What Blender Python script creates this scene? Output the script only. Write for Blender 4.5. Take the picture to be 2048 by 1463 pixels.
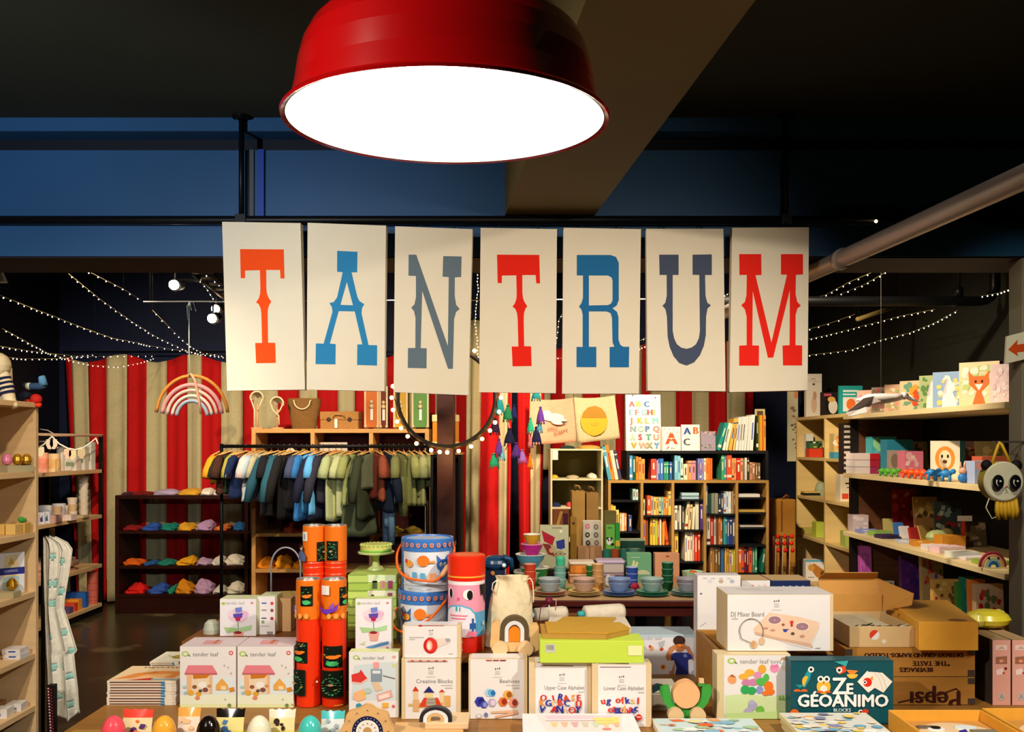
import bpy, math, random
from mathutils import Vector, Matrix, noise
from mathutils.geometry import tessellate_polygon
random.seed(7)
for o in list(bpy.data.objects): bpy.data.objects.remove(o)
SC = bpy.context.scene
COL = SC.collection
PI = math.pi

# ------------------------------------------------------------------ camera, world, exposure
F, CZ, VX, VY = 1800.0, 1.5, 1024.0, 885.0        # focal length in px, eye height, horizon
cam = bpy.data.cameras.new('camera'); cam.sensor_width = 36; cam.sensor_fit = 'HORIZONTAL'
cam.lens = 36 * F / 2048; cam.shift_x = 0; cam.shift_y = (VY - 731.5) / 2048
cam.clip_start = .05; cam.clip_end = 60
co = bpy.data.objects.new('camera', cam); COL.objects.link(co)
co.location = (0, 0, CZ); co.rotation_euler = (PI / 2, 0, 0)
SC.camera = co
wd = bpy.data.worlds.new('world'); SC.world = wd; wd.use_nodes = True
wd.node_tree.nodes['Background'].inputs[0].default_value = (.30, .34, .42, 1)
wd.node_tree.nodes['Background'].inputs[1].default_value = .06
SC.view_settings.view_transform = 'Standard'; SC.view_settings.look = 'None'
SC.view_settings.exposure = 0.35; SC.view_settings.gamma = 1.0; SC.view_settings.use_curve_mapping = False
try:
    SC.cycles.use_denoising = True; SC.cycles.max_bounces = 5; SC.cycles.diffuse_bounces = 3
    SC.cycles.glossy_bounces = 3; SC.cycles.sample_clamp_indirect = 4; SC.cycles.caustics_reflective = False
    SC.cycles.caustics_refractive = False
except Exception: pass

def area(name, loc, aim, size, w, col, spread=PI, shape='DISK'):
    l = bpy.data.lights.new(name, 'AREA'); l.shape = shape; l.size = size; l.energy = w; l.color = col; l.spread = spread
    o = bpy.data.objects.new(name, l); COL.objects.link(o); o.location = loc
    o.rotation_euler = (Vector(aim) - Vector(loc)).to_track_quat('-Z', 'Y').to_euler()
    return o
def spot(name, loc, aim, w, col, ang=80, blend=.7, r=.04):
    l = bpy.data.lights.new(name, 'SPOT'); l.spot_size = math.radians(ang); l.spot_blend = blend; l.energy = w
    l.color = col; l.shadow_soft_size = r
    o = bpy.data.objects.new(name, l); COL.objects.link(o); o.location = loc
    o.rotation_euler = (Vector(aim) - Vector(loc)).to_track_quat('-Z', 'Y').to_euler()
    return o
WARM = (1, .80, .56); NEUT = (1, .90, .76); COOL = (.80, .92, 1)
# unseen spots put in as shop lighting: counter, boards, column, then the rear room
for a in [('counter_spot', (-1.4, .3, 2.62), (-.4, 2.5, .9), 185, NEUT, 85), ('counter_spot', (1.5, .8, 2.62), (.6, 2.5, .9), 165, NEUT, 85),
          ('cool_spot', (-2.0, .8, 2.1), (-2.0, 3.6, 2.45), 135, COOL, 75), ('sign_spot', (.9, .3, 2.3), (.1, 3.5, 1.75), 50, (1, .84, .62), 48), ('right_spot', (1.3, 2.3, 2.7), (2.25, 3.6, 1.6), 45, (1, .9, .6), 46)]: spot(*a)  # last one added only to brighten the column
for (x, y, w, ax, ay, az) in [(-2.4, 5.2, 720, -2.7, 8.3, 1.1), (-.6, 5.2, 650, -1.0, 8.2, 1.1), (1.0, 4.6, 800, 1.3, 7.4, 1.1), (.9, 4.3, 620, 2.3, 5.4, 1.1),
                     (-1.0, 2.4, 230, -2.0, 3.3, 1.0), (-1.9, 4.4, 420, -3.5, 7.0, .8), (.3, 4.1, 260, .5, 4.7, .9), (.5, 5.0, 500, .2, 7.0, 1.0)]:
    spot('rear_spot', (x, y, 2.75), (ax, ay, az), w * .3, WARM, 80)

# ------------------------------------------------------------------ materials
def lin(h):
    h = h.lstrip('#'); c = [int(h[i:i + 2], 16) / 255 for i in (0, 2, 4)]
    return tuple(x / 12.92 if x <= .04045 else ((x + .055) / 1.055) ** 2.4 for x in c)
_M = {}
def M(h, rough=.55, metal=0, emit=0, kind='', trans=0, alpha=1):
    k = (h, rough, metal, emit, kind, trans, alpha)
    if k in _M: return _M[k]
    m = bpy.data.materials.new((kind or 'paint') + '_' + h.strip('#')); m.use_nodes = True
    nt = m.node_tree; b = nt.nodes['Principled BSDF']; c = lin(h)
    b.inputs['Roughness'].default_value = rough; b.inputs['Metallic'].default_value = metal
    b.inputs['Base Color'].default_value = (*c, 1); b.inputs['Specular IOR Level'].default_value = .5 if rough < .38 else .25
    if emit:
        b.inputs['Emission Color'].default_value = (*c, 1); b.inputs['Emission Strength'].default_value = emit
    if trans: b.inputs['Transmission Weight'].default_value = trans
    if alpha < 1: b.inputs['Alpha'].default_value = alpha
    tc = nt.nodes.new('ShaderNodeTexCoord'); n = nt.nodes.new('ShaderNodeTexNoise'); mp = nt.nodes.new('ShaderNodeMapping')
    nt.links.new(tc.outputs['Object'], mp.inputs[0]); nt.links.new(mp.outputs[0], n.inputs['Vector'])
    cr = nt.nodes.new('ShaderNodeMix'); cr.data_type = 'RGBA'
    amt = {'wood': .45, 'floor': .5, 'cloth': .2, 'wall': .3, 'ply': .18, 'wicker': .5, 'kraft': .1}.get(kind, .05)
    sc = {'wood': (3, 3, 40), 'ply': (2, 2, 30), 'floor': (1.2, 1.2, 1.2), 'cloth': (60, 60, 60), 'wall': (1.5, 1.5, 1.5), 'wicker': (90, 90, 160), 'kraft': (30, 30, 30)}.get(kind, (9, 9, 9))
    if kind == 'woodx': sc = (3, 30, 30); amt = .4
    mp.inputs['Scale'].default_value = sc; n.inputs['Scale'].default_value = 1; n.inputs['Detail'].default_value = 3
    cr.inputs[6].default_value = (*[x * (1 - amt) for x in c], 1); cr.inputs[7].default_value = (*[min(1, x * (1 + amt * .6)) for x in c], 1)
    nt.links.new(n.outputs['Fac'], cr.inputs[0]); nt.links.new(cr.outputs[2], b.inputs['Base Color'])
    if kind in ('cloth', 'wicker', 'floor', 'wall', 'wood', 'woodx', 'ply'):
        bp = nt.nodes.new('ShaderNodeBump'); bp.inputs['Strength'].default_value = {'wicker': .8, 'cloth': .25}.get(kind, .12)
        bp.inputs['Distance'].default_value = .01; nt.links.new(n.outputs['Fac'], bp.inputs['Height']); nt.links.new(bp.outputs[0], b.inputs['Normal'])
    if kind == 'floor':      # worn polished concrete with pale scratches
        n2 = nt.nodes.new('ShaderNodeTexNoise'); n2.inputs['Scale'].default_value = 2.2; n2.inputs['Detail'].default_value = 8
        r = nt.nodes.new('ShaderNodeValToRGB'); r.color_ramp.elements[0].position = .62; r.color_ramp.elements[1].position = .70
        r.color_ramp.elements[0].color = (0, 0, 0, 1)
        mx = nt.nodes.new('ShaderNodeMix'); mx.data_type = 'RGBA'; mx.inputs[7].default_value = (*lin('6b6244'), 1)
        nt.links.new(tc.outputs['Object'], n2.inputs['Vector']); nt.links.new(n2.outputs['Fac'], r.inputs[0]); nt.links.new(r.outputs[0], mx.inputs[0])
        nt.links.new(cr.outputs[2], mx.inputs[6]); nt.links.new(mx.outputs[2], b.inputs['Base Color'])
    _M[k] = m; return m
PLY = M('d9b583', .6, kind='ply'); KRAFT = M('c89046', .7, kind='kraft'); KRAFTL = M('cfae7c', .7, kind='kraft')
DARKW = M('2a0d08', .4, kind='woodx'); BLACK = M('0b0a0c', .5); WHITE = M('e9e2da', .45); PAGES = M('e0d4b8', .8)
METAL = M('b9b9b9', .3, 1); BLKM = M('121214', .4, .4); BEECH = M('dcae74', .5, kind='ply'); PWHITE = M('e6e0dc', .4)
def C(h): return M(h) if isinstance(h, str) else h

# ------------------------------------------------------------------ pixel <-> place
def X(px, Y): return (px - VX) * Y / F
def Z(py, Y): return CZ - (py - VY) * Y / F
def P(px, py, Y): return Vector((X(px, Y), Y, Z(py, Y)))

# ------------------------------------------------------------------ mesh builder
_T = {}
def textmesh(s):
    if s in _T: return _T[s]
    cu = bpy.data.curves.new('t', 'FONT'); cu.body = s; cu.size = 1; cu.resolution_u = 2
    ob = bpy.data.objects.new('t', cu); me = bpy.data.meshes.new_from_object(ob)
    v = [(p.co.x, p.co.y) for p in me.vertices]; f = [tuple(p.vertices) for p in me.polygons]
    bpy.data.objects.remove(ob); bpy.data.curves.remove(cu); bpy.data.meshes.remove(me)
    xs = [a for a, _ in v] or [0]; x0 = min(xs); w = max(xs) - x0
    _T[s] = ([(a - x0, b) for a, b in v], f, w); return _T[s]
class MB:
    def __init__(s): s.v = []; s.f = []; s.mi = []; s.sm = []; s.ms = []; s.T = Matrix()
    def slot(s, m):
        m = C(m)
        if m not in s.ms: s.ms.append(m)
        return s.ms.index(m)
    def add(s, vs, fs, m, smooth=False):
        n = len(s.v); s.v += [s.T @ Vector(p) for p in vs]; k = s.slot(m)
        for f in fs: s.f.append([i + n for i in f]); s.mi.append(k); s.sm.append(smooth)
    def box(s, a, b, m):
        x0, x1 = sorted((a[0], b[0])); y0, y1 = sorted((a[1], b[1])); z0, z1 = sorted((a[2], b[2]))
        s.add([(x0, y0, z0), (x1, y0, z0), (x1, y1, z0), (x0, y1, z0), (x0, y0, z1), (x1, y0, z1), (x1, y1, z1), (x0, y1, z1)],
              [(3, 2, 1, 0), (4, 5, 6, 7), (0, 1, 5, 4), (1, 2, 6, 5), (2, 3, 7, 6), (3, 0, 4, 7)], m); return s
    def prism(s, pts, O, U, V, d, m, smooth=False, holes=()):
        """outline pts (in U,V) extruded by d along U x V"""
        O, U, V = Vector(O), Vector(U), Vector(V); N = U.cross(V).normalized()
        loops = [list(pts)] + [list(h) for h in holes]; flat = [p for l in loops for p in l]
        v0 = [O + U * a + V * b for a, b in flat]; n = len(flat)
        tri = [tuple(t) for t in tessellate_polygon([[Vector((a, b, 0)) for a, b in l] for l in loops])]
        tr = []
        for t in tri:
            a, b, c = [flat[i] for i in t]
            if (b[0] - a[0]) * (c[1] - a[1]) - (b[1] - a[1]) * (c[0] - a[0]) < 0: t = t[::-1]
            tr.append(t)
        if not d: s.add(v0, tr, m); return s
        v1 = [p + N * d for p in v0]; fs = [tuple(x + n for x in t) for t in tr] + [t[::-1] for t in tr]
        if d < 0: fs = [f[::-1] for f in fs]
        k = 0
        for li, l in enumerate(loops):
            L = len(l); A = sum(l[i][0] * l[(i + 1) % L][1] - l[(i + 1) % L][0] * l[i][1] for i in range(L))
            for i in range(L):
                a, b = k + i, k + (i + 1) % L; q = (a, b, b + n, a + n)
                if (A < 0) != (li > 0) != (d < 0): q = q[::-1]
                fs.append(q)
            k += L
        s.add(v0 + v1, fs, m, smooth); return s
    def lathe(s, prof, m, c=(0, 0, 0), n=20, sx=1, sy=1, smooth=True, R=None):
        """prof: (r,z) from bottom outside up; closed ends where r == 0; m may be a list per band"""
        old = s.T
        if R is not None: s.T = s.T @ Matrix.Translation(c) @ R
        else: s.T = s.T @ Matrix.Translation(c)
        vs = []
        for r, z in prof:
            r = max(r, 1e-5)
            vs += [(r * math.cos(2 * PI * i / n) * sx, r * math.sin(2 * PI * i / n) * sy, z) for i in range(n)]
        for k in range(len(prof) - 1):
            mm = m[k] if isinstance(m, (list, tuple)) else m
            seg = vs[k * n:(k + 2) * n]
            s.add(seg, [(i, (i + 1) % n, n + (i + 1) % n, n + i) for i in range(n)], mm, smooth)
        s.T = old; return s
    def tube(s, pts, r, m, n=8, closed=False, smooth=True):
        pts = [Vector(p) for p in pts]; L = len(pts); vs = []
        rr = r if isinstance(r, (list, tuple)) else [r] * L
        up = None
        for i, p in enumerate(pts):
            a = pts[(i - 1) % L] if (i or closed) else p; b = pts[(i + 1) % L] if (i < L - 1 or closed) else p
            t = (b - a).normalized() if (b - a).length > 1e-9 else Vector((0, 0, 1))
            if up is None: up = t.orthogonal().normalized()
            up = (up - t * up.dot(t)); up = up.normalized() if up.length > 1e-6 else t.orthogonal().normalized()
            w = t.cross(up)
            vs += [p + (up * math.cos(2 * PI * k / n) + w * math.sin(2 * PI * k / n)) * rr[i] for k in range(n)]
        fs = []
        for i in range(L if closed else L - 1):
            j = (i + 1) % L
            fs += [(i * n + k, i * n + (k + 1) % n, j * n + (k + 1) % n, j * n + k) for k in range(n)]
        if not closed: fs += [tuple(range(n))[::-1], tuple((L - 1) * n + k for k in range(n))]
        s.add(vs, fs, m, smooth); return s
    def ball(s, c, r, m, n=12, k=8, s3=(1, 1, 1), R=None):
        pr = [(r * math.sin(PI * i / k), -r * math.cos(PI * i / k) * s3[2]) for i in range(k + 1)]
        return s.lathe(pr, m, c, n, s3[0], s3[1], True, R)
    def build(s, name, parent=None, bevel=0, off=None):
        me = bpy.data.meshes.new(name); me.from_pydata([tuple(p) for p in s.v], [], s.f)
        for m in s.ms: me.materials.append(m)
        me.polygons.foreach_set('material_index', s.mi); me.polygons.foreach_set('use_smooth', s.sm); me.update()
        o = bpy.data.objects.new(name, me); COL.objects.link(o)
        if parent is not None: o.parent = parent
        if bevel:
            b = o.modifiers.new('b', 'BEVEL'); b.width = bevel; b.segments = 2; b.limit_method = 'ANGLE'; b.angle_limit = 1.0
        return o
class Art:
    """flat print on a face: photo-style coordinates (x right, y down) in rect r map on to w x h from corner O"""
    def __init__(s, mb, O, U, V, w, h, r):
        s.mb, s.O, s.U, s.V, s.w, s.h, s.R = mb, Vector(O), Vector(U), Vector(V), w, h, r
        s.N = s.U.cross(s.V); s.k = 1
    def _o(s): s.k += 1; return s.O + s.N * (.00025 + .00008 * s.k)
    def _c(s, x, y): x0, y0, x1, y1 = s.R; return ((x - x0) / (x1 - x0) * s.w, (y1 - y) / (y1 - y0) * s.h)
    def p(s, pts, c, holes=()): s.mb.prism([s._c(*q) for q in pts], s._o(), s.U, s.V, 0, c, holes=[[s._c(*q) for q in h] for h in holes]); return s
    def r(s, x0, y0, x1, y1, c): return s.p([(x0, y1), (x1, y1), (x1, y0), (x0, y0)], c)
    def e(s, cx, cy, rx, ry, c, a0=0, a1=360, n=18): return s.p([(cx + rx * math.cos(math.radians(a0 + (a1 - a0) * i / n)), cy - ry * math.sin(math.radians(a0 + (a1 - a0) * i / n))) for i in range(n if a1 - a0 == 360 else n + 1)], c)
    def l(s, pts, wd, c):
        for a, b in zip(pts, pts[1:]):
            dx, dy = b[0] - a[0], b[1] - a[1]; L = math.hypot(dx, dy) or 1; nx, ny = -dy / L * wd / 2, dx / L * wd / 2
            s.p([(a[0] + nx, a[1] + ny), (b[0] + nx, b[1] + ny), (b[0] - nx, b[1] - ny), (a[0] - nx, a[1] - ny)], c)
        return s
    def t(s, txt, x, y, size, c, al='l', rot=0, wmax=None, flip=False):
        """baseline at y, capital height about size*.7"""
        v, f, w = textmesh(txt); x0, y0, x1, y1 = s.R; sx = s.w / (x1 - x0); sy = s.h / (y1 - y0); k = size
        if wmax and w * k > wmax: kx = wmax / w
        else: kx = k
        off = {'l': 0, 'c': -w / 2, 'r': -w}[al]; o = s._o(); ca, sa = math.cos(rot), math.sin(rot); vs = []
        for a, b in v:
            u, q = (a + off) * kx, b * k
            if flip: u, q = -u, -q
            u, q = u * ca - q * sa, u * sa + q * ca
            cx, cy = s._c(x + u, y - q); vs.append(o + s.U * cx + s.V * cy)
        s.mb.add(vs, f, c); return s

# ------------------------------------------------------------------ naming
def tag(o, label=None, cat=None, group=None, kind=None):
    if label: o['label'] = label
    if cat: o['category'] = cat
    if group: o['group'] = group
    if kind: o['kind'] = kind
    return o
def thing(name, label, cat, loc=(0, 0, 0), rz=0, group=None):
    o = bpy.data.objects.new(name, None); COL.objects.link(o); o.location = loc; o.rotation_euler = (0, 0, rz)
    o.empty_display_size = .05
    return tag(o, label, cat, group)
def struct(mb, name, bevel=0): return tag(mb.build(name, None, bevel), kind='structure')
def solo(mb, name, label, cat, group=None, loc=None, rz=0, bevel=0):
    o = mb.build(name, None, bevel)
    if loc is not None: o.location = loc
    if rz: o.rotation_euler.z = rz
    return tag(o, label, cat, group)
def copy_tree(o, parent=None):
    c = o.copy(); COL.objects.link(c)
    if parent is not None: c.parent = parent
    for ch in list(o.children): copy_tree(ch, c)
    return c
ORD = 'first second third fourth fifth sixth seventh eighth ninth tenth eleventh twelfth thirteenth fourteenth fifteenth sixteenth seventeenth eighteenth nineteenth twentieth'.split()
def place_word(i, n):
    if i == 0: return 'leftmost'
    if i == n - 1: return 'rightmost'
    return ORD[i] + ' from the left' if i < (n + 1) // 2 else ORD[n - 1 - i] + ' from the right'
PALN = {'red': 'c02018', 'orange': 'e87820', 'yellow': 'e8c040', 'cream': 'e6dcb8', 'white': 'ececec', 'green': '2e8a48', 'pale green': 'a8c890', 'teal': '209090', 'sky blue': '60b0e0', 'blue': '2858b0', 'navy': '18244c',
        'purple': '7040a0', 'pink': 'e090a8', 'brown': '7a4a24', 'black': '141414', 'grey': '808488', 'tan': 'c0996a', 'lilac': 'c8b0d8', 'olive': '6a6a38', 'dark green': '1c4a30', 'pale blue': 'a8ccdc', 'maroon': '601820', 'pale grey': 'c4c8cc'}
def cname(h):
    h = h.strip('#'); a = [int(h[i:i + 2], 16) for i in (0, 2, 4)]
    return min(PALN, key=lambda k: sum((a[j] - int(PALN[k][2 * j:2 * j + 2], 16)) ** 2 for j in range(3)))

# a printed carton whose front was read off the photograph: front at depth Y, base on zb
def carton(name, label, cat, px0, px1, pyt, Y, zb, depth, body, art=None, group=None, top=None, front=None, rz=0, lid=0, bevel=.0012, side=None, topart=None):
    x0, x1 = X(px0, Y), X(px1, Y); zt = Z(pyt, Y); h = zt - zb; w = x1 - x0
    pyb = VY + (CZ - zb) * F / Y
    mb = MB(); mb.box((-w / 2, 0, 0), (w / 2, depth, h), body)
    a = Art(mb, (-w / 2, 0, 0), (1, 0, 0), (0, 0, 1), w, h, (px0, pyt, px1, pyb))
    if front: a.r(px0, pyt, px1, pyb, front)
    if art: art(a)
    if top: Art(mb, (-w / 2, 0, h), (1, 0, 0), (0, 1, 0), w, depth, (0, 0, 1, 1)).r(0, 0, 1, 1, top)
    if topart: topart(Art(mb, (-w / 2, 0, h), (1, 0, 0), (0, 1, 0), w, depth, (0, 0, 1, 1)))
    if side:
        Art(mb, (-w / 2, depth, 0), (0, -1, 0), (0, 0, 1), depth, h, (0, 0, 1, 1)).r(0, 0, 1, 1, side)
        Art(mb, (w / 2, 0, 0), (0, 1, 0), (0, 0, 1), depth, h, (0, 0, 1, 1)).r(0, 0, 1, 1, side)
    o = solo(mb, name, label, cat, group, ((x0 + x1) / 2, Y, zb), rz, bevel)
    return o
def scatter(a, x0, y0, x1, y1, cols, n, s, seed=1):
    """small printed shapes as packaging shows them from afar"""
    rn = random.Random(seed)
    for i in range(n):
        x, y = rn.uniform(x0, x1), rn.uniform(y0, y1); c = rn.choice(cols); q = rn.uniform(.5, 1) * s
        if rn.random() < .55: a.e(x, y, q, q * rn.uniform(.5, 1), c, n=9)
        else: a.p([(x - q, y + q * .5), (x + q * .4, y + q * .7), (x + q, y - q * .4), (x - q * .5, y - q * .6)], c)
# ================================================================== the room
def sbox(name, a, b, m, bevel=0): return struct(MB().box(a, b, m), name, bevel)
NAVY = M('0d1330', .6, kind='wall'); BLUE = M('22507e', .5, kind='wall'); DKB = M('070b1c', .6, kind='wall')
sbox('floor', (-5.2, -2.2, -.1), (3.4, 8.75, 0), M('3e3624', .28, kind='floor'))
sbox('ceiling_front', (-5.2, -2.2, 2.80), (3.4, 3.95, 2.9), M('2e3024', .8, kind='wall'))
sbox('ceiling_back', (-5.2, 3.95, 3.4), (3.4, 8.75, 3.5), M('08090c', .8, kind='wall'))
sbox('wall_back', (-5.2, 8.65, 0), (3.4, 8.75, 3.4), M('0a1636', .7, kind='wall'))
sbox('wall_left', (-5.2, -2.2, 0), (-4.35, 8.65, 3.4), M('060a1c', .7, kind='wall'))
sbox('wall_right', (2.78, -2.2, 0), (3.4, 8.65, 3.4), M('1a1c14', .7, kind='wall'))
sbox('wall_front', (-5.2, -2.3, 0), (3.4, -2.2, 2.8), M('3a342c', .7, kind='wall'))
hb = MB()
hb.box((-4.35, 3.62, 2.25), (2.78, 3.92, 2.676), BLUE)
hb.box((-4.35, 3.70, 2.676), (2.78, 3.92, 2.746), DKB)  # shade of the recess put into the colour, darker than the beam faces
hb.box((-4.35, 3.60, 2.746), (2.78, 3.92, 2.80), BLUE)
hb.box((-4.35, 3.92, 2.25), (2.78, 3.95, 3.4), DKB)
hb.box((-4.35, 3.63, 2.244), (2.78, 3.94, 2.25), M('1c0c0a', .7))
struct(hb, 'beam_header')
c_ = MB(); x = X(522, 3.61)
c_.box((x - .012, 3.607, 2.40), (x + .012, 3.62, 2.676), M('1b3f9c', .5)); c_.box((x - .055, 3.612, 2.40), (x - .03, 3.62, 2.676), M('4a505c', .6))  # blue conduit; the grey strip beside it is a painted shadow
struct(c_, 'trim_conduit_shadow')
db = MB()                                   # deep beam crossing the ceiling towards the header
a0, a1, b0, b1 = X(1010, 3.6), X(1188, 3.6), X(1172, 1.84), X(1512, 1.84)
k = (-1.8 - 3.6) / (1.84 - 3.6); n0, n1 = a0 + (b0 - a0) * k, a1 + (b1 - a1) * k
db.add([(a0, 3.6, 2.406), (a1, 3.6, 2.406), (n1, -1.8, 2.406), (n0, -1.8, 2.406), (a0, 3.6, 2.8), (a1, 3.6, 2.8), (n1, -1.8, 2.8), (n0, -1.8, 2.8)],
       [(0, 1, 2, 3), (1, 0, 4, 5), (2, 1, 5, 6), (3, 2, 6, 7), (0, 3, 7, 4)], M('6e5f38', .75, kind='wall'))
struct(db, 'beam_ceiling')
sbox('column_right', (X(2017, 3.72), 3.62, 0), (2.6, 3.72, 2.244), M('7e766a', .7, kind='wall'), .004)
pl = MB(); pl.box((X(874, 6.0), 6.0, 0), (X(906, 6.0), 6.25, 3.4), M('2c0e08', .6, kind='wood')); struct(pl, 'column_wood')

# pipes under the ceiling
pr = thing('hanging_rail', 'long black pipe rail hung below the blue header beam, carrying the letter boards', 'rail', (0, 3.58, 2.385))
MB().tube([(-4.3, 0, 0), (2.75, 0, 0)], .017, BLKM, 12).build('pipe', pr)
MB().box((-4.3, .012, -.012), (2.75, .03, .012), BLKM).build('backing_bar', pr)
for px in (483, 1571):
    q = X(px, 3.58); h = MB(); h.tube([(q, 0, 0), (q, 0, .412)], .011, BLKM, 10); h.lathe([(.035, .405), (.035, .414), (.018, .40)], BLKM, (q, 0, 0), 16)
    h.box((q - .02, -.02, -.02), (q + .02, .02, .02), BLKM); h.build('drop_pole', pr)
mb = MB(); mb.tube([(1.36 + .07 * 1.0, 1.2, 2.208), (1.365, 2.4, 2.208), (1.245, 3.77, 2.208), (1.13, 5.2, 2.208)], .034, M('a89c94', .35, .3), 20)
for y in (3.45,): mb.tube([(1.272, y, 2.208), (1.272, y + .04, 2.208)], .04, M('a89c94', .35, .3), 20)

solo(mb, 'overhead_pipe', 'thick pale pipe running away overhead on the right, above the M board', 'pipe')
mb = MB(); Y = 5.0; pts = [P(1300, 602, Y), P(1960, 602, Y)] + [P(1960 + 30 * math.sin(t), 572 + 30 * math.cos(t), Y) for t in (.4, .8, 1.2, 1.57)] + [P(1990, 400, Y)]
mb.tube(pts, .027, BLKM, 12); mb.tube([P(1918, 600, Y), P(1918, 400, Y)], .008, BLKM); mb.tube([P(1918, 575, Y), P(1918, 592, Y)], .022, BLKM, 10)
solo(mb, 'drain_pipe', 'black pipe with an elbow bend in the dark above the right shelves', 'pipe')
mb = MB(); mb.tube([P(1715, 638, 5.6), P(1795, 611, 6.0)], .014, M('a08a50', .5), 8); mb.tube([P(1717, 638, 5.6), P(1717, 400, 5.6)], .003, BLKM, 5); mb.tube([P(1793, 611, 6.0), P(1793, 380, 6.0)], .003, BLKM, 5)
solo(mb, 'wooden_dowel', 'thin wooden dowel hung above the right-hand shelves below the black pipe', 'dowel')
mb = MB(); mb.tube([P(287, 603, 5.5), P(1640, 596, 5.5)], .004, M('c8ccd0', .3, .6), 6); mb.tube([P(300, 603, 5.5), P(300, 300, 5.5)], .003, BLKM, 5)
mb.tube([P(1300, 600, 5.5), P(1300, 300, 5.5)], .003, BLKM, 5)
solo(mb, 'picture_wire', 'taut pale wire strung across the rear room that carries the rainbow mobile', 'wire')
# lighting track with two spots
tr = thing('track_light', 'black ladder track with lit spotlights behind the first letter board', 'light', P(350, 575, 5.2))
L0 = P(350, 575, 5.2)
mb = MB(); A1, B1 = P(385, 545, 5.0) - L0, P(480, 620, 6.6) - L0
for d in (0, .12): mb.tube([A1 + Vector((d, 0, .0)), B1 + Vector((d, 0, 0))], .014, BLKM, 6)
for i in range(9): t = i / 8; q = A1.lerp(B1, t); mb.tube([q, q + Vector((.12, 0, 0))], .009, M('6a6258', .5), 5)
mb.tube([P(345, 560, 5.2) - L0, P(400, 560, 5.2) - L0, A1 + Vector((.05, 0, 0))], .01, BLKM, 6)
mb.tube([A1, A1 + Vector((0, 0, .8))], .008, BLKM, 5); mb.build('track', tr)
for px, py, Y, e in ((349, 570, 5.15, 30), (425, 637, 5.6, 38), (432, 618, 6.0, 12)):
    q = P(px, py, Y) - L0; h = MB(); h.lathe([(.035, 0), (.035, .07), (.0, .075)], BLKM, q + Vector((0, .01, 0)), 12, R=Matrix.Rotation(-1.3, 4, 'X')); hd = h.build('lamp_head', tr)
    h = MB(); h.ball(q + Vector((0, -.01, 0)), .028, M('fff2d0', .5, emit=e), 12, 8); h.tube([q, q + Vector((0, .02, .12))], .006, BLKM, 5); h.build('bulb', hd)
tr2 = thing('spot_lamp', 'lit white spot lamp glimpsed between the U and M boards', 'light', P(1455, 536, 5.3))
MB().ball((0, -.01, 0), .026, M('f4f6ff', .5, emit=8), 12, 8, (1.3, 1, 1)).build('bulb', tr2)
mb = MB(); mb.lathe([(.03, .0), (.035, .09), (0, .1)], BLKM, (0, .02, 0), 12, R=Matrix.Rotation(-1.2, 4, 'X')); mb.tube([(0, .06, .03), (0, .06, 1.0)], .006, BLKM, 5); mb.build('housing', tr2)
tr3 = thing('small_ceiling_light', 'tiny warm light beside the rail right of the boards', 'light', P(1745, 446, 3.6))
MB().ball((0, -.03, 0), .009, M('ffd890', .5, emit=6), 8, 6).build('bulb', tr3); MB().lathe([(.012, 0), (.012, .03), (0, .031)], BLKM, (0, -.004, 0), 10, R=Matrix.Rotation(PI / 2, 4, 'X')).build('socket', tr3)

# ================================================================== red pendant lamp
Y = 1.395; lp = thing('pendant_lamp', 'large glossy red metal pendant lamp glowing white underneath', 'lamp', (X(893, Y), Y, 1.993))
sh = thing('', None, None); bpy.data.objects.remove(sh)
RT = Matrix.Rotation(math.radians(3.3), 4, 'X')
RED = M('9c0608', .17); RED.node_tree.nodes['Principled BSDF'].inputs['Coat Weight'].default_value = .6
prof = [(.2445, .003), (.2500, .001), (.2515, .005), (.2480, .009), (.2375, .013), (.230, .045), (.2245, .078), (.217, .105), (.205, .127), (.187, .146), (.16, .162), (.13, .174), (.09, .182), (.05, .187), (.0, .189)]
mb = MB(); mb.T = RT; mb.lathe(prof, RED, n=96); mb.build('shade', lp)
inn = [(.2445, .003), (.234, .016), (.224, .06), (.212, .1), (.188, .135), (.13, .158), (.0, .172)]
mb = MB(); mb.T = RT; mb.lathe([(r - .0015, z) for r, z in inn][::-1], M('f4f0e0', .5), n=96); mb.build('inner_reflector', lp)
mb = MB(); mb.T = RT; mb.lathe([(0, .047), (.12, .045), (.2245, .048)][::-1], M('fffaf0', .5, emit=13), n=64); mb.build('diffuser', lp)
mb = MB(); mb.T = RT; mb.lathe([(.045, .187), (.045, .23), (.02, .25), (0, .255)], BLKM, n=20); mb.build('cap', lp)
mb = MB(); mb.tube([(0, -.015, .27), (0, -.015, .806)], .004, BLKM, 6); mb.build('cord', lp)

# ================================================================== letter boards
def z7(pts): return [(440 + x / 3.4133, 430 + y / 3.4133) for x, y in pts]
def z8(pts): return [(1040 + x / 3.4133, 430 + y / 3.4133) for x, y in pts]
T_ = [(137,232),(435,234),(440,432),(414,432),(410,374),(315,374),(316,500),(320,535),(331,563),(350,591),(336,612),(327,640),(325,680),(328,870),(377,871),(381,1008),(247,1010),(241,872),(288,872),(283,680),(279,640),(268,612),(247,594),(264,570),(274,540),(276,500),(273,376),(171,378),(171,430),(142,430)]
A_ = [(800,244),(938,250),(936,390),(898,390),(938,560),(952,586),(985,608),(970,632),(966,670),(1014,886),(1073,888),(1072,1026),(936,1022),(938,882),(972,882),(920,657),(810,655),(750,876),(790,880),(788,1018),(653,1016),(655,875),(708,877),(768,660),(765,630),(747,600),(778,592),(800,560),(838,390),(800,386)]
AH = [(866,455),(908,615),(822,612)]
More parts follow.
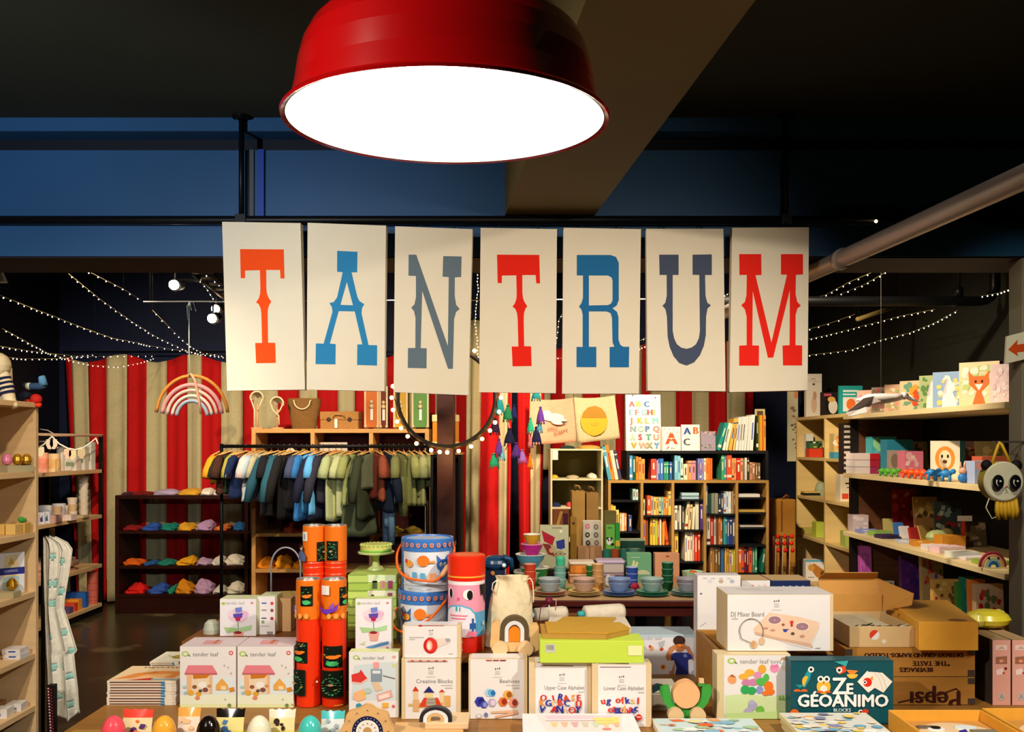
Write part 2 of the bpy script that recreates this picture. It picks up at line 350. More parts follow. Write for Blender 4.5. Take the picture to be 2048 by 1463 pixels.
N_ = [(1288,270),(1340,270),(1556,895),(1562,422),(1520,420),(1524,280),(1649,282),(1646,422),(1603,425),(1602,550),(1612,612),(1636,640),(1612,660),(1598,710),(1590,1048),(1557,1048),(1380,515),(1370,908),(1411,908),(1410,1045),(1282,1042),(1284,907),(1334,906),(1335,700),(1325,655),(1305,632),(1328,608),(1338,560),(1338,415),(1287,413)]
R_ = [(388,272),(615,272),(655,285),(674,325),(674,580),(660,616),(632,636),(662,660),(672,695),(672,850),(685,885),(705,898),(745,898),(743,1038),(612,1038),(612,900),(645,897),(632,870),(628,700),(618,668),(590,657),(470,657),(470,898),(521,899),(521,1037),(386,1037),(386,899),(428,899),(428,680),(420,645),(402,624),(420,600),(430,565),(430,412),(388,411)]
RH = [(470,412),(600,412),(625,425),(632,445),(632,580),(622,603),(600,614),(470,616)]
U_ = [(950,270),(1082,270),(1082,408),(1042,408),(1042,790),(1052,840),(1070,880),(1100,904),(1137,912),(1172,903),(1202,880),(1221,840),(1228,790),(1224,408),(1178,407),(1178,270),(1309,268),(1309,408),(1263,408),(1266,550),(1278,597),(1303,616),(1280,636),(1270,690),(1268,820),(1255,890),(1228,955),(1188,1005),(1137,1026),(1088,1010),(1048,962),(1022,900),(1008,830),(1003,690),(993,642),(972,618),(992,598),(1002,550),(1001,408),(953,408)]
M_ = [(1496,266),(1646,266),(1648,408),(1607,410),(1716,870),(1822,407),(1781,405),(1781,266),(1931,266),(1931,405),(1883,407),(1881,540),(1892,592),(1917,617),(1893,637),(1881,680),(1880,887),(1926,889),(1925,1026),(1795,1025),(1792,890),(1840,887),(1842,510),(1728,972),(1692,972),(1588,515),(1585,888),(1631,890),(1630,1027),(1496,1026),(1496,890),(1547,888),(1547,690),(1535,642),(1510,614),(1535,592),(1546,545),(1548,408),(1498,408)]
tp = z7(T_); T2 = [(994 + (x - 480.1) * .968, 509 + (y - 498) * .979 ) for x, y in tp]
BRD = [('T', [(445,444),(601,446),(609,778),(455,780)], tp, [], 'ff4e06', 'orange letter T', 'd9d6cc'),
       ('A', [(616,446),(772,451),(768,781),(614,778)], z7(A_), [z7(AH)], '2a84b8', 'bright blue letter A', 'dcd3c2'),
       ('N', [(791,453),(945,458),(936,789),(788,783)], z7(N_), [], '64747e', 'slate grey letter N', 'dccfb4'),
       ('T', [(962,456),(1114,458),(1111,785),(959,783)], T2, [], 'ee1f06', 'red letter T', 'dccfb6'),
       ('R', [(1128,456),(1282,458),(1277,786),(1125,786)], z8(R_), [z8(RH)], '1a6aa0', 'deep blue letter R', 'dccdb0'),
       ('U', [(1293,458),(1446,458),(1451,782),(1296,780)], z8(U_), [], '465066', 'dark grey-blue letter U', 'dccdb4'),
       ('M', [(1465,456),(1617,455),(1615,780),(1460,783)], z8(M_), [], 'f4200c', 'red letter M', 'dfd4c8')]
Y = 3.51
for nm, q, pts, hol, c, lb, bc in BRD:
    cx = sum(p[0] for p in q) / 4; O = P(cx, 700, Y)
    t = thing('letter_board', 'cream hanging board painted with a ' + lb, 'sign board', O, 0, 'letter boards spelling the shop name')
    def loc(a): return [tuple((P(x, y, Y) - O)[i] for i in (0, 2)) for x, y in a]
    mb = MB(); mb.prism(loc(q)[::-1], (0, 0, 0), (1, 0, 0), (0, 0, 1), -.036, M('ecdfc6', .8)); mb.build('panel', t, .0015)
    mb = MB(); mb.prism(loc(pts)[::-1], (0, -.0004, 0), (1, 0, 0), (0, 0, 1), .0008, M(c, .8), holes=[loc(h) for h in hol]); mb.build('letter', t)
    mb = MB()
    for s_ in (.25, .75):
        hx = loc(q)[0][0] * (1 - s_) + loc(q)[1][0] * s_; hz = 2.385 - O.z
        mb.tube([(hx, .037, -.05 + hz), (hx, .045, hz - .02), (hx, .047, hz - .016)], .004, BLKM, 6)
    mb.build('hanger', t)

# ================================================================== fairy lights
def string(pts, Ys, label, nb, r=.0032, cat='string lights', e=9, sag=0):
    w = [P(px, py, Ys[0] + (Ys[1] - Ys[0]) * i / (len(pts) - 1)) for i, (px, py) in enumerate(pts)]
    t = thing('string_lights', label, cat, w[0], 0, 'strings of tiny white fairy lights'); w = [p - w[0] for p in w]
    wm = MB(); wm.tube(w, .0012, M('9a8a58', .5), 4); q = max(w, key=lambda p: p.z); wm.tube([q, Vector((q.x, q.y, 3.4 - t.location.z))], .001, M('1a1a1c'), 3); wm.build('wire', t)
    d = [0]
    for a, b in zip(w, w[1:]): d.append(d[-1] + (b - a).length)
    bm = MB().ball((0, 0, 0), r, M('fff4da', .5, emit=e), 6, 4).build('bulb', t); first = True
    for i in range(nb):
        s_ = d[-1] * (i + .5) / nb
        k = max(j for j in range(len(d)) if d[j] <= s_); k = min(k, len(w) - 2)
        p = w[k].lerp(w[k + 1], (s_ - d[k]) / max(1e-6, d[k + 1] - d[k]))
        o = bm if first else bm.copy()
        if not first: COL.objects.link(o)
        o.location = p + Vector((random.uniform(-.004, .004), 0, -.006)); first = False
string([(0,590),(62,615),(110,633),(165,655),(225,676),(275,685),(300,691),(370,702),(445,712)], (4.4, 7.6), 'fairy light string sloping down from the left edge, above all others there', 36)
string([(137,547),(200,598),(262,642),(310,672),(366,698),(400,708),(450,714)], (4.6, 7.8), 'fairy light string falling steeply from high left to the curtain top', 34)
string([(170,539),(209,559),(247,578),(283,600)], (4.5, 5.6), 'short fairy light string ending at the thin pale wire', 7)
string([(305,620),(350,665),(378,690),(400,703),(450,712)], (5.8, 7.7), 'fairy light string passing behind the cord of the rainbow mobile', 14)
string([(5,657),(60,687),(95,705),(140,720),(185,730),(235,733),(280,725),(310,715)], (4.6, 8.1), 'sagging fairy light string draped low across the striped curtain', 34)
string([(0,692),(50,700),(90,705),(150,712),(190,708)], (4.8, 7.2), 'fairy light string crossing the dark wall just left of the curtain', 16)
string([(0,713),(50,717),(115,717),(165,713),(240,711),(310,711)], (4.9, 8.0), 'lowest, nearly level fairy light string left of the curtain', 26)
string([(383,541),(400,560),(415,580),(428,600)], (5.0, 6.0), 'fairy light string beside the black ladder track', 7)
string([(400,541),(420,555),(443,572)], (5.0, 5.6), 'fairy light string crossing the ladder track beside the first board', 5)
string([(1600,601),(1650,590),(1700,563),(1790,525)], (6.2, 4.6), 'upper fairy light string rising to the header right of the M board', 13)
string([(1665,594),(1730,568),(1792,532)], (6.0, 4.7), 'second fairy light string just below the topmost one on the right', 10)
string([(1450,715),(1617,678),(1670,666),(1730,650),(1800,632),(1870,618)], (7.2, 5.2), 'middle fairy light string on the right, above the game shelves', 30)
string([(1450,730),(1617,710),(1700,700),(1760,680),(1820,665),(1870,645),(1915,620)], (7.2, 5.0), 'lowest fairy light string sagging over the right-hand game shelves', 36)
string([(1560,668),(1617,658),(1660,646),(1710,628)], (6.6, 5.6), 'faint short fairy light string beside the lower half of the M board', 7)
string([(1960,592),(1995,586),(2020,577)], (4.9, 4.2), 'fairy lights on the bend of the black pipe', 7)
string([(953,525),(956,580),(950,640),(955,690),(956,722)], (6.4, 6.4), 'fairy lights hanging straight down between the N and T boards', 30)
string([(1112,690),(1118,640),(1124,628),(1140,610)], (6.6, 6.6), 'fairy lights seen between the red T and blue R boards', 8)
string([(1100,712),(1122,716),(1200,706),(1282,680),(1340,650)], (6.8, 6.6), 'fairy light string passing behind the R board', 20)
string([(1270,700),(1290,692),(1450,590),(1470,580)], (6.8, 6.4), 'fairy light string passing behind the U board', 24)
# ================================================================== the counter and its low risers
def table(name, label, x0, x1, y0, y1, zt, m, th=.035, leg=.06, apron=.08):
    t = thing(name, label, 'table', ((x0 + x1) / 2, y0, 0)); w = (x1 - x0) / 2; d = y1 - y0
    MB().box((-w, 0, zt - th), (w, d, zt), m).build('tabletop', t, .003)
    mb = MB()
    for a, b in (((-w + .04, .03), (w - .04, .05)), ((-w + .04, d - .05), (w - .04, d - .03)), ((-w + .04, .05), (-w + .06, d - .05)), ((w - .06, .05), (w - .04, d - .05))):
        mb.box((a[0], a[1], zt - th - apron), (b[0], b[1], zt - th), m)
    mb.build('apron', t)
    for sx in (-1, 1):
        for y in (.03, d - .03 - leg): MB().box((sx * (w - .03), y, 0), (sx * (w - .03 - leg), y + leg, zt - th), m).build('leg', t)
    return t
ZT, ZR = .7806, .93
TW = M('9a6a30', .45, kind='woodx')
table('display_table', 'long worn wooden display table in front, crowded with boxed toys', -1.12, 1.75, 1.75, 3.05, .78, TW)
def riser(name, label, x0, x1, y0, y1, z0, z1, m):
    mb = MB(); t_ = .018
    mb.box((x0, y0, z1 - t_), (x1, y1, z1), m); mb.box((x0, y0, z0), (x0 + t_, y1, z1 - t_), m); mb.box((x1 - t_, y0, z0), (x1, y1, z1 - t_), m)
    mb.box((x0 + t_, y0 + .03, z0), (x1 - t_, y0 + .045, z1 - t_), M('3a2210', .6)); return solo(mb, name, label, 'display riser', bevel=.002)
riser('wooden_riser', 'low dark wooden riser on the table behind the front row of white boxes', -.437, .35, 2.405, 3.02, ZT, ZR, M('7a4a1c', .5, kind='woodx'))
riser('wooden_riser', 'low wooden riser carrying the rear pair of orange tubes', -.95, -.441, 2.585, 3.02, ZT, ZR, M('7a4a1c', .5, kind='woodx'))

TXT = M('8a8684', .6); G1 = 'b9b6b2'
def leaflogo(a, x, y, s=1, txt='tender leaf', c='a8c860'):
    a.e(x, y, 8 * s, 6 * s, c, n=12); a.e(x, y, 4.6 * s, 3.4 * s, PWHITE, n=10); a.p([(x + 5 * s, y + 4 * s), (x + 12 * s, y + 6 * s), (x + 8 * s, y + 1 * s)], '5a7a48')
    a.t(txt, x + 16 * s, y + 5 * s, 12.5 * s, TXT)
def catlogo(a, x, y, s=1):
    a.e(x - 4 * s, y - 3 * s, 1.5 * s, 2 * s, '6a6866', n=8); a.e(x + 4 * s, y - 4 * s, 1.5 * s, 2.4 * s, '6a6866', n=8); a.e(x, y - 3.5 * s, 1.4 * s, 1.5 * s, '6a6866', n=8)
    for i in range(3): a.r(x - 5 * s, y + (1 + 3 * i) * s, x + 5 * s, y + (2.3 + 3 * i) * s, G1)
    a.r(x - 9 * s, y + 13 * s, x + 9 * s, y + 14 * s, G1)
# --- farm playset cartons (left)
def farm(a):
    x0, y0, x1, y1 = a.R; s = (x1 - x0) / 114
    q = lambda x, y: (x0 + x * s, y0 + y * s)
    a.p([q(0, 116), q(114, 116), q(114, 126), q(0, 126)], 'e2e8b4'); a.p([q(0, 100), q(40, 92), q(114, 98), q(114, 117), q(0, 117)], 'e8ecd4'); a.p([q(4, 68), q(110, 62), q(110, 96), q(4, 100)], 'dde8ea')
    leaflogo(a, *q(11, 15), s * .95); a.e(*q(104, 13), 4.5 * s, 4.5 * s, 'd05058', n=12); a.e(*q(104, 13), 2.5 * s, 2.5 * s, 'f0d0d0', n=8)
    a.p([q(14, 52), q(66, 52), q(66, 96), q(14, 96)], 'e8b888'); a.p([q(24, 60), q(60, 60), q(60, 96), q(24, 96)], 'e9d4b8')
    a.p([q(27, 52), q(46, 50), q(62, 56), q(55, 64), q(27, 66)], 'c87820')
    a.p([q(17, 38), q(66, 38), q(76, 54), q(10, 54)], 'e0808a'); a.r(*q(10, 54), *q(76, 57), 'c06068')
    for (x, y, r, c) in ((22, 94, 7, 'e0a840'), (38, 96, 6, 'e0a030'), (30, 82, 5, '905838'), (46, 78, 9, 'f2ece4'), (52, 88, 6, '7a5048'), (42, 90, 4, '584848'), (60, 80, 4, 'c89060'), (36, 104, 5, 'e08868'), (10, 82, 4, 'a8ccd0'), (12, 94, 4, 'a0c4cc')):
        a.e(*q(x, y), r * s, r * s * .8, c, n=9)
    a.p([q(74, 78), q(86, 64), q(98, 78), q(98, 88), q(74, 88)], 'e8a850'); a.p([q(84, 80), q(94, 80), q(94, 88), q(84, 88)], 'f0d8a8'); a.p([q(100, 84), q(110, 82), q(112, 90), q(102, 92)], 'd88830')
    for (x, y) in ((90, 36), (98, 40), (92, 105), (104, 52)): a.r(*q(x, y), *q(x + 1.2, y + 4), '90a0a0')
    a.e(*q(101, 119), 3.6 * s, 3.6 * s, '6a8a48', n=10)
def farmtop(a): a.p([(.3, .35), (.62, .35), (.66, .8), (.34, .8)], 'e2a0a0'); a.r(.5, .3, .56, .7, 'c07850'); a.r(.05, .1, .95, .14, 'e0c8cc')
for p0, p1, w in ((360, 472, 'left'), (475, 587, 'right')):
    carton('toy_box', 'white farm toy carton with a pink barn roof, %s one of the pair' % w, 'box', p0, p1, 1292, 2.45, ZT, .115, M('e6dcd8', .35), farm, 'boxed farm playsets', front=M('e9e4e2', .3), topart=lambda a: (a.r(0, 0, 1, 1, 'e0cfd2'), farmtop(a)))
# --- flower toy cartons
def flower(a):
    x0, y0, x1, y1 = a.R; s = (x1 - x0) / 72; q = lambda x, y: (x0 + x * s, y0 + y * s)
    a.p([q(3, 4), q(69, 4), q(69, 74), q(3, 74)], 'eeeaf0'); a.e(*q(36, 34), 20 * s, 14 * s, 'eac8de'); a.e(*q(22, 30), 8 * s, 6 * s, 'f0d8e8', n=10); a.e(*q(50, 30), 8 * s, 6 * s, 'e8b8d8', n=10)
    a.t('tender leaf', *q(12, 11), 8.5 * s, 'a8a4a8'); a.e(*q(64, 8), 3 * s, 2.5 * s, 'd89090', n=8); a.e(*q(7, 9), 4 * s, 3 * s, 'a8c860', n=8)
    a.p([q(26, 30), q(46, 28), q(44, 38), q(28, 38)], '5a4ab0'); a.p([q(30, 18), q(44, 16), q(44, 26), q(32, 28)], '7888d8'); a.p([q(30, 36), q(42, 36), q(40, 44), q(32, 44)], 'b02858')
    a.l([q(36, 44), q(37, 66)], 1.5 * s, '68a868'); a.p([q(8, 56), q(34, 58), q(36, 64), q(14, 68)], 'a8d090'); a.p([q(38, 58), q(64, 52), q(62, 62), q(40, 66)], 'b0d8a0')
    a.p([q(26, 66), q(48, 66), q(44, 84), q(30, 84)], 'e8a89a'); a.e(*q(36, 67), 8 * s, 3 * s, '902830', n=10)
    if (y1 - y0) / (x1 - x0) > 1.15:
        a.p([q(20, 96), q(66, 84), q(66, 90), q(30, 99)], '6098d0'); a.p([q(8, 90), q(20, 84), q(18, 92)], 'c8e0b0'); a.e(*q(64, 98), 3 * s, 3 * s, 'e07060', n=8)
carton('toy_box', 'pale flower toy carton on the left, lime edged, behind the barn boxes', 'box', 440, 512, 1197, 2.66, ZR, .07, M('dfe8b8', .35), flower, 'boxed flower toys', front=M('f0ecf0', .3), bevel=.004)
def sidepanel(a):
    x0, y0, x1, y1 = a.R
    for i, y in enumerate((1206, 1220, 1236)):
        a.e(x1 - 6, y, 3.5, 3.5, ('d84850', 'a04858', 'b03848')[i], n=10); a.r(x0 + 8, y - 2, x0 + 18, y + 1, ('5870c0', '9890a0', '7a6a80')[i])
    a.r(x0 + 8, 1240, x0 + 14, 1246, '80a070'); a.r(x1 - 16, 1262, x1 - 4, 1270, '909090'); a.r(x0 + 6, 1250, x0 + 24, 1252, 'c0c0c0')
carton('toy_box', 'flower toy carton turned to its narrow side with small red dots', 'box', 515, 550, 1192, 2.68, ZR, .09, M('dfe8b8', .35), sidepanel, 'boxed flower toys', front=M('ece8ea', .3), bevel=.004)
carton('toy_box', 'pale flower toy carton standing in front of the lime green stack', 'box', 711, 783, 1197, 2.47, ZR, .035, M('d4e4a0', .35), flower, 'boxed flower toys', front=M('f0ecf2', .3), bevel=.003)
# --- shoes-and-parts toy carton
def little(a):
    a.p([(708, 1330), (790, 1322), (797, 1400), (702, 1400)], 'd0dce0'); leaflogo(a, 712, 1314, .8, 'tender leaf'); a.e(788, 1313, 4, 3, 'e0a8a0', n=10); a.e(788, 1330, 4, 4, 'cfd890', n=10)
    a.p([(703, 1348), (718, 1344), (722, 1338), (730, 1350), (735, 1355), (722, 1364), (704, 1362)], 'd83830'); a.l([(704, 1364), (722, 1366), (736, 1356)], 3, 'f0c0b8')
    a.r(742, 1337, 764, 1362, '8898a8'); a.r(745, 1340, 761, 1346, 'dce4e8'); a.r(747, 1323, 758, 1335, 'f0a0a0'); a.l([(766, 1350), (790, 1356)], 2, '7a6870')
    a.p([(744, 1364), (756, 1362), (766, 1378), (752, 1382)], 'e0c0a0'); a.p([(753, 1388), (782, 1378), (786, 1392), (756, 1402)], 'e8a8a0'); a.p([(757, 1390), (778, 1384), (780, 1392), (759, 1398)], 'f4dcd4')
    a.p([(708, 1384), (728, 1376), (732, 1396), (718, 1402), (706, 1396)], 'f0b888'); a.p([(722, 1382), (732, 1382), (730, 1394)], 'f0c040'); a.e(736, 1380, 8, 6, 'b8ccc8', n=12)
    a.e(718, 1410, 6, 5, '3890b0', n=10); a.r(765, 1404, 777, 1414, 'f0b040'); a.e(787, 1411, 3, 3, 'e05858', n=10)
carton('toy_box', 'white toy carton picturing a red shoe and play pieces, right of the orange tubes', 'box', 698, 797, 1303, 2.36, ZT, .04, M('dfe8a0', .35), little, front=M('e8e8e8', .3), side='d8e090')

# --- orange matchbox tubes
def tubething(name, label, cx, Yc, r, zb, zt, art, group, cat='tube'):
    t = thing(name, label, cat, (X(cx, Yc), Yc, zb), 0, group); h = zt - zb
    zl = h * .70
    MB().lathe([(0, 0), (r - .002, 0), (r, .002), (r, zl)], M('f0340a', .35), n=36).build('body', t)
    MB().lathe([(r + .0008, zl - .004), (r + .0008, h - .004), (r, h - .001)], M('f07818', .35), n=36).build('lid', t)
    MB().lathe([(r, h - .001), (r - .001, h + .001), (r - .004, h + .0005), (r - .0045, h - .003), (0, h - .003)], M('d8d4cc', .25, .8), n=36).build('rim', t)
    return t, h, zl
def wrapart(r, z0, z1, name, parent, fn, W=1.0, rot=0):
    """print that follows the tube: u in degrees from the camera-facing line, v 0..1 up"""
    mb = MB(); st = [0]
    def pt(u, v, k): a = math.radians(u - 90 + rot); q = r + .0012 + .00025 * k; return (q * math.cos(a), q * math.sin(a), z0 + (z1 - z0) * v)
    def poly(pts, c):
        st[0] += 1; k = st[0]; us = [p[0] for p in pts]
        if max(us) - min(us) > 11:
            b0 = math.floor(min(us) / 10) * 10
            while b0 < max(us):
                q = list(pts)
                for lim, sg in ((b0, 1), (b0 + 10, -1)):
                    r_ = []
                    for A, B in zip(q, q[1:] + q[:1]):
                        ia, ib = (A[0] - lim) * sg >= 0, (B[0] - lim) * sg >= 0
                        if ia: r_.append(A)
                        if ia != ib: tt = (lim - A[0]) / (B[0] - A[0]); r_.append((lim, A[1] + (B[1] - A[1]) * tt))
                    q = r_
                    if len(q) < 3: break
                if len(q) >= 3: st[0] = k - 1; poly(q, c)
                b0 += 10
            return
        d = []
        for (a, b), (e, f) in zip(pts, pts[1:] + pts[:1]):
            n = max(1, int(abs(e - a) / 12)); d += [(a + (e - a) * i / n, b + (f - b) * i / n) for i in range(n)]
        tr = tessellate_polygon([[Vector((a, b, 0)) for a, b in d]]); fs = []
        for t3 in tr:
            A, B, Cc = [d[i] for i in t3]
            fs.append(tuple(t3) if (B[0] - A[0]) * (Cc[1] - A[1]) - (B[1] - A[1]) * (Cc[0] - A[0]) > 0 else tuple(t3)[::-1])
        # finely cut along u so the print hugs the curve
        mb.add([pt(a, b, k) for a, b in d], fs, c)
    def rect(u0, v0, u1, v1, c):
        n = max(1, int(abs(u1 - u0) / 10)); st[0] += 1; k = st[0]
        vs = [pt(u0 + (u1 - u0) * i / n, v, k) for i in range(n + 1) for v in (v0, v1)]
        mb.add(vs, [(2 * i, 2 * i + 2, 2 * i + 3, 2 * i + 1) for i in range(n)], c)
    def ell(u, v, a, b, c, n=12): poly([(u + a * math.cos(2 * PI * i / n), v + b * math.sin(2 * PI * i / n)) for i in range(n)], c)
    fn(rect, ell, poly); return mb.build(name, parent)
DKG = M('0c1a12', .4)
def jungle(rect, ell, poly, u0, u1, v0, v1, fox=False, sd=1):
    rect(u0, v0, u1, v1, DKG); rn = random.Random(sd); w, h = u1 - u0, v1 - v0
    for i in range(16):
        u, v = rn.uniform(u0 + w * .08, u1 - w * .12), rn.uniform(v0 + h * .05, v1 - h * .08); a, b = w * rn.uniform(.05, .1), h * rn.uniform(.02, .045)
        poly([(u - a, v), (u, v - b * .6), (u + a, v + b), (u, v + b * .7)], rn.choice(['3aa860', '58c070', '2a8850', 'e0b850', '68b8a0']))
    if fox: ell(u0 + w * .5, v0 + h * .5, w * .3, h * .09, 'f08020', 10); ell(u0 + w * .75, v0 + h * .55, w * .14, h * .06, 'f08020', 8); ell(u0 + w * .5, v0 + h * .2, w * .28, h * .12, '48c070', 9)
    else:
        for k in range(18):
            t_ = k / 18 * 2 * PI; u, v = u0 + w * (.5 + .33 * math.cos(t_)), v0 + h * (.45 + .3 * math.sin(t_)); ell(u, v, w * .05, h * .02, ['40a868', '2f8858'][k % 2], 5)
        ell(u0 + w * .5, v0 + h * .5, w * .1, h * .05, 'e08878', 8); ell(u0 + w * .5, v0 + h * .5, w * .2, h * .012, '58b878', 8)
for i, (cx, lb) in enumerate(((617, 'left of the front pair'), (668.5, 'right of the front pair'))):
    Yc = 2.475; r = .0327
    t, h, zl = tubething('toy_tube', 'tall orange cardboard tube with dark jungle panels, ' + lb, cx, Yc, r, ZT, Z(1158, Yc - r * .6), None, 'tall orange toy tubes')
    du = -18 if i == 0 else 0
    def f(rect, ell, poly, i=i, du=du):
        jungle(rect, ell, poly, -62 + du, 26 + du, .50, .735, True, 3 + i) if i == 0 else jungle(rect, ell, poly, -48, 52, .45, .69, True, 4)
        jungle(rect, ell, poly, -64 + du, 18 + du, .14, .43, False, 5 + i) if i == 0 else jungle(rect, ell, poly, -52, 50, .12, .42, False, 7)
        rect(-60 + du, .03, -20 + du, .045, 'e0b040') if i == 0 else rect(10, .04, 40, .05, 'e0b040')
        ell(40 if i == 0 else -70, .3, 4, .012, 'f8e8d0', 8)
    wrapart(r, 0, zl, 'print', t, f)
    def g(rect, ell, poly, i=i):
        jungle(rect, ell, poly, *((-25, 32) if i == 0 else (35, 80)), .32, .84 if i == 0 else .8, True, 9 + i)
        for k in range(3): ell(-48 + 26 * k if i == 0 else -10 + 28 * k, .07, 9, .07, 'f0a850', 8)
        if i: rect(-44, .62, -8, .86, 'f0ece4'); poly([(-60, .32), (-30, .24), (10, .28), (30, .42), (20, .22), (-20, .12), (-50, .16)], '7038c0'); poly([(-10, .3), (10, .45), (8, .25)], '9050d0'); poly([(-60, .3), (-45, .48), (-38, .28)], 'a02818')
        else: poly([(-75, .2), (-60, .34), (-50, .24), (-60, .14)], '6a40a0')
    wrapart(r + .0008, zl, h, 'lid_print', t, g)
for i, (cx, lb) in enumerate(((628, 'left of the rear pair'), (671.5, 'right of the rear pair'))):
    Yc = 2.64; r = .0315
    t, h, zl = tubething('toy_tube', 'orange cardboard tube standing on the riser, ' + lb, cx, Yc, r, ZR, Z(1050, Yc - r * .5), None, 'tall orange toy tubes')
    def g(rect, ell, poly, i=i):
        if i == 0:
            rect(-60, .55, -22, .82, 'f0ece4'); rect(-45, .6, -35, .75, 'a0a0a0'); jungle(rect, ell, poly, 26, 80, -.05, .52, False, 20)
            ell(-45, .36, 9, .08, 'e8c8a8', 9); poly([(-70, .0), (-68, .2), (-40, .3), (-20, .12), (-25, -.04)], '586a98'); poly([(-60, .42), (-50, .5), (-38, .4), (-45, .34)], '281c18')
        else: jungle(rect, ell, poly, -40, 22, -.02, .55, False, 22)
    wrapart(r + .0008, zl, h, 'lid_print', t, g)
    mb = MB()
    for v in (.62, .66, .56): mb.lathe([(r, v * h), (r + .0012, v * h + .003), (r, v * h + .006)], M('f04a14', .35), n=36)
    mb.build('rings', t)

# --- lime green stack and cake stand
ng = 8; z = ZR
for i in range(ng):
    hh = (Z(1148, 2.62) - ZR) / ng
    mb = MB(); w = (X(793, 2.62) - X(696, 2.62)) / 2; mb.box((-w, 0, 0), (w, .2, hh - .0012), M(['b8d868', 'c4e070', 'a8cc58', 'bcd870'][i % 4], .4))
    a = Art(mb, (-w, 0, 0), (1, 0, 0), (0, 0, 1), 2 * w, hh, (0, 0, 100, 10))
    a.r(0, 0, 40, 1.5, '88a848')
    if i == ng - 1: a.r(42, 1, 98, 10, 'd8ecc0')
    if i == ng - 2:
        for k, c in enumerate(('586040', 'c89088', 'a04870')): a.r(50 + 16 * k, -2, 60 + 16 * k, 8, c)
    if i == ng - 3: a.r(42, 0, 98, 7, 'e8ecd0'); a.r(48, 5, 54, 7, '404040'); a.r(82, 3, 92, 7, 'a05060')
    solo(mb, 'flat_game_box', 'flat lime green box, %s in the stack by the blue tubs' % ('topmost' if i == ng - 1 else 'bottom one' if i == 0 else ORD[i] + ' from the bottom'), 'box', 'stack of flat lime green boxes', ((X(696, 2.62) + X(793, 2.62)) / 2 + random.uniform(-.001, .001), 2.62, z), 0, .001)
    z += hh
GCAKE = M('c8d890', .3)
t = thing('cake_stand', 'pale green pedestal toy cake stand topped with a green layer cake', 'cake stand', (X(752, 2.72), 2.72, z)); k = 2.72 / F
MB().lathe([(0, 0), (17 * k, 0), (16 * k, 3 * k), (8 * k, 8 * k), (6 * k, 20 * k), (8 * k, 28 * k), (36 * k, 33 * k), (37 * k, 36 * k), (35 * k, 37 * k), (0, 36 * k)], GCAKE, n=28).build('pedestal', t)
MB().lathe([(0, 37 * k), (31 * k, 37 * k), (32 * k, 39 * k), (31 * k, 41 * k)], M('78b848', .4), n=28).build('cake_base', t)
mb = MB(); mb.lathe([(31 * k, 41 * k), (31 * k, 50 * k), (29 * k, 52 * k), (0, 52 * k)], M('c8cc70', .5), n=28)
for i in range(24): q = i * PI / 12; mb.ball((30 * k * math.cos(q), 30 * k * math.sin(q), 50 * k), 3 * k, M('b8c860', .5), 6, 4)
mb.build('cake_layer', t)

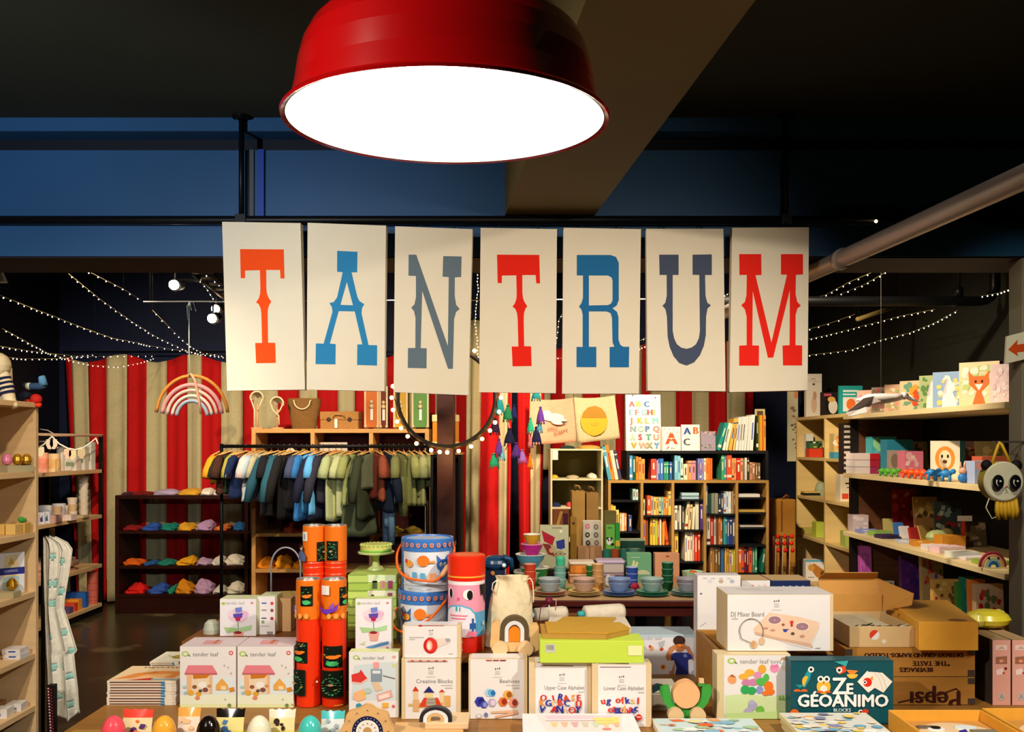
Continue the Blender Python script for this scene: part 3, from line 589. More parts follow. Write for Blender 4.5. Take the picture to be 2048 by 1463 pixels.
# --- blue tubs
TB = M('3a78c8', .35)
def tub(cx, Yc, zb, h, label, hand, rot):
    r = .0745; t = thing('toy_tub', label, 'tub', (X(cx, Yc), Yc, zb), 0, 'blue and white cardboard toy tubs')
    MB().lathe([(0, 0), (r - .002, 0), (r - .001, h * .76)], M('dce4ee', .35), n=48).build('body', t)
    ld = MB().lathe([(r + .0005, h * .76), (r + .001, h - .003), (r - .001, h), (r - .005, h), (r - .006, h - .004), (0, h - .004)], TB, n=48).build('lid', t)
    MB().lathe([(r - .012, h - .0035), (0, h - .0033)], M('a8bcd8', .4), n=32).build('lid_label', ld)
    def g(rect, ell, poly):
        for k in range(13): ell(-84 + 14 * k, .5, 4.5, .2, 'f08858', 8); ell(-84 + 14 * k, .5, 2, .1, '3a78c8', 6)
    wrapart(r + .0006, h * .77, h, 'lid_print', ld, g)
    def f(rect, ell, poly):
        rect(-90, 0, -62, 1, TB); rect(62, 0, 90, 1, 'f0f0ea' if False else '6a94d0'); rect(-60, .16, 60, .2, 'c8d4e0')
        s = 1 if rot == 0 else -1
        ell(40 * s, .66, 15, .15, '3468b8', 12); poly([(40 * s - 13, .7), (40 * s - 15, .92), (40 * s - 4, .8)], '3468b8'); poly([(40 * s + 13, .7), (40 * s + 15, .92), (40 * s + 4, .8)], '3468b8'); ell(40 * s - 5, .68, 3.6, .05, 'f4f4e8', 8); ell(40 * s + 5, .68, 3.6, .05, 'f4f4e8', 8)
        ell(40 * s - 5, .67, 1.5, .03, '101828', 6); ell(40 * s + 5, .67, 1.5, .03, '101828', 6); rect(40 * s - 8, .28, 40 * s + 8, .55, '3a72c0')
        ell(-4, .78, 13, .14, 'f07820', 12); rect(8, .72, 22, .78, 'e89850'); ell(-36, .7, 10, .09, 'e8a040', 10); ell(-44, .76, 4, .06, 'd85030', 8)
        rect(-28, .3, -18, .5, '58a8d0'); rect(-10, .3, 0, .48, '58a8d0'); ell(16, .38, 12, .1, 'e8b088', 10); ell(-44, .38, 7, .09, 'e8a888', 10)
        for k in range(3): rect(-40, .1 - k * .035, 10 - k * 8, .115 - k * .035, 'b8c4d4')
        ell(-78, .2, 6, .08, 'f0a080', 8); ell(-76, .5, 5, .06, 'f0a080', 8)
    wrapart(r - .001, 0, h * .76, 'print', t, f)
    pts = [Vector(q) for q in hand]
    sm = []
    for i in range(len(pts) - 1):
        p0, p1, p2, p3 = pts[max(i - 1, 0)], pts[i], pts[i + 1], pts[min(i + 2, len(pts) - 1)]
        for j in range(6):
            u = j / 6; sm.append(.5 * ((2 * p1) + (p2 - p0) * u + (2 * p0 - 5 * p1 + 4 * p2 - p3) * u * u + (3 * p1 - p0 - 3 * p2 + p3) * u ** 3))
    sm.append(pts[-1]); hd = MB().tube(sm, .0036, M('f06820', .5), 8).build('rope_handle', t)
    k0 = int(len(sm) * (.66 if rot == 0 else .1)); MB().tube(sm[k0:k0 + 6], [.005, .0072, .0076, .0076, .0072, .005], M('e8b480', .5), 10).build('wooden_grip', hd)
Yc = 2.60; kk = Yc / F; r = .0745
ztub = Z(1184, Yc - r) 
tub(849, Yc, ZR, ztub - ZR, 'lower blue toy tub of the two, its orange handle swung to the left', [(-r - .003, 0, .095), (-r - .014, -.03, .075), (-r - .004, -.065, .05), (-.045, -.092, .043), (-.005, -.088, .06), (.035, -.086, .09), (.066, -.05, .125)], -60)
tub(855, Yc, ztub, Z(1078, Yc - r) - ztub, 'upper blue toy tub with a cat print, standing on the other tub', [(-r - .002, 0, .125), (-r - .010, -.03, .10), (-r - .002, -.065, .065), (-.05, -.09, .045), (0, -.096, .036), (.036, -.09, .038), (.062, -.07, .07), (.078, -.03, .105), (r + .002, 0, .125)], 0)

# --- pink character tube
Yc = 2.49; r = 37 * Yc / F; h = Z(1112, Yc - r) - ZR
t = thing('toy_tube', 'pink face tube with a red cap and blue lower half', 'tube', (X(933, Yc), Yc, ZR))
MB().lathe([(0, 0), (r - .001, 0), (r, .002), (r, h * .165)], M('e0200c', .35), n=40).build('foot_band', t)
MB().lathe([(r, h * .165), (r, h * .42)], M('5aa8d0', .35), n=40).build('lower_body', t)
MB().lathe([(r, h * .42), (r, h * .70)], M('f09ab4', .35), n=40).build('upper_body', t)
MB().lathe([(r, h * .70), (r, h * .74)], M('f4e8e8', .35), n=40).build('collar', t)
cp = MB().lathe([(r + .001, h * .74), (r + .001, h * .76), (r + .001, h * .775), (r + .001, h * .79), (r + .001, h * .985), (r - .002, h), (r - .01, h - .001), (0, h - .001)], [M('e0200c', .3), M('e0200c', .3), M('f0b040', .3), M('e02c10', .3), M('e02c10', .3), M('e02c10', .3), M('e02c10', .3)], n=40).build('cap', t)
def f(rect, ell, poly):
    ell(-52, .615, 13, .055, 'f8e8ec'); ell(-50, .612, 7, .05, '181010'); ell(8, .605, 16, .055, 'f8f0ec'); ell(13, .60, 9, .05, '140c0c'); ell(-22, .56, 4, .02, 'e05890', 8)
    poly([(45, .70), (90, .70), (90, .5), (78, .56), (70, .5), (62, .6), (50, .58)], '181418'); poly([(-70, .36), (-66, .44), (-50, .485), (-15, .50), (15, .47), (30, .41), (34, .32), (30, .20), (15, .165), (-70, .165)], '58b0d8'); poly([(-66, .35), (-62, .43), (-46, .47), (-15, .485), (12, .455), (26, .4), (30, .32), (26, .2), (12, .165), (-66, .165)], 'ecdfe8')
    rect(-30, .43, -15, .48, '38a0a8'); rect(-52, .38, 6, .392, 'e86888'); rect(-46, .35, 0, .362, 'e86888'); ell(-30, .25, 16, .05, 'e87890', 10); rect(12, .25, 30, .31, '2858a0'); rect(18, .2, 24, .36, '2858a0'); poly([(0, .18), (10, .23), (34, .22), (30, .165)], 'f080a0'); ell(58, .3, 6, .025, 'a8d8e8', 8)
    ell(-12, .12, 5, .012, 'f8e8d8', 8); ell(-12, .04, 5, .012, 'f8e8d8', 8); rect(52, 0, 57, .16, 'f0b040')
wrapart(r, 0, h, 'print', t, f)

# --- dark blue toy behind the pink tube
mb = MB(); Yc = 2.85; mb.box((X(968, Yc), Yc, ZR), (X(1010, Yc), Yc + .08, Z(1140, Yc)), M('14223c', .4)); mb.ball(P(992, 1125, Yc + .03), .035, M('163a5c', .25), 14, 8, (1.3, 1, .75)); mb.ball(P(1012, 1160, Yc + .03), .02, M('1a5080', .3), 10, 6); mb.ball(P(1008, 1130, Yc - .01), .007, M('e8f0f4', .3), 8, 6); mb.ball(P(985, 1146, Yc), .008, M('c88850', .4), 8, 6)
mb.tube([P(1005, 1112, Yc), P(1022, 1118, Yc), P(1024, 1140, Yc + .02)], .008, M('14406a', .3), 8)
solo(mb, 'toy_figure', 'dark navy toy figure half hidden behind the cotton bag', 'toy')

# --- cotton drawstring bag
Yc = 2.52; o3 = P(1018, 1303, Yc); rows = [(1303, 968, 1068), (1296, 966, 1066), (1275, 970, 1066), (1240, 974, 1066), (1205, 978, 1065), (1185, 983, 1063), (1168, 989, 1058), (1158, 994, 1054), (1150, 988, 1060)]
mb = MB(); vs = []; n = 40
for j, (py, xa, xb) in enumerate(rows):
    cx, hw = X((xa + xb) / 2, Yc), X(xb, Yc) - X((xa + xb) / 2, Yc); z = max(Z(py, Yc), ZR + .001) - ZR; dp = [.030, .034, .035, .034, .03, .024, .014, .009, .013][j]
    for i in range(n):
        a = 2 * PI * i / n; w = 1 + [.0, .02, .03, .04, .05, .07, .22, .35, .32][j] * math.sin(a * 9 + j * .6) * (1 if j > 5 else .6)
        vs.append((cx - o3.x + hw * math.cos(a) * (1 if j < 6 else .97), dp * math.sin(a) * w + .006 * math.sin(j * 1.3 + 3 * a), z))
fs = [(j * n + i, j * n + (i + 1) % n, (j + 1) * n + (i + 1) % n, (j + 1) * n + i) for j in range(len(rows) - 1) for i in range(n)] + [tuple(range(n))[::-1]]
t = thing('drawstring_bag', 'cream cotton drawstring bag standing behind the rainbow car', 'bag', (o3.x, Yc, ZR))
mb.add(vs, fs, M('dccba6', .85, kind='cloth'), True); bo = mb.build('pouch', t); s_ = bo.modifiers.new('s', 'SUBSURF'); s_.levels = s_.render_levels = 1
def loc(px, py, dy=0): q = P(px, py, Yc); return (q.x - o3.x, dy, q.z - ZR)
MB().tube([loc(1052, 1158, -.012), loc(1060, 1154, -.013), loc(1065, 1162, -.014), loc(1067, 1185, -.02), loc(1066, 1200, -.03)], .0016, M('e8dcc0', .8), 6).build('cord', t)
MB().tube([loc(994, 1158, -.012), loc(986, 1164, -.014), loc(984, 1176, -.016), loc(992, 1186, -.022), loc(994, 1160, -.014)], .0016, M('e8dcc0', .8), 6).build('cord', t)
Art_ = None
# --- rainbow car
Yf = 2.408; k = Yf / F; dp = .03
t = thing('wooden_toy_car', 'wooden toy car with a rainbow arch cut into its side', 'toy car', (X(1028, Yf), Yf, ZR))
def q_(pts, cx=1028, base=1312.5): return [((x - cx) * k, (base - y) * k) for x, y in pts]
def arch(cx, cy, ro, ri, base, n=14): return [(cx - ro, base)] + [(cx + ro * math.cos(PI - PI * i / n), cy - ro * math.sin(PI * i / n)) for i in range(n + 1)] + [(cx + ro, base), (cx + ri, base)] + [(cx + ri * math.cos(PI * i / n), cy - ri * math.sin(PI * i / n)) for i in range(n + 1)] + [(cx - ri, base)]
BODY = M('e0b478', .5, kind='ply')
mb = MB(); mb.prism(q_([(983, 1300), (980, 1290), (984, 1248), (990, 1244), (999, 1244), (999, 1285), (1060, 1285), (1060, 1250), (1074, 1250), (1078, 1256), (1077, 1300), (1070, 1304), (990, 1304)])[::-1], (0, 0, 0), (1, 0, 0), (0, 0, 1), -dp, BODY); mb.build('body', t, .002)
for ro, ri, c, nm in ((29, 20, '5a4a30', 'outer_arch'), (19.5, 12, 'd8d8dc', 'middle_arch')):
    MB().prism(q_(arch(1029, 1262, ro, ri, 1284.5))[::-1], (0, .002, 0), (1, 0, 0), (0, 0, 1), -(dp - .004), M(c, .5)).build(nm, t, .0008)
MB().prism(q_([(1017.5, 1284)] + [(1029 - 11.5 * math.cos(PI * i / 10), 1266 - 12 * math.sin(PI * i / 10)) for i in range(11)] + [(1040.5, 1284)])[::-1], (0, .004, 0), (1, 0, 0), (0, 0, 1), -.02, M('f08018', .5)).build('inner_arch', t, .0008)
for cx in (1000, 1051):
    mb = MB(); mb.lathe([(0, -.006), (15 * k, -.006), (15.5 * k, -.004), (15.5 * k, .005), (0, .005)], M('e2bc8c', .5), ((cx - 1028) * k, -.004, 15.6 * k), 26, R=Matrix.Rotation(PI / 2, 4, 'X')); mb.build('wheel', t)
    mb = MB(); mb.lathe([(0, -.006), (15 * k, -.006), (15.5 * k, -.004), (15.5 * k, .005), (0, .005)], M('e2bc8c', .5), ((cx - 1028) * k, dp + .006, 15.6 * k), 26, R=Matrix.Rotation(PI / 2, 4, 'X')); mb.build('wheel', t)

# --- white wooden-toy cartons
TAN = M('dcc39a', .5)
def blocks(a):
    catlogo(a, 862, 1339); a.t('Creative Blocks', 905, 1365, 11.5, TXT, 'r'); a.r(882, 1369, 905, 1370.5, G1); a.r(890, 1374, 905, 1376, G1)
    for x0, y0, x1, y1, c in ((827, 1380, 836, 1412, 'e4c494'), (880, 1382, 888, 1406, 'e8cc9c'), (850, 1382, 866, 1398, 'e8d090'), (826, 1398, 838, 1422, 'dcae78'), (889, 1390, 901, 1412, 'e0a860'), (838, 1404, 886, 1414, 'd8a058'), (817, 1406, 828, 1411, 'd8b070')): a.r(x0, y0, x1, y1, c)
    a.p([(825, 1381), (831, 1371), (838, 1381)], 'd03828'); a.p([(878, 1383), (884, 1377), (890, 1383)], 'd03828'); a.p([(847, 1384), (858, 1371), (869, 1384)], '28287a'); a.p([(838, 1412), (848, 1394), (876, 1394), (884, 1412)], 'd84020'); a.p([(852, 1410), (854, 1394), (870, 1394), (872, 1410)], 'b0a894'); a.r(855, 1397, 869, 1399, '8a8478'); a.r(854, 1403, 870, 1405, '8a8478')
    a.p([(852, 1420), (860, 1417), (874, 1426), (864, 1431)], 'e4c08c'); a.p([(870, 1418), (876, 1415), (892, 1424), (884, 1429)], 'e8c898'); a.r(815, 1319, 895, 1322, 'd8a8a0')
    for i in range(5): a.r(822 + 16 * i, 1319, 828 + 16 * i, 1321.5, ['b83830', 'a04028', 'c05040'][i % 3])
WF = M('ebe7e6', .3)
def WP(x0, x1, fn, y0=None, y1=None):
    def g(a):
        X0, Y0, X1, Y1 = a.R; a.r(x0, Y0 + 1.5 if y0 is None else y0, x1, Y1 - 1 if y1 is None else y1, WF); fn(a)
    return g
def wt(u0, u1): return lambda a: a.r(u0, 0, u1, 1, WF)
Yb = 2.345; zbx = Z(1316, Yb)
carton('toy_box', 'white carton picturing a wooden block castle, under the torch carton', 'box', 803, 921, 1316, Yb, ZT, .055, TAN, WP(811, 912, blocks), 'white wooden toy cartons', topart=wt(.07, .92))
def torch(a):
    catlogo(a, 862, 1263, .8); a.l([(836, 1250), (888, 1250)], 1.6, 'c07068'); a.r(838, 1248.5, 844, 1252, 'c03028')
    a.r(819, 1273, 848, 1274.6, G1); a.r(819, 1277, 830, 1278.4, G1)
    a.p([(872, 1276), (896, 1275), (901, 1279), (900, 1284), (876, 1294)], 'e8d4c8'); a.p([(890, 1276), (900, 1276), (901, 1281), (893, 1284)], 'a0a4b0'); a.e(861, 1290, 14, 16, 'c81c18'); a.e(863, 1289, 11, 14, 'e03428'); a.e(859, 1290, 6, 10, 'f0b0a0'); a.e(858, 1291, 3, 7, 'f8e8d8', n=10); a.r(897, 1306, 906, 1307, G1)
carton('toy_box', 'small white carton picturing a red torch, lying on the castle carton', 'box', 805, 922, 1250, 2.35, zbx + .0006, .05, TAN, WP(809, 914, torch), 'white wooden toy cartons', topart=wt(.05, .93))
def bees(a):
    catlogo(a, 995, 1340); a.t('Beehives', 1039, 1365, 11.5, TXT, 'r'); a.r(1012, 1369, 1039, 1370.4, G1); a.r(1026, 1374, 1039, 1376, G1)
    for k, c in enumerate(('c05040', 'a04840', '903020')): a.r(972 + 14 * k, 1318.5, 984 + 14 * k, 1321, c)
    def hx(x, y, r, c, c2): a.p([(x + r * math.cos(t * PI / 3), y + r * math.sin(t * PI / 3)) for t in range(6)], c); a.e(x + r * .25, y, r * .55, r * .65, c2, n=10)
    for x, y, r, c, c2 in ((978, 1384, 9, 'b0d0e8', '50a8d8'), (984, 1385, 8, '68b0e0', '2870b0'), (960, 1402, 11, '3038a8', '1c2070'), (968, 1408, 8, '4048b0', '8890d8'), (984, 1404, 9, 'b8a8c8', 'e0d0e0'), (1016, 1388, 10, 'f0b050', 'a05820'), (1006, 1402, 10, 'e07838', 'a03018'), (1027, 1404, 10, 'e89078', '903828')): hx(x, y, r, c, c2)
    a.p([(982, 1421), (1034, 1418), (1034, 1424), (982, 1425)], 'e4b896'); a.p([(990, 1430), (1036, 1421), (1036, 1426), (990, 1435)], 'e0b090')
    a.e(958, 1430, 6, 5, 'c8c4d0', n=10); a.e(958, 1430, 3, 3, WF, n=8); a.e(972, 1428, 4, 5, '7078a8', n=8); a.r(1030, 1435, 1038, 1436.2, G1)
carton('toy_box', 'white carton picturing blue and orange bee hexagons', 'box', 937, 1055, 1316, Yb, ZT, .055, TAN, WP(941, 1048, bees), 'white wooden toy cartons', topart=wt(.04, .93))
RC = ['d03028', '2c2c98', 'e08830', 'd03028', '2c2c98', 'e8d8c0']
def letters(word, x, y, w, cols, a, sd, size=12):
    rn = random.Random(sd)
    for i, ch in enumerate(word):
        if ch != ' ':
            yy, ro = y + rn.uniform(-1.5, 1.5), rn.uniform(-.25, .25)
            for dx in (-.8, 0, .8): a.t(ch, x + w * i + dx, yy, size * 1.2, cols[i % len(cols)], 'c', ro)
def upper(a):
    catlogo(a, 1124, 1352); a.t('Upper Case Alphabet', 1169, 1378, 11.5, TXT, 'r', 0, 80); a.r(1156, 1382, 1169, 1384, G1)
    a.l([(1076, 1323), (1140, 1324)], 1.3, '404040'); a.l([(1082, 1330), (1146, 1331)], 1.3, '806058')
    letters('O', 1088, 1401, 11, ['d03028'], a, 1, 14); letters('IRASE', 1108, 1400, 12.5, ['d03028', '2c2c98', 'd84030', 'e8a050', 'd03028'], a, 2, 15); letters('KGOBC U', 1085, 1411, 12, ['e09040', '2c2c90', 'ecc890', 'd03028', '2c3090', 'd03028', 'd03028'], a, 3, 15)
    letters('V ANIOY', 1083, 1424, 12, ['2c2c90', 'e8dcc8', 'd02820', '2c2c98', 'e8c8a0', 'd03028', '2c2c90'], a, 4, 16); letters('LSNDC', 1096, 1433, 13, ['e8d4b0', 'e0d0b8', '303090', 'ecd8c0'], a, 5, 13)
def lower(a):
    catlogo(a, 1243, 1356); a.t('Lower Case Alphabet', 1288, 1379, 11.5, TXT, 'r', 0, 80); a.r(1276, 1383, 1288, 1385, G1)
    a.l([(1196, 1325), (1258, 1326)], 1.3, '706050'); a.l([(1200, 1333), (1262, 1333)], 1.3, '806058')
    letters('ug ofkal', 1207, 1406, 9.8, ['d03028', '2c2c98', 'd84030', 'd03028', 'd84028', '2c2c98', 'e8c080', 'd03028'], a, 6, 16); letters('ag ac', 1228, 1422, 11, ['d03028', '2c2c90', 'd03028'], a, 7, 17); letters('ogdye', 1222, 1424, 11, ['d03028', '2c3098', 'e8a060', 'd02820', '3438a0'], a, 8, 17); letters('vnsz', 1246, 1436, 8, ['302030', 'e8c070', 'e0a850'], a, 9, 12)
    a.e(1277, 1432, 6, 6, 'd82818'); a.r(1273, 1430.5, 1281, 1432.5, WF); a.r(1279, 1447, 1288, 1448, G1)
carton('toy_box', 'white carton picturing capital letters in red and blue', 'box', 1058, 1182, 1324, 2.30, ZT, .058, TAN, WP(1071, 1174, upper), 'white wooden toy cartons', topart=wt(.1, .93))
carton('toy_box', 'white carton picturing small letters in red and blue', 'box', 1184, 1303, 1327, 2.28, ZT, .058, TAN, WP(1196, 1292, lower), 'white wooden toy cartons', topart=wt(.08, .92))
# lime lid box with kraft boxes on top
zl = max(Z(1324, 2.30), Z(1327, 2.28)) + .0012
def lime(a): a.r(1090, 1287, 1111, 1304, 'c8c8b8'); [a.r(1093 + 2.2 * i, 1289, 1094.2 + 2.2 * i, 1299, '808070') for i in range(7)]; a.r(1256, 1290, 1284, 1310, 'e4e8a8')
carton('craft_box', 'long lime green box with a barcode label lying across the letter cartons', 'box', 1080, 1288, 1281, 2.285, zl, .09, M('c4dc4c', .4), lime)
zk = Z(1281, 2.285) + .0008 if False else zl + (Z(1281, 2.285) - zl) + .0008
mb = MB(); Y0 = 2.30; 
def quadbox(mb, pts, z0, z1, m):
    """slab from a ground outline (x,y) list"""
    n = len(pts); mb.add([(x, y, z0) for x, y in pts] + [(x, y, z1) for x, y in pts], [tuple(range(n))[::-1], tuple(range(n, 2 * n))] + [(i, (i + 1) % n, (i + 1) % n + n, i + n) for i in range(n)], m)
GOLD = M('c89a34', .45, kind='kraft')
quadbox(mb, [(X(1092, 2.33), 2.33), (X(1262, 2.30), 2.30), (X(1268, 2.49), 2.49), (X(1075, 2.50), 2.50)], ZR + .03, ZR + .031, M('e6dcd0', .4)); mb = MB()
quadbox(mb, [(X(1084, 2.31), 2.31), (X(1212, 2.30), 2.30), (X(1258, 2.36), 2.36), (X(1246, 2.40), 2.40), (X(1080, 2.44), 2.44)], zk, zk + .012, M('b8893c', .5, kind='kraft'))
quadbox(mb, [(X(1094, 2.32), 2.32), (X(1216, 2.305), 2.305), (X(1261, 2.365), 2.365), (X(1240, 2.44), 2.44), (X(1090, 2.45), 2.45)], zk + .0125, zk + .016, GOLD)
for dx in (0, 18): mb.add([P(1150 + dx, 1250, 2.37), P(1160 + dx, 1249, 2.37), P(1160 + dx, 1252, 2.36), P(1150 + dx, 1253, 2.36)], [(0, 1, 2, 3)], 'a87c30') if False else None
solo(mb, 'flat_kraft_box', 'flat golden kraft craft box lying crooked on the lime green box', 'box')
mb = MB(); quadbox(mb, [(X(1092, 2.46), 2.46), (X(1262, 2.46), 2.46), (X(1250, 2.60), 2.60), (X(1100, 2.60), 2.60)], ZR + .001, Z(1252, 2.46), M('e2d4c0', .45))
solo(mb, 'cream_box', 'cream box behind the golden kraft box on the riser', 'box', bevel=.001)
mb = MB(); quadbox(mb, [(X(1106, 2.47), 2.47), (X(1215, 2.47), 2.47), (X(1232, 2.56), 2.56), (X(1128, 2.57), 2.57)], Z(1252, 2.46) + .001, Z(1252, 2.46) + .006, GOLD)
solo(mb, 'kraft_sheet', 'thin golden kraft sheet resting on the cream box', 'card sheet')
# rolls behind
for nm, a0_, a1_, r, lb in (('r1', (1068, 1232), (1132, 1234), .022, 'pale rolled paper lying behind the cotton bag'), ('r2', (1168, 1234), (1246, 1226), .026, 'thicker pale roll lying right of the other roll on the riser')):
    A, B = P(*a0_, 2.86), P(*a1_, 2.90); A.z = ZR + r + .001; B.z = ZR + r + .001
    mb = MB(); dd = (B - A).normalized(); mb.tube([A, A + dd * .004, B - dd * .012, B], [r * .8, r, r * 1.02, r * .9], M('ded2bc', .7, kind='cloth'), 18); mb.tube([A - dd * .02, A], [r * .35, r * .4], M('38a8a8' if nm == 'r2' else 'b8d8e0', .5), 10)
    solo(mb, 'paper_roll', lb, 'roll')
mb = MB(); o_ = P(1098, 1240, 2.74); mb.ball((o_.x, 2.74, ZR + .09), .012, M('701838', .5), 10, 6); mb.tube([(o_.x, 2.74, ZR + .001), (o_.x, 2.74, ZR + .085)], .002, M('d8c8b8', .5), 6); mb.tube([(o_.x, 2.74, ZR + .08), (o_.x - .025, 2.738, ZR + .07), (o_.x - .03, 2.737, ZR + .03), (o_.x - .012, 2.737, ZR + .001)], .0015, M('7a2848', .6), 6); mb.tube([(o_.x, 2.74, ZR + .09), (o_.x + .022, 2.738, ZR + .095), (o_.x + .02, 2.74, ZR + .06)], .0015, M('e0a0a8', .6), 6)
mb.lathe([(.014, 0), (.014, .003), (0, .0035)], M('d8c8b8', .5), (o_.x, 2.74, ZR), 14)
solo(mb, 'flower_ornament', 'small maroon flower ornament on a stem behind the golden box', 'ornament')

# child photo carton
def child(a):
    x0, y0, x1, y1 = a.R; a.r(1262, 1268, 1392, 1274, 'b8ccd8'); a.t('tender leaf', 1280, 1279, 10, '9a98a0'); a.p([(1262, 1302), (1290, 1308), (1316, 1330), (1330, 1358), (1300, 1360), (1262, 1350)], 'd8dae0')
    for x, y, r, c in ((1303, 1296, 5, 'd8a070'), (1300, 1292, 3, 'd04830'), (1323, 1297, 4, 'c85030'), (1326, 1333, 6, 'e8b060'), (1326, 1333, 3, 'b04020'), (1342, 1344, 4, 'c88070'), (1343, 1352, 4, 'b87068'), (1388, 1345, 6, 'a0b0c8')): a.e(x, y, r, r, c, n=9)
    a.p([(1316, 1284), (1330, 1279), (1328, 1290), (1320, 1296)], 'b8bcc0'); a.e(1391, 1275, 4, 4, 'a06078', n=10); a.e(1391, 1288, 4, 4, '985068', n=10); a.e(1391, 1302, 4, 4, '903858', n=10)
    SK = 'c08058'
    a.p([(1344, 1308), (1349, 1304), (1374, 1304), (1380, 1310), (1376, 1320), (1377, 1358), (1348, 1358), (1353, 1334), (1349, 1322)], '26307c'); a.p([(1349, 1336), (1346, 1358), (1338, 1358), (1349, 1322)], SK)
    a.p([(1331, 1311), (1338, 1294), (1349, 1288), (1355, 1292), (1346, 1302), (1342, 1318), (1334, 1320)], SK); a.p([(1370, 1290), (1378, 1292), (1389, 1312), (1386, 1320), (1378, 1316), (1374, 1300), (1366, 1294)], SK)
    a.p([(1342, 1308), (1349, 1304), (1350, 1318), (1342, 1320)], '26307c'); a.p([(1374, 1304), (1382, 1308), (1386, 1316), (1376, 1318)], '26307c'); a.e(1359, 1290, 11, 13, SK); a.e(1358, 1280, 12, 10, '3a2018'); a.e(1359, 1292, 10, 5, 'e0883c'); a.e(1354, 1292, 4, 4, 'c06820', n=8); a.e(1364, 1292, 4, 4, 'c06820', n=8); a.p([(1366, 1309), (1371, 1305), (1375, 1312), (1368, 1314)], '7088c0')
    for i in range(8): a.r(1264 + i * 14, 1356, 1274 + i * 14, 1357.5, 'c0c0c8')
carton('toy_box', 'white carton printed with a child in navy holding orange binoculars', 'box', 1264, 1394, 1268, 2.80, ZT, .12, M('dcd8dc', .35), child, front=M('e4e2e8', .3), topart=lambda a: a.r(0, 0, 1, 1, 'b8ccd8'))

# crates ------------------------------------------------------------
CR = M('b07a34', .6, kind='woodx')
def crate(name, label, x0, x1, y0, y1, z0, z1, art=None, rz=0):
    mb = MB(); t_ = .012; h = z1 - z0
    mb.box((x0, y0, z0), (x1, y0 + t_, z1), CR); mb.box((x0, y1 - t_, z0), (x1, y1, z1), CR); mb.box((x0, y0 + t_, z0), (x0 + t_, y1 - t_, z1), CR); mb.box((x1 - t_, y0 + t_, z0), (x1, y1 - t_, z1), CR)
    mb.box((x0 + t_, y0 + t_, z0), (x1 - t_, y1 - t_, z0 + .008), CR)
    for x in (x0, x1 - .02): mb.box((x, y0 - .0016, z0 + .002), (x + .02, y0, z0 + .018), M('5a5048', .5, .6)); mb.box((x, y0 - .0016, z1 - .018), (x + .02, y0, z1 - .002), M('5a5048', .5, .6))
    if art:
        pyt, pyb = VY + (CZ - z1) * F / y0, VY + (CZ - z0) * F / y0
        art(Art(mb, (x0, y0, z0), (1, 0, 0), (0, 0, 1), x1 - x0, h, (VX + x0 * F / y0, pyt, VX + x1 * F / y0, pyb)))
    return solo(mb, name, label, 'crate', 'old wooden drink crates', bevel=.0015)
INK = M('3a1208', .7)
Yc = 2.47; zc = [ZT + .001, ZT + .0765, ZT + .0785, ZT + .1555]
def cr_top(a):      # lettering upside down, as the crate lies
    for d in (-.7, 0, .7): a.t('DETROIT-GRAND RAPIDS-TOLEDO"', 1825 + d, 1305, 12.5, INK, 'c', 0, 230, True); a.t('"THE TASTE', 1862 + d, 1321, 14, INK, 'c', 0, 120, True); a.t('BEVERAGES', 1832 + d, 1334, 13, INK, 'c', 0, 108, True)
def cr_bot(a):
    for d in (-1.5, 0, 1.5): a.t('Pepsi', 1870 + d, 1382, 50, INK, 'c', 0, 110, True); a.l([(1796, 1404), (1830, 1396), (1880, 1388), (1912, 1376), (1918, 1382)], 2.5, INK)
cxx0, cxx1 = X(1690, Yc), X(1950, Yc)
crate('wooden_crate', 'upper old wooden drink crate with dark upside-down lettering', cxx0, cxx1, Yc, 2.80, zc[2], zc[3], cr_top)
crate('wooden_crate', 'lower old wooden drink crate with a large script word', cxx0, cxx1, Yc, 2.80, zc[0], zc[1], cr_bot)
crate('wooden_crate', 'upper wooden crate under the mixer toy carton', .556, .86, 2.41, 2.72, zc[2], zc[3])
crate('wooden_crate', 'bottom wooden crate under the mixer toy carton', .556, .86, 2.41, 2.72, zc[0], zc[1])
zz = zc[3] + .0008
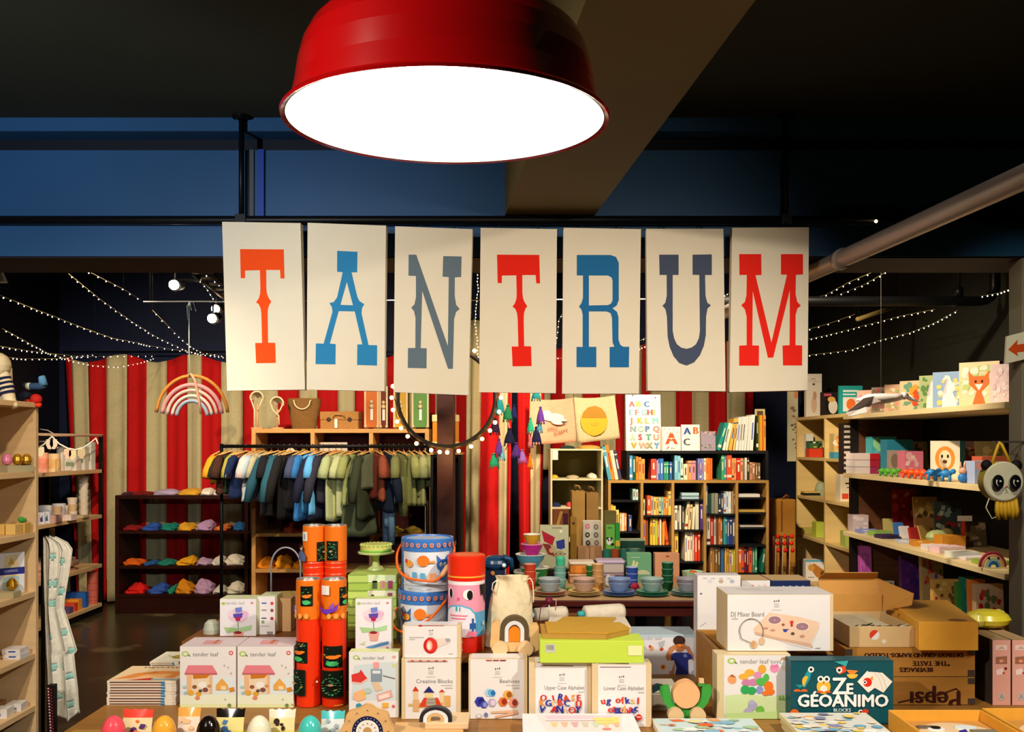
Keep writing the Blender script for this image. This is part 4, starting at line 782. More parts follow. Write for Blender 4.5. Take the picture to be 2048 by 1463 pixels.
# shape toy carton
def shapes(a):
    leaflogo(a, 1463, 1321, 1.05, 'tender leaf toys'); a.p([(1450, 1390), (1490, 1386), (1540, 1392), (1580, 1386), (1580, 1436), (1450, 1436)], 'cfe0a8'); a.e(1569, 1319, 8, 6, 'c89060', 0, 180); a.e(1569, 1335, 6, 5, 'e8d0b8'); a.e(1464, 1358, 9, 9, 'f0a068'); a.p([(1458, 1352), (1464, 1347), (1472, 1354)], 'b86030'); a.e(1549, 1336, 9, 8, 'ee90b8'); a.p([(1540, 1334), (1543, 1327), (1548, 1332), (1554, 1326), (1558, 1334)], 'e878a8')
    for x, y, rx, ry, c in ((1487, 1352, 10, 6, 'f0b040'), (1499, 1344, 10, 7, 'f0b038'), (1524, 1337, 8, 9, 'e8a838'), (1515, 1349, 8, 7, 'e090b8'), (1493, 1364, 10, 7, 'd080a8'), (1507, 1363, 10, 7, 'd080a8'), (1523, 1362, 12, 8, '58b850'), (1532, 1354, 6, 8, '58b850'), (1490, 1378, 9, 9, '30a858'), (1503, 1380, 9, 8, '30a858'), (1519, 1378, 7, 8, '9098d0'), (1537, 1371, 9, 10, 'f07820'), (1540, 1382, 9, 7, 'f07820'), (1531, 1385, 7, 5, 'f07820'), (1505, 1410, 9, 9, 'a8a8c8'), (1496, 1422, 9, 8, 'b0a8c8'), (1520, 1419, 8, 9, '70b840'), (1503, 1403, 6, 5, 'b8b0d0')): a.e(x, y, rx, ry, c, n=14)
    for x in (1556, 1562, 1568): a.p([(x, 1398), (x + 3, 1388), (x + 6, 1398)], '90c060')
    a.e(1567, 1431, 6, 4, 'a8b078', n=10); a.p([(1450, 1425), (1580, 1420), (1580, 1436), (1450, 1436)], 'bcd890')
carton('toy_box', 'white carton picturing a stack of coloured bean shapes', 'box', 1434, 1581, 1308, 2.347, ZT, .056, M('dcc89c', .4), WP(1448, 1581, shapes))
# mixer carton
def mixer(a):
    catlogo(a, 1553, 1205, 1.05); a.t('DJ Mixer Board', 1462, 1232, 13.5, TXT, 'l', 0, 66); a.r(1463, 1236, 1476, 1238, G1)
    BG = 'ecc8ac'; a.p([(1509, 1262), (1540, 1226), (1600, 1234), (1640, 1243), (1637, 1256), (1620, 1298), (1580, 1288)], 'e0dcdc'); a.p([(1507, 1256), (1538, 1224), (1600, 1233), (1636, 1243), (1638, 1254), (1621, 1288), (1560, 1276), (1509, 1264)], BG); a.p([(1509, 1262), (1560, 1275), (1622, 1286), (1626, 1295), (1560, 1280), (1510, 1268)], 'd8ae92')
    for cx, cy in ((1549, 1239), (1604, 1252)): a.e(cx, cy, 15, 9.5, 'f2d8c4'); a.e(cx, cy, 12.5, 7.5, 'a07888'); a.e(cx, cy, 3, 2, 'b89098', n=8)
    a.r(1581, 1243, 1585, 1252, 'c02828'); a.e(1583, 1243, 4, 3, 'd83830', n=10); a.e(1570, 1260, 4, 3, '3848b0', n=10); a.r(1565, 1257, 1577, 1258.5, '404878'); a.e(1585, 1266, 4, 3, '5a5044', n=10); a.e(1566, 1248, 3, 2.4, '9a5040', n=8); a.e(1604, 1271, 5, 3, 'c89878', n=8); a.e(1531, 1255, 5, 2, 'c89878', n=8); a.e(1545, 1259, 5, 2, 'c89878', n=8)
    pts = [(1505 + 24 * math.cos(PI * i / 12) * 1 - 3, 1262 - 26 * math.sin(PI * i / 12)) for i in range(13)]; a.l(pts, 1.4, '706860'); a.l([(1478, 1262), (1482, 1276), (1500, 1284)], 1.4, '706860'); a.l([(1526, 1262), (1524, 1272)], 1.4, '706860'); a.e(1507, 1287, 7, 8, 'd8b48c', n=12); a.e(1523, 1280, 5, 8, 'dcb890', n=12); a.e(1505, 1287, 4, 6, 'c89c70', n=10); a.r(1630, 1293, 1640, 1294.5, G1)
Ym = 2.38; zm = max(zz, Z(1308, 2.347) + .001)
carton('toy_box', 'large white carton picturing a toy mixer board with round dials', 'box', 1455, 1667, 1188, Ym, zm, .13, TAN, WP(1455, 1660, mixer, 1189), topart=lambda a: (a.r(0, 0, 1, 1, WF), a.r(.15, .3, .4, .36, 'b0a8a4'), a.r(.2, .5, .6, .55, 'c8c0bc')))
# cartons behind the mixer
def tallw(a):
    for i, c in enumerate(('d8d0e0', 'c0a890', 'b0b8c8')): a.e(1420 + 22 * i, 1162, 5, 4, c, n=9)
    for i in range(4): a.r(1406 + 16 * i, 1155, 1414 + 16 * i, 1157, 'b8b8c0')
    a.r(1400, 1185, 1404, 1188, '606070'); a.l([(1400, 1252), (1412, 1244)], 1.5, 'b0b0b8')
carton('toy_box', 'tall plain white carton standing upright behind the mixer carton', 'box', 1395, 1481, 1150, 2.735, ZT, .06, M('e2dcdc', .4), tallw, front=WF)
def wh2(a): [a.e(1506 + 12 * i, 1172, 3.5, 4, c, n=8) for i, c in enumerate(('e0a8a0', 'd8d0c8', 'e8b8b8'))]
carton('toy_box', 'white topped carton between the plain white one and the navy one', 'box', 1483, 1540, 1160, 2.80, ZT, .12, M('d8d0d4', .4), wh2, front=WF, topart=lambda a: a.r(0, 0, 1, 1, KRAFTL))
def nav(a): [a.e(1567 + 13 * i, 1174, 3, 4, 'a8b0d0', n=8) for i in range(4)]
carton('toy_box', 'navy blue carton with kraft top behind the mixer carton', 'box', 1543, 1621, 1160, 2.80, ZT, .12, M('1e2c58', .4), nav, topart=lambda a: a.r(0, 0, 1, 1, KRAFTL))
# kraft boxes on the crates
def openbox(name, label, px0, px1, pyt, Y, zb, depth, m, art=None, th=.003, lidpts=None):
    x0, x1 = X(px0, Y), X(px1, Y); zt = Z(pyt, Y); mb = MB(); w = (x1 - x0) / 2; h = zt - zb
    mb.box((-w, 0, 0), (w, depth, th), m); mb.box((-w, 0, th), (w, th, h), m); mb.box((-w, depth - th, th), (w, depth, h), m); mb.box((-w, th, th), (-w + th, depth - th, h), m); mb.box((w - th, th, th), (w, depth - th, h), m)
    if art: art(Art(mb, (-w, 0, 0), (1, 0, 0), (0, 0, 1), 2 * w, h, (px0, pyt, px1, VY + (CZ - zb) * F / Y)))
    return mb, (x0 + x1) / 2, w, h
def dots(a): a.e(1749, 1269, 10, 10, 'e0d8d0'); a.e(1749, 1269, 10, 10, 'd03820', 45, 225); a.e(1768, 1282, 4.5, 4.5, 'dcd4c0', n=10)
mb, cx, w, h = openbox('', '', 1699, 1829, 1252, 2.48, zz, .22, KRAFTL, dots)
t = thing('kraft_box', 'open kraft box with a red and white dot and its lid folded up', 'box', (cx, 2.48, zz)); mb.build('tray', t, .001)
mb = MB(); mb.prism([(-w, 0), (w, 0), (w, h * .9), (-w, h * .9)], (0, .218, h), (1, 0, 0), (0, -.02 / 1, 1), -.002, KRAFT)
mb.prism([(-w, 0), (w, 0), (w, .10), (-w, .10)], (0, .222, 0 + h), (1, 0, 0), (0, .3, .95), -.002, KRAFT); mb.prism([(-w, 0), (w, 0), (w * .86, .05), (-w * .9, .05)], (0, .253, h + .094), (1, 0, 0), (0, -.75, .45), -.002, KRAFT)
mb.add([(w, .222, h), (w + .05, .13, h + .035), (w + .052, .12, h + .07), (w, .25, h + .095)] + [(w + .002, .224, h), (w + .052, .132, h + .035), (w + .054, .122, h + .07), (w + .002, .252, h + .095)], [(0, 1, 2, 3), (7, 6, 5, 4), (0, 4, 5, 1), (1, 5, 6, 2), (2, 6, 7, 3), (3, 7, 4, 0)], KRAFT); mb.build('lid', t)
mb = MB(); mb.box((-w + .005, .005, h - .02), (w * .4, .2, h - .004), M('c8ba98', .8, kind='cloth')); rn = random.Random(4)
for i in range(14): q = Vector((rn.uniform(-w * .9, w * .8), rn.uniform(.01, .03), h - .004)); mb.tube([q, q + Vector((rn.uniform(.01, .03), rn.uniform(-.004, .01), rn.uniform(.002, .006)))], .0018, rn.choice(['3a3020', 'd8cca8', '5a5038', 'e8e0c8']), 4)
mb.build('packing', t)
YK = M('e8a83c', .5, kind='kraft')
mb = MB(); wv = (X(1957, 2.44) - X(1838, 2.44)); x0, x1 = X(1838, 2.44), X(1957, 2.44); zt = Z(1243, 2.44)
quadbox(mb, [(x0, 2.44), (x1, 2.44), (X(1895, 2.78), 2.78), (X(1772, 2.78), 2.78)], zz, zt, YK)
a = Art(mb, (x0, 2.44, zt), (1, 0, 0), (0, 1, 0), x1 - x0, .34, (0, 1, 1, 0)); a.e(.72, .93 - .86, .16, .05, 'a05a1c'); a.e(.2, .6, .1, .03, 'c08428', n=8); a.e(.0, .5, .06, .02, 'b87c24', n=8)
solo(mb, 'kraft_box', 'closed yellow kraft box with a brown oval on its lid', 'box', bevel=.002)
# geoanimo
TEAL = M('12505a', .4)
def bird(a, x, y, c1, c2): pass
def geo(a):
    a.r(1582, 1320, 1786, 1323, '0e4450'); 
    a.p([(1603, 1372), (1608, 1352), (1616, 1338), (1624, 1336), (1620, 1356), (1610, 1374)], '2a98a0'); a.e(1622, 1338, 6, 6, 'f0f0ea'); a.e(1622, 1338, 3, 3, '181818', n=10); a.e(1612, 1362, 8, 11, 'f0b838', 60, 240); a.p([(1590, 1368), (1606, 1368), (1600, 1376)], '208890'); a.e(1594, 1382, 7, 5, 'e86828', 0, 180); a.e(1608, 1382, 7, 5, 'e86828', 0, 180)
    a.e(1647, 1372, 14, 15, 'eeb838'); a.p([(1640, 1374), (1647, 1368), (1654, 1374), (1654, 1382), (1640, 1382)], 'f0e8d8'); 
    for dx in (-6, 6): a.e(1647 + dx, 1357, 6.5, 6.5, 'f0f0ea'); a.e(1647 + dx, 1357, 3.2, 3.2, '181818', n=10)
    a.p([(1645, 1362), (1649, 1362), (1647, 1368)], 'e86828'); a.e(1640, 1384, 7, 4, 'e85820', 0, 180); a.e(1655, 1384, 7, 4, 'e85820', 0, 180)
    a.p([(1670, 1334), (1690, 1330), (1692, 1342), (1678, 1348)], 'e05028'); a.e(1678, 1339, 6, 6, 'f0f0ea'); a.e(1678, 1339, 3, 3, '181818', n=10); a.p([(1668, 1322), (1696, 1320), (1692, 1332)], '38a8a8'); a.p([(1692, 1338), (1716, 1340), (1702, 1352)], 'f08838'); a.e(1704, 1347, 11, 9, 'f0c048', 180, 360)
    a.p([(1714, 1362), (1734, 1340), (1748, 1352), (1752, 1372), (1736, 1384)], 'f2eee4'); a.p([(1738, 1342), (1764, 1344), (1784, 1362), (1766, 1384), (1748, 1374)], 'ece8dc'); a.l([(1748, 1344), (1758, 1356), (1766, 1380)], 1, 'c8c0b0'); a.l([(1756, 1344), (1766, 1356), (1772, 1376)], 1, 'c8c0b0'); a.e(1734, 1363, 9, 9, 'e02c18'); a.e(1729, 1363, 4, 4, 'f0f0ea', n=10); a.e(1729, 1363, 2, 2, '181818', n=8); a.p([(1738, 1356), (1744, 1350), (1746, 1358)], 'f0a040')
    GW = M('f0f4f2', .4)
    def bold(txt, x, y, sz, wm):
        for dx, dy in ((0, 0), (1.3, 0), (-1.3, 0), (0, 1), (0, -1)): a.t(txt, x + dx, y + dy, sz, GW, 'c', 0, wm)
    bold('Z', 1678, 1386, 46, 27); bold('E', 1699, 1386, 30, 18); bold('GÉOANIMO', 1685, 1411, 34, 182)
    a.t('BLOCKS', 1683, 1421.5, 9.5, 'd8e8e4', 'c', 0, 40)
    a.t('BLOCKS', 1683.5, 1421.5, 9.5, 'd8e8e4', 'c', 0, 40); a.e(1588, 1425, 9, 9, 'e86820'); a.e(1592, 1434, 8, 8, 'c83018'); a.e(1720, 1422, 5, 5, 'f0f0ea', n=10); a.e(1720, 1422, 2.4, 2.4, '181818', n=8); a.e(1729, 1421, 7, 5, 'd84020', n=10)
carton('game_box', 'dark teal game box with white lettering and paper birds', 'box', 1582, 1787, 1320, 2.30, ZT, .05, TEAL, geo)
# tall pink boxes at the right edge
def pinkbox(a):
    x0, y0, x1, y1 = a.R; s = (x1 - x0) / 36; q = lambda x, y: (x0 + x * s, y0 + y * s)
    a.p([q(6, 10), q(29, 10), q(29, 20), q(6, 20)], 'e8d0c4'); a.p([q(10, 18), q(18, 12), q(26, 18)], 'c8a8a0'); a.p([q(6, 34), q(29, 32), q(29, 48), q(6, 48)], '9a6850'); a.e(*q(18, 42), 6 * s, 4 * s, 'c8785c', n=10); a.e(*q(17, 42), 3 * s, 2 * s, 'e8b088', n=8)
    a.p([q(7, 60), q(20, 56), q(22, 68), q(8, 70)], 'f0d8d4'); a.e(*q(26, 57), 3 * s, 3 * s, '702020', n=8); a.e(*q(22, 66), 2.4 * s, 2.4 * s, 'c83838', n=8); a.e(*q(18, 112), 8 * s, 9 * s, 'c8b0a8', n=12); a.t('A', *q(18, 118), 14 * s, '788890', 'c')
for i, (p0, p1, lb) in enumerate(((1985, 2021, 'left'), (2024, 2060, 'right'))):
    carton('toy_box', 'narrow pink carton with a kraft top, %s one of the two at the counter end' % lb, 'box', p0, p1, 1279, 2.47, ZT, .34, M('3a302c', .5), pinkbox, 'narrow pink cartons', front=M('e0a494', .45), topart=lambda a: (a.r(0, 0, 1, 1, 'b09068'), a.r(.3, .3, .7, .34, '6a5438')))
mb = MB(); mb.ball((1.385, 2.62, Z(1279, 2.47) + .030), .05, M('d8c830', .3), 12, 6, (1.3, 1, .55)); rn = random.Random(2)
for i in range(7): q = Vector((1.385 + rn.uniform(-.05, .05), 2.62 + rn.uniform(-.03, .03), Z(1279, 2.47) + .03)); mb.ball(q, .025, M('e8dc60', .25), 6, 4, (1, 1, .9))
solo(mb, 'yellow_wrap', 'crumpled shiny yellow packet lying on the narrow pink cartons', 'packet')
# owl toy
Yo = 2.32; k = Yo / F
t = thing('wooden_toy', 'wooden rocking toy of green arcs and a round tan disc', 'toy', (X(1372, Yo), Yo, ZT)); GR = M('3c9a3c', .45)
base = VY + (CZ - ZT) * F / Yo
def g_(pts): return [((x - 1372) * k, (base - y) * k) for x, y in pts]
MB().prism(g_([(1372 + 27 * math.cos(2 * PI * i / 28), 1387 - 27 * math.sin(2 * PI * i / 28)) for i in range(28)])[::1], (0, -.006, 0), (1, 0, 0), (0, 0, 1), -.024, M('eab27c', .45)).build('disc', t, .001)
for s in (-1, 1):
    cx = 1372
    pts = [(cx + s * 51, 1371), (cx + s * 34, 1371), (cx + s * 30, 1392), (cx + s * 22, 1408), (cx + s * 8, 1420), (cx + s * 0.6, 1424), (cx + s * .6, 1432), (cx + s * 12, 1432), (cx + s * 30, 1422), (cx + s * 44, 1404), (cx + s * 52, 1384)]
    MB().prism(g_(pts)[::-1], (0, 0, 0), (1, 0, 0), (0, 0, 1), -.012 if s < 0 else -.0125, GR).build('arm', t, .001)
    mb = MB(); mb.lathe([(0, -.012), (15 * k, -.012), (15.5 * k, -.010), (15.5 * k, .012), (0, .012)], M('d8b888', .5), (s * 22 * k, -.004, 15.6 * k), 26, R=Matrix.Rotation(PI / 2, 4, 'X')); mb.build('wheel', t)
MB().prism(g_([(1365, 1436), (1366, 1412), (1379, 1412), (1380, 1436)]), (0, .001, 0), (1, 0, 0), (0, 0, 1), -.01, GR).build('stem', t)
mb = MB(); mb.box((27 * k, .0, (base - 1366) * k), (36 * k, .012, (base - 1357) * k), M('e0b888', .5)); mb.box((25 * k, .002, (base - 1372) * k), (38 * k, .01, (base - 1366) * k), GR); mb.build('peg', t)
mb = MB(); mb.prism(g_([(1316, 1368), (1306, 1372), (1306, 1386), (1318, 1380), (1326, 1370)]), (0, .002, 0), (1, 0, 0), (0, 0, 1), -.012, M('0e3438', .4)); mb.build('tail', t)
mb = MB(); mb.box((X(1304, 2.42), 2.42, ZT), (X(1350, 2.42), 2.47, Z(1366, 2.42)), M('cfc4b4', .5)); mb.box((X(1306, 2.42), 2.418, Z(1384, 2.42)), (X(1348, 2.42), 2.42, Z(1372, 2.42)), M('e8e2da', .4)); mb.box((X(1306, 2.42), 2.418, Z(1412, 2.42)), (X(1348, 2.42), 2.42, Z(1388, 2.42)), M('a89c88', .5))
solo(mb, 'small_carton', 'small grey-white carton behind the green rocking toy', 'box')

# ---- flat things along the front edge
def flat(name, label, px0, px1, pyb, Yf, zb, h, depth, body, art, group=None, rz=0, top=None):
    """thin box lying flat; art fn draws on the top, (0,0)-(1,1), v up = away"""
    x0, x1 = X(px0, Yf), X(px1, Yf); w = (x1 - x0) / 2; mb = MB(); mb.box((-w, 0, 0), (w, depth, h), body)
    a = Art(mb, (-w, 0, h), (1, 0, 0), (0, 1, 0), 2 * w, depth, (0, 1, 1, 0)); a.R = (0, 0, 1, 1); a._c = lambda u, v: (u * 2 * w, v * depth)
    if top: a.r(0, 1, 1, 0, top)
    art(a); return solo(mb, name, label, 'box', group, ((x0 + x1) / 2, Yf, zb), rz, .001)
def pastel(a):
    a.p([(.12, .95), (.9, .95), (.84, .1), (.2, .1)], 'f0dcd8'); a.p([(.2, .9), (.82, .9), (.78, .7), (.22, .7)], 'e0c8d4'); rn = random.Random(3)
    for i in range(7): u = .24 + .09 * i; a.p([(u, .55), (u + .07, .55), (u + .05, .3), (u + .02, .3)], ['e8c890', 'e0b898', 'd8a8b0', 'd0c8b0', 'c8d0b8'][i % 5])
    a.p([(.62, .75), (.86, .8), (.84, .5), (.66, .45)], 'ecd870'); a.e(.72, .2, .04, .06, 'e08878', n=10); a.r(.2, .62, .8, .6, 'c8a8a8')
flat('craft_box', 'flat white craft box with pastel print at the front edge', 1046, 1283, 1463, 2.12, ZT, .035, .155, M('e8e4e6', .35), pastel, top='ece6e8')
def puzz(cols, sd): return lambda a: [a.r(.02, .98, .98, .02, cols[0]), scatter(a, .06, .06, .94, .94, cols, 60, .085, sd)]
flat('puzzle_box', 'flat glossy puzzle box with a busy pastel picture, left of the teal game', 1330, 1550, 1463, 2.10, ZT, .016, .20, M('e4dcc8', .4), puzz(['c8dce0', 'f0a060', 'e8d8a0', 'e06838', 'f0f0e8', '88b8d0', 'd8b888', 'a8c8a0'], 5), 'flat glossy puzzle boxes')
zp = ZT
for i in range(3):
    flat('puzzle_box', 'flat puzzle box below the teal game, %s of its stack' % ['bottom', 'middle', 'top one'][i], 1612 - 3 * i, 1800 - 2 * i, 1463, 2.08 + .004 * i, zp, .012, .19, M(['e0d4a8', 'd8c890', 'e4dcb0'][i], .4), puzz(['d8d8d0', 'e8c860', '70a8c8', 'f0f0e8', 'e8b058', 'a0c0d0', 'e8dcc8', '8888b0'], 7 + i), 'flat glossy puzzle boxes'); zp += .0125
BIRCH = M('e8c8a0', .5, kind='ply')
def facebox(px0, px1, Yf, label, kind):
    mb, cx, w, h = openbox('', '', px0, px1, VY + (CZ - ZT - .048) * F / Yf, Yf, ZT, .335 if kind == 1 else .345, YK, None, .004)
    mb2 = MB(); mb2.box((-w + .004, .004, .004), (w - .004, .33, h * .45), KRAFT)
    t = thing('kraft_tray', label, 'box', (cx, Yf, ZT)); mb.build('tray', t, .001); mb2.build('insert', t)
    z0 = h * .45; rr = w * .82; cy = .19
    f = MB(); f.lathe([(0, 0), (rr, 0), (rr, .008), (rr - .002, .010), (0, .010)], BIRCH, (0, cy, z0), 40, 1, .12 / rr if rr > .12 else 1)
    if kind == 1:
        def disc(x, y, rx, ry, c, z): f.lathe([(1, 0), (1, .003), (0, .003)], c, (x, cy + y, z0 + .010 + z), 20, rx, ry)
        disc(-.045, .04, .02, .014, M('f0f0ec', .4), 0); disc(-.045, .042, .011, .008, BLACK, .003); disc(.035, -.02, .02, .014, M('f0f0ec', .4), 0); disc(.035, -.02, .011, .008, BLACK, .003); disc(.03, .05, .026, .014, M('dce8ec', .4), 0); disc(-.035, .0, .022, .014, M('d8ecf0', .4), 0)
        f.box((-.085, cy + .045, z0 + .01), (-.045, cy + .06, z0 + .014), M('6a6050', .6)); f.box((.03, cy + .014, z0 + .01), (.09, cy + .03, z0 + .014), M('7a7460', .6)); f.prism([(0, 0), (.022, .012), (.014, -.016)], (.0, cy + .02, z0 + .01), (1, 0, 0), (0, 1, 0), .004, '2a2a90'); f.prism([(0, 0), (.05, .02), (.06, -.03)], (.055, cy - .03, z0 + .01), (1, 0, 0), (0, 1, 0), .004, 'e8a060')
    else: f.box((-.05, cy + .02, z0 + .01), (-.0, cy + .035, z0 + .014), M('7a7060', .6)); f.lathe([(1, 0), (1, .003), (0, .003)], M('f0ece4', .4), (.02, cy, z0 + .01), 20, .03, .02)
    f.build('wooden_face', t)
facebox(1907, 2124, 1.93, 'open yellow tray holding a round wooden face puzzle', 1)
facebox(2131, 2330, 1.935, 'open yellow tray at the corner holding a pale wooden face', 2)
# magazines
def magstack(px0, px1, Y0, zb, n, lb, cols, rz, dep, art):
    z = zb; w = (X(px1, Y0) - X(px0, Y0)) / 2
    for i in range(n):
        th = .0068; mb = MB(); mb.box((-w, 0, 0), (w, dep, th), M('e8dcc8', .6)); 
        a = Art(mb, (-w, 0, 0), (1, 0, 0), (0, 0, 1), 2 * w, th, (0, 0, 100, 10)); a.r(4, 3, 82, 7.5, cols[i % len(cols)]); a.r(78, 2, 84, 10, '2878a8')
        if i == n - 1:
            b = Art(mb, (-w, 0, th), (1, 0, 0), (0, 1, 0), 2 * w, dep, (0, 0, 1, 1)); b._c = lambda u, v: (u * 2 * w, v * dep); art(b)
        solo(mb, 'magazine', 'orange magazine, %s of the %s' % ('topmost' if i == n - 1 else 'bottom one' if i == 0 else ORD[i] + ' from the bottom', lb), 'magazine', 'stacked magazines ' + lb, ((X(px0, Y0) + X(px1, Y0)) / 2 + random.uniform(-.0015, .0015), Y0 + random.uniform(-.001, .002), z), rz); z += th + .0006
    return z
def cover(b):
    b.r(0, 1, 1, 0, 'e4c8a0'); b.p([(.05, .1), (.25, .5), (.6, .66), (.95, .6), (.9, .15), (.6, .25)], 'e08c40'); b.p([(.3, .2), (.45, .42), (.8, .45), (.75, .2)], 'f0b878'); b.p([(.25, .04), (.6, .2), (.62, .04)], 'c02c18'); b.p([(.62, .04), (.6, .14), (1, .12), (1, .04)], '88a0a0'); b.e(.5, .58, .05, .03, 'c86020', n=8)
    o = b._o(); v, f, w = textmesh('HEWSW'); b.mb.add([o + b.U * (.045 + p * .028) + b.V * (b.h * .84 + q * .022) for p, q in v], f, '3a3430')
zm_ = magstack(214, 352, 2.47, ZT, 9, 'left pile', ['5a2418', '6a3020', '4a1c14', 'a06848'], 0, .165, cover)
magstack(300, 358, 2.655, ZT, 10, 'pile behind the barn carton', ['7a5038', 'c0a080'], 0, .13, lambda b: (b.r(0, 1, 1, 0, 'e0dcc8'), b.e(.7, .5, .2, .2, 'a89838'), b.l([(.3, .6), (.9, .3)], .03, '3a3430')))
# egg-shaped bath toys and their packets
def egg(cx, top, Yf, c, lb, lab='303848', rough=.15):
    r = 24 * Yf / F; zt = Z(top, Yf + .0); hh = .085; z0 = zt - hh
    t = thing('toy_egg', lb, 'toy', (X(cx, Yf), Yf, z0), 0, 'glossy egg toys along the front edge')
    pr = [(0, 0), (r * .6, .0), (r * .85, .012), (r, .03)] + [(r * math.cos(u), .038 + (hh - .038) * math.sin(u)) for u in [PI / 2 * i / 10 for i in range(11)]]
    MB().lathe(pr, M(c, rough), n=32).build('shell', t)
    def f(rect, ell, poly):
        rect(-32, .0, 28, 1, lab)
        for i in range(5): rect(-26 + 10 * i, .15, -21 + 10 * i, .85, 'a8b4c8' if lab != 'd0dce8' else '4868a0')
    wrapart(r + .0004, .018, .040, 'label_print', t, f, rot=-6)
    return z0
YE = 2.18; ZE = None
eggs = [(227, 1425, 'ee5060', 'pink egg toy at the left end of the front edge', '303848'), (328, 1427, 'eeaa38', 'yellow egg toy, second in the front row', '806020'), (417, 1430, '140c08', 'black egg toy between the yellow and cream ones', '8098b0'), (518, 1427, 'e8e4c8', 'cream egg toy near the orange tubes', 'd0dce8'), (620, 1428, '48c0b8', 'turquoise egg toy below the orange tubes', '283038')]
z0s = [egg(a, b, YE, c, lb, l) for a, b, c, lb, l in eggs]
mb = MB(); mb.box((-1.10, 2.12, ZT + .0004), (X(662, 2.12), 2.26, min(z0s) - .0004), M('a87c38', .6, kind='kraft')); solo(mb, 'kraft_display_tray', 'kraft display tray along the left front edge under the egg toys', 'tray', bevel=.002)
for o in list(bpy.data.objects):
    if o.name.startswith('toy_egg') and o.parent is None: o.location.z = min(z0s)
def packet(px, wpx, top, cols, lb, body, lean=-.25, sd=1):
    Yf = 2.235; zb = min(z0s); w = wpx * Yf / F / 2; h = (Z(top, Yf) - zb) / math.cos(lean)
    nx, nz = 8, 8; mb = MB(); vs = []
    for side in (-1, 1):
        for j in range(nz + 1):
            for i in range(nx + 1):
                u, v = i / nx, j / nz; b = math.sin(PI * u) * math.sin(PI * v) * .009 + .0006; b += .0015 * math.sin(9 * u + sd) * math.sin(7 * v + sd) * math.sin(PI * v) * math.sin(PI * u)
                vs.append(((u - .5) * 2 * w * (1 - .06 * math.sin(PI * v)), side * b, v * h + (.002 * math.sin(u * 20) if j == nz else 0)))
    N = (nx + 1) * (nz + 1); cut = []
    for side in (0, 1):
        for j in range(nz):
            for i in range(nx):
                a = side * N + j * (nx + 1) + i; q = (a, a + 1, a + nx + 2, a + nx + 1); cut.append((q if side == 0 else q[::-1], j, i))
    for jj, c in ((range(0, 3), cols[0]), (range(3, 6), cols[1]), (range(6, 8), cols[2])):
        mb.add(vs, [q for q, j, i in cut if j in jj], M(c, .18), True)
    a = Art(mb, (-w, -.0102, 0), (1, 0, 0), (0, 0, 1), 2 * w, h, (0, 0, 10, 10)); scatter(a, 2.5, 3, 7.5, 8, [cols[3], cols[4]], 7, 1.2, sd)
    o = solo(mb, 'toy_packet', lb, 'packet', 'clear printed toy packets behind the eggs', (X(px, Yf), Yf, zb)); o.rotation_euler.x = lean; return o
packet(272, 62, 1421, ['f0d0a8', 'ecd8a8', 'e84838', '503070', 'e87038'], 'red topped packet between the pink and yellow eggs', None, -.2, 1)
packet(375, 46, 1418, ['e8d0b8', 'ecdcc8', 'e8a850', '9888a8', 'f0c090'], 'orange and cream packet right of the yellow egg', None, -.2, 2)
packet(458, 58, 1420, ['e4d870', 'e8dc90', '181410', '504838', '4878b0'], 'yellow packet with a black top beside the black egg', None, -.2, 3)
packet(562, 54, 1421, ['e4d478', 'e8dca0', 'ece4cc', '301c14', '884828'], 'yellow packet with a cream top beside the cream egg', None, -.2, 4)
packet(664, 48, 1424, ['c8d8dc', 'dce4e4', '50c0c0', 'a0b0b8', 'e0e8e8'], 'silver packet with a turquoise top beside the turquoise egg', None, -.2, 5)
# clock puzzle, rainbow board
Yq = 2.16; k = Yq / F; t = thing('wooden_clock', 'scalloped wooden teaching clock with a navy ring', 'toy clock', (X(735, Yq), Yq + .045, ZT))
cz = Z(1462, Yq) - ZT; R_c = 52 * k
pts = [((R_c + .0032 * math.cos(8 * 2 * PI * i / 96)) * math.cos(2 * PI * i / 96), (R_c + .0032 * math.cos(8 * 2 * PI * i / 96)) * math.sin(2 * PI * i / 96)) for i in range(96)]
mb = MB(); mb.prism(pts, (0, -.045, cz), (1, 0, 0), (0, 0, 1), -.012, BODY)
a = Art(mb, (0, -.045, cz), (1, 0, 0), (0, 0, 1), 1, 1, (0, 1, 1, 0)); a._c = lambda x, y: (x * k, y * k)
a.e(0, 0, 31, 31, '101c48', n=40); a.e(0, 0, 23, 23, 'f0ece4', n=36); a.e(0, 0, 9, 9, 'c09860')
for i in range(24): q = 2 * PI * i / 24; a.e(27 * math.cos(q), 27 * math.sin(q), .9, .9, 'e8e4d8', n=6)
for i in range(12): q = 2 * PI * i / 12; a.e(17 * math.cos(q), 17 * math.sin(q), 1.3, 1.3, '6a5840', n=6); a.p([(42 * math.cos(q) - 2, 42 * math.sin(q)), (42 * math.cos(q), 42 * math.sin(q) + 2.5), (42 * math.cos(q) + 2, 42 * math.sin(q))], '4a3018')
mb.build('clock_face', t, .0015); MB().box((-.05, -.03, 0), (.05, .01, cz - R_c * .8 if cz > R_c else .01), BEECH).build('foot', t)
MB().box((-.012, -.033, .0), (.012, -.026, cz + .02), BEECH).build('prop', t)
YR = 2.17; k = YR / F
mb = MB(); zt = Z(1436, YR + .1); x0, x1 = X(780, YR), X(925, YR); 
mb.box((x0, YR, ZT), (x1, YR + .10, ZT + .016), BEECH); mb.box((x0 + .08, YR + .04, ZT + .016), (x1 + .012, YR + .13, ZT + .032), M('e4c49a', .5, kind='ply'))
solo(mb, 'wooden_board', 'pale wooden board lying below the castle carton', 'board', bevel=.002)
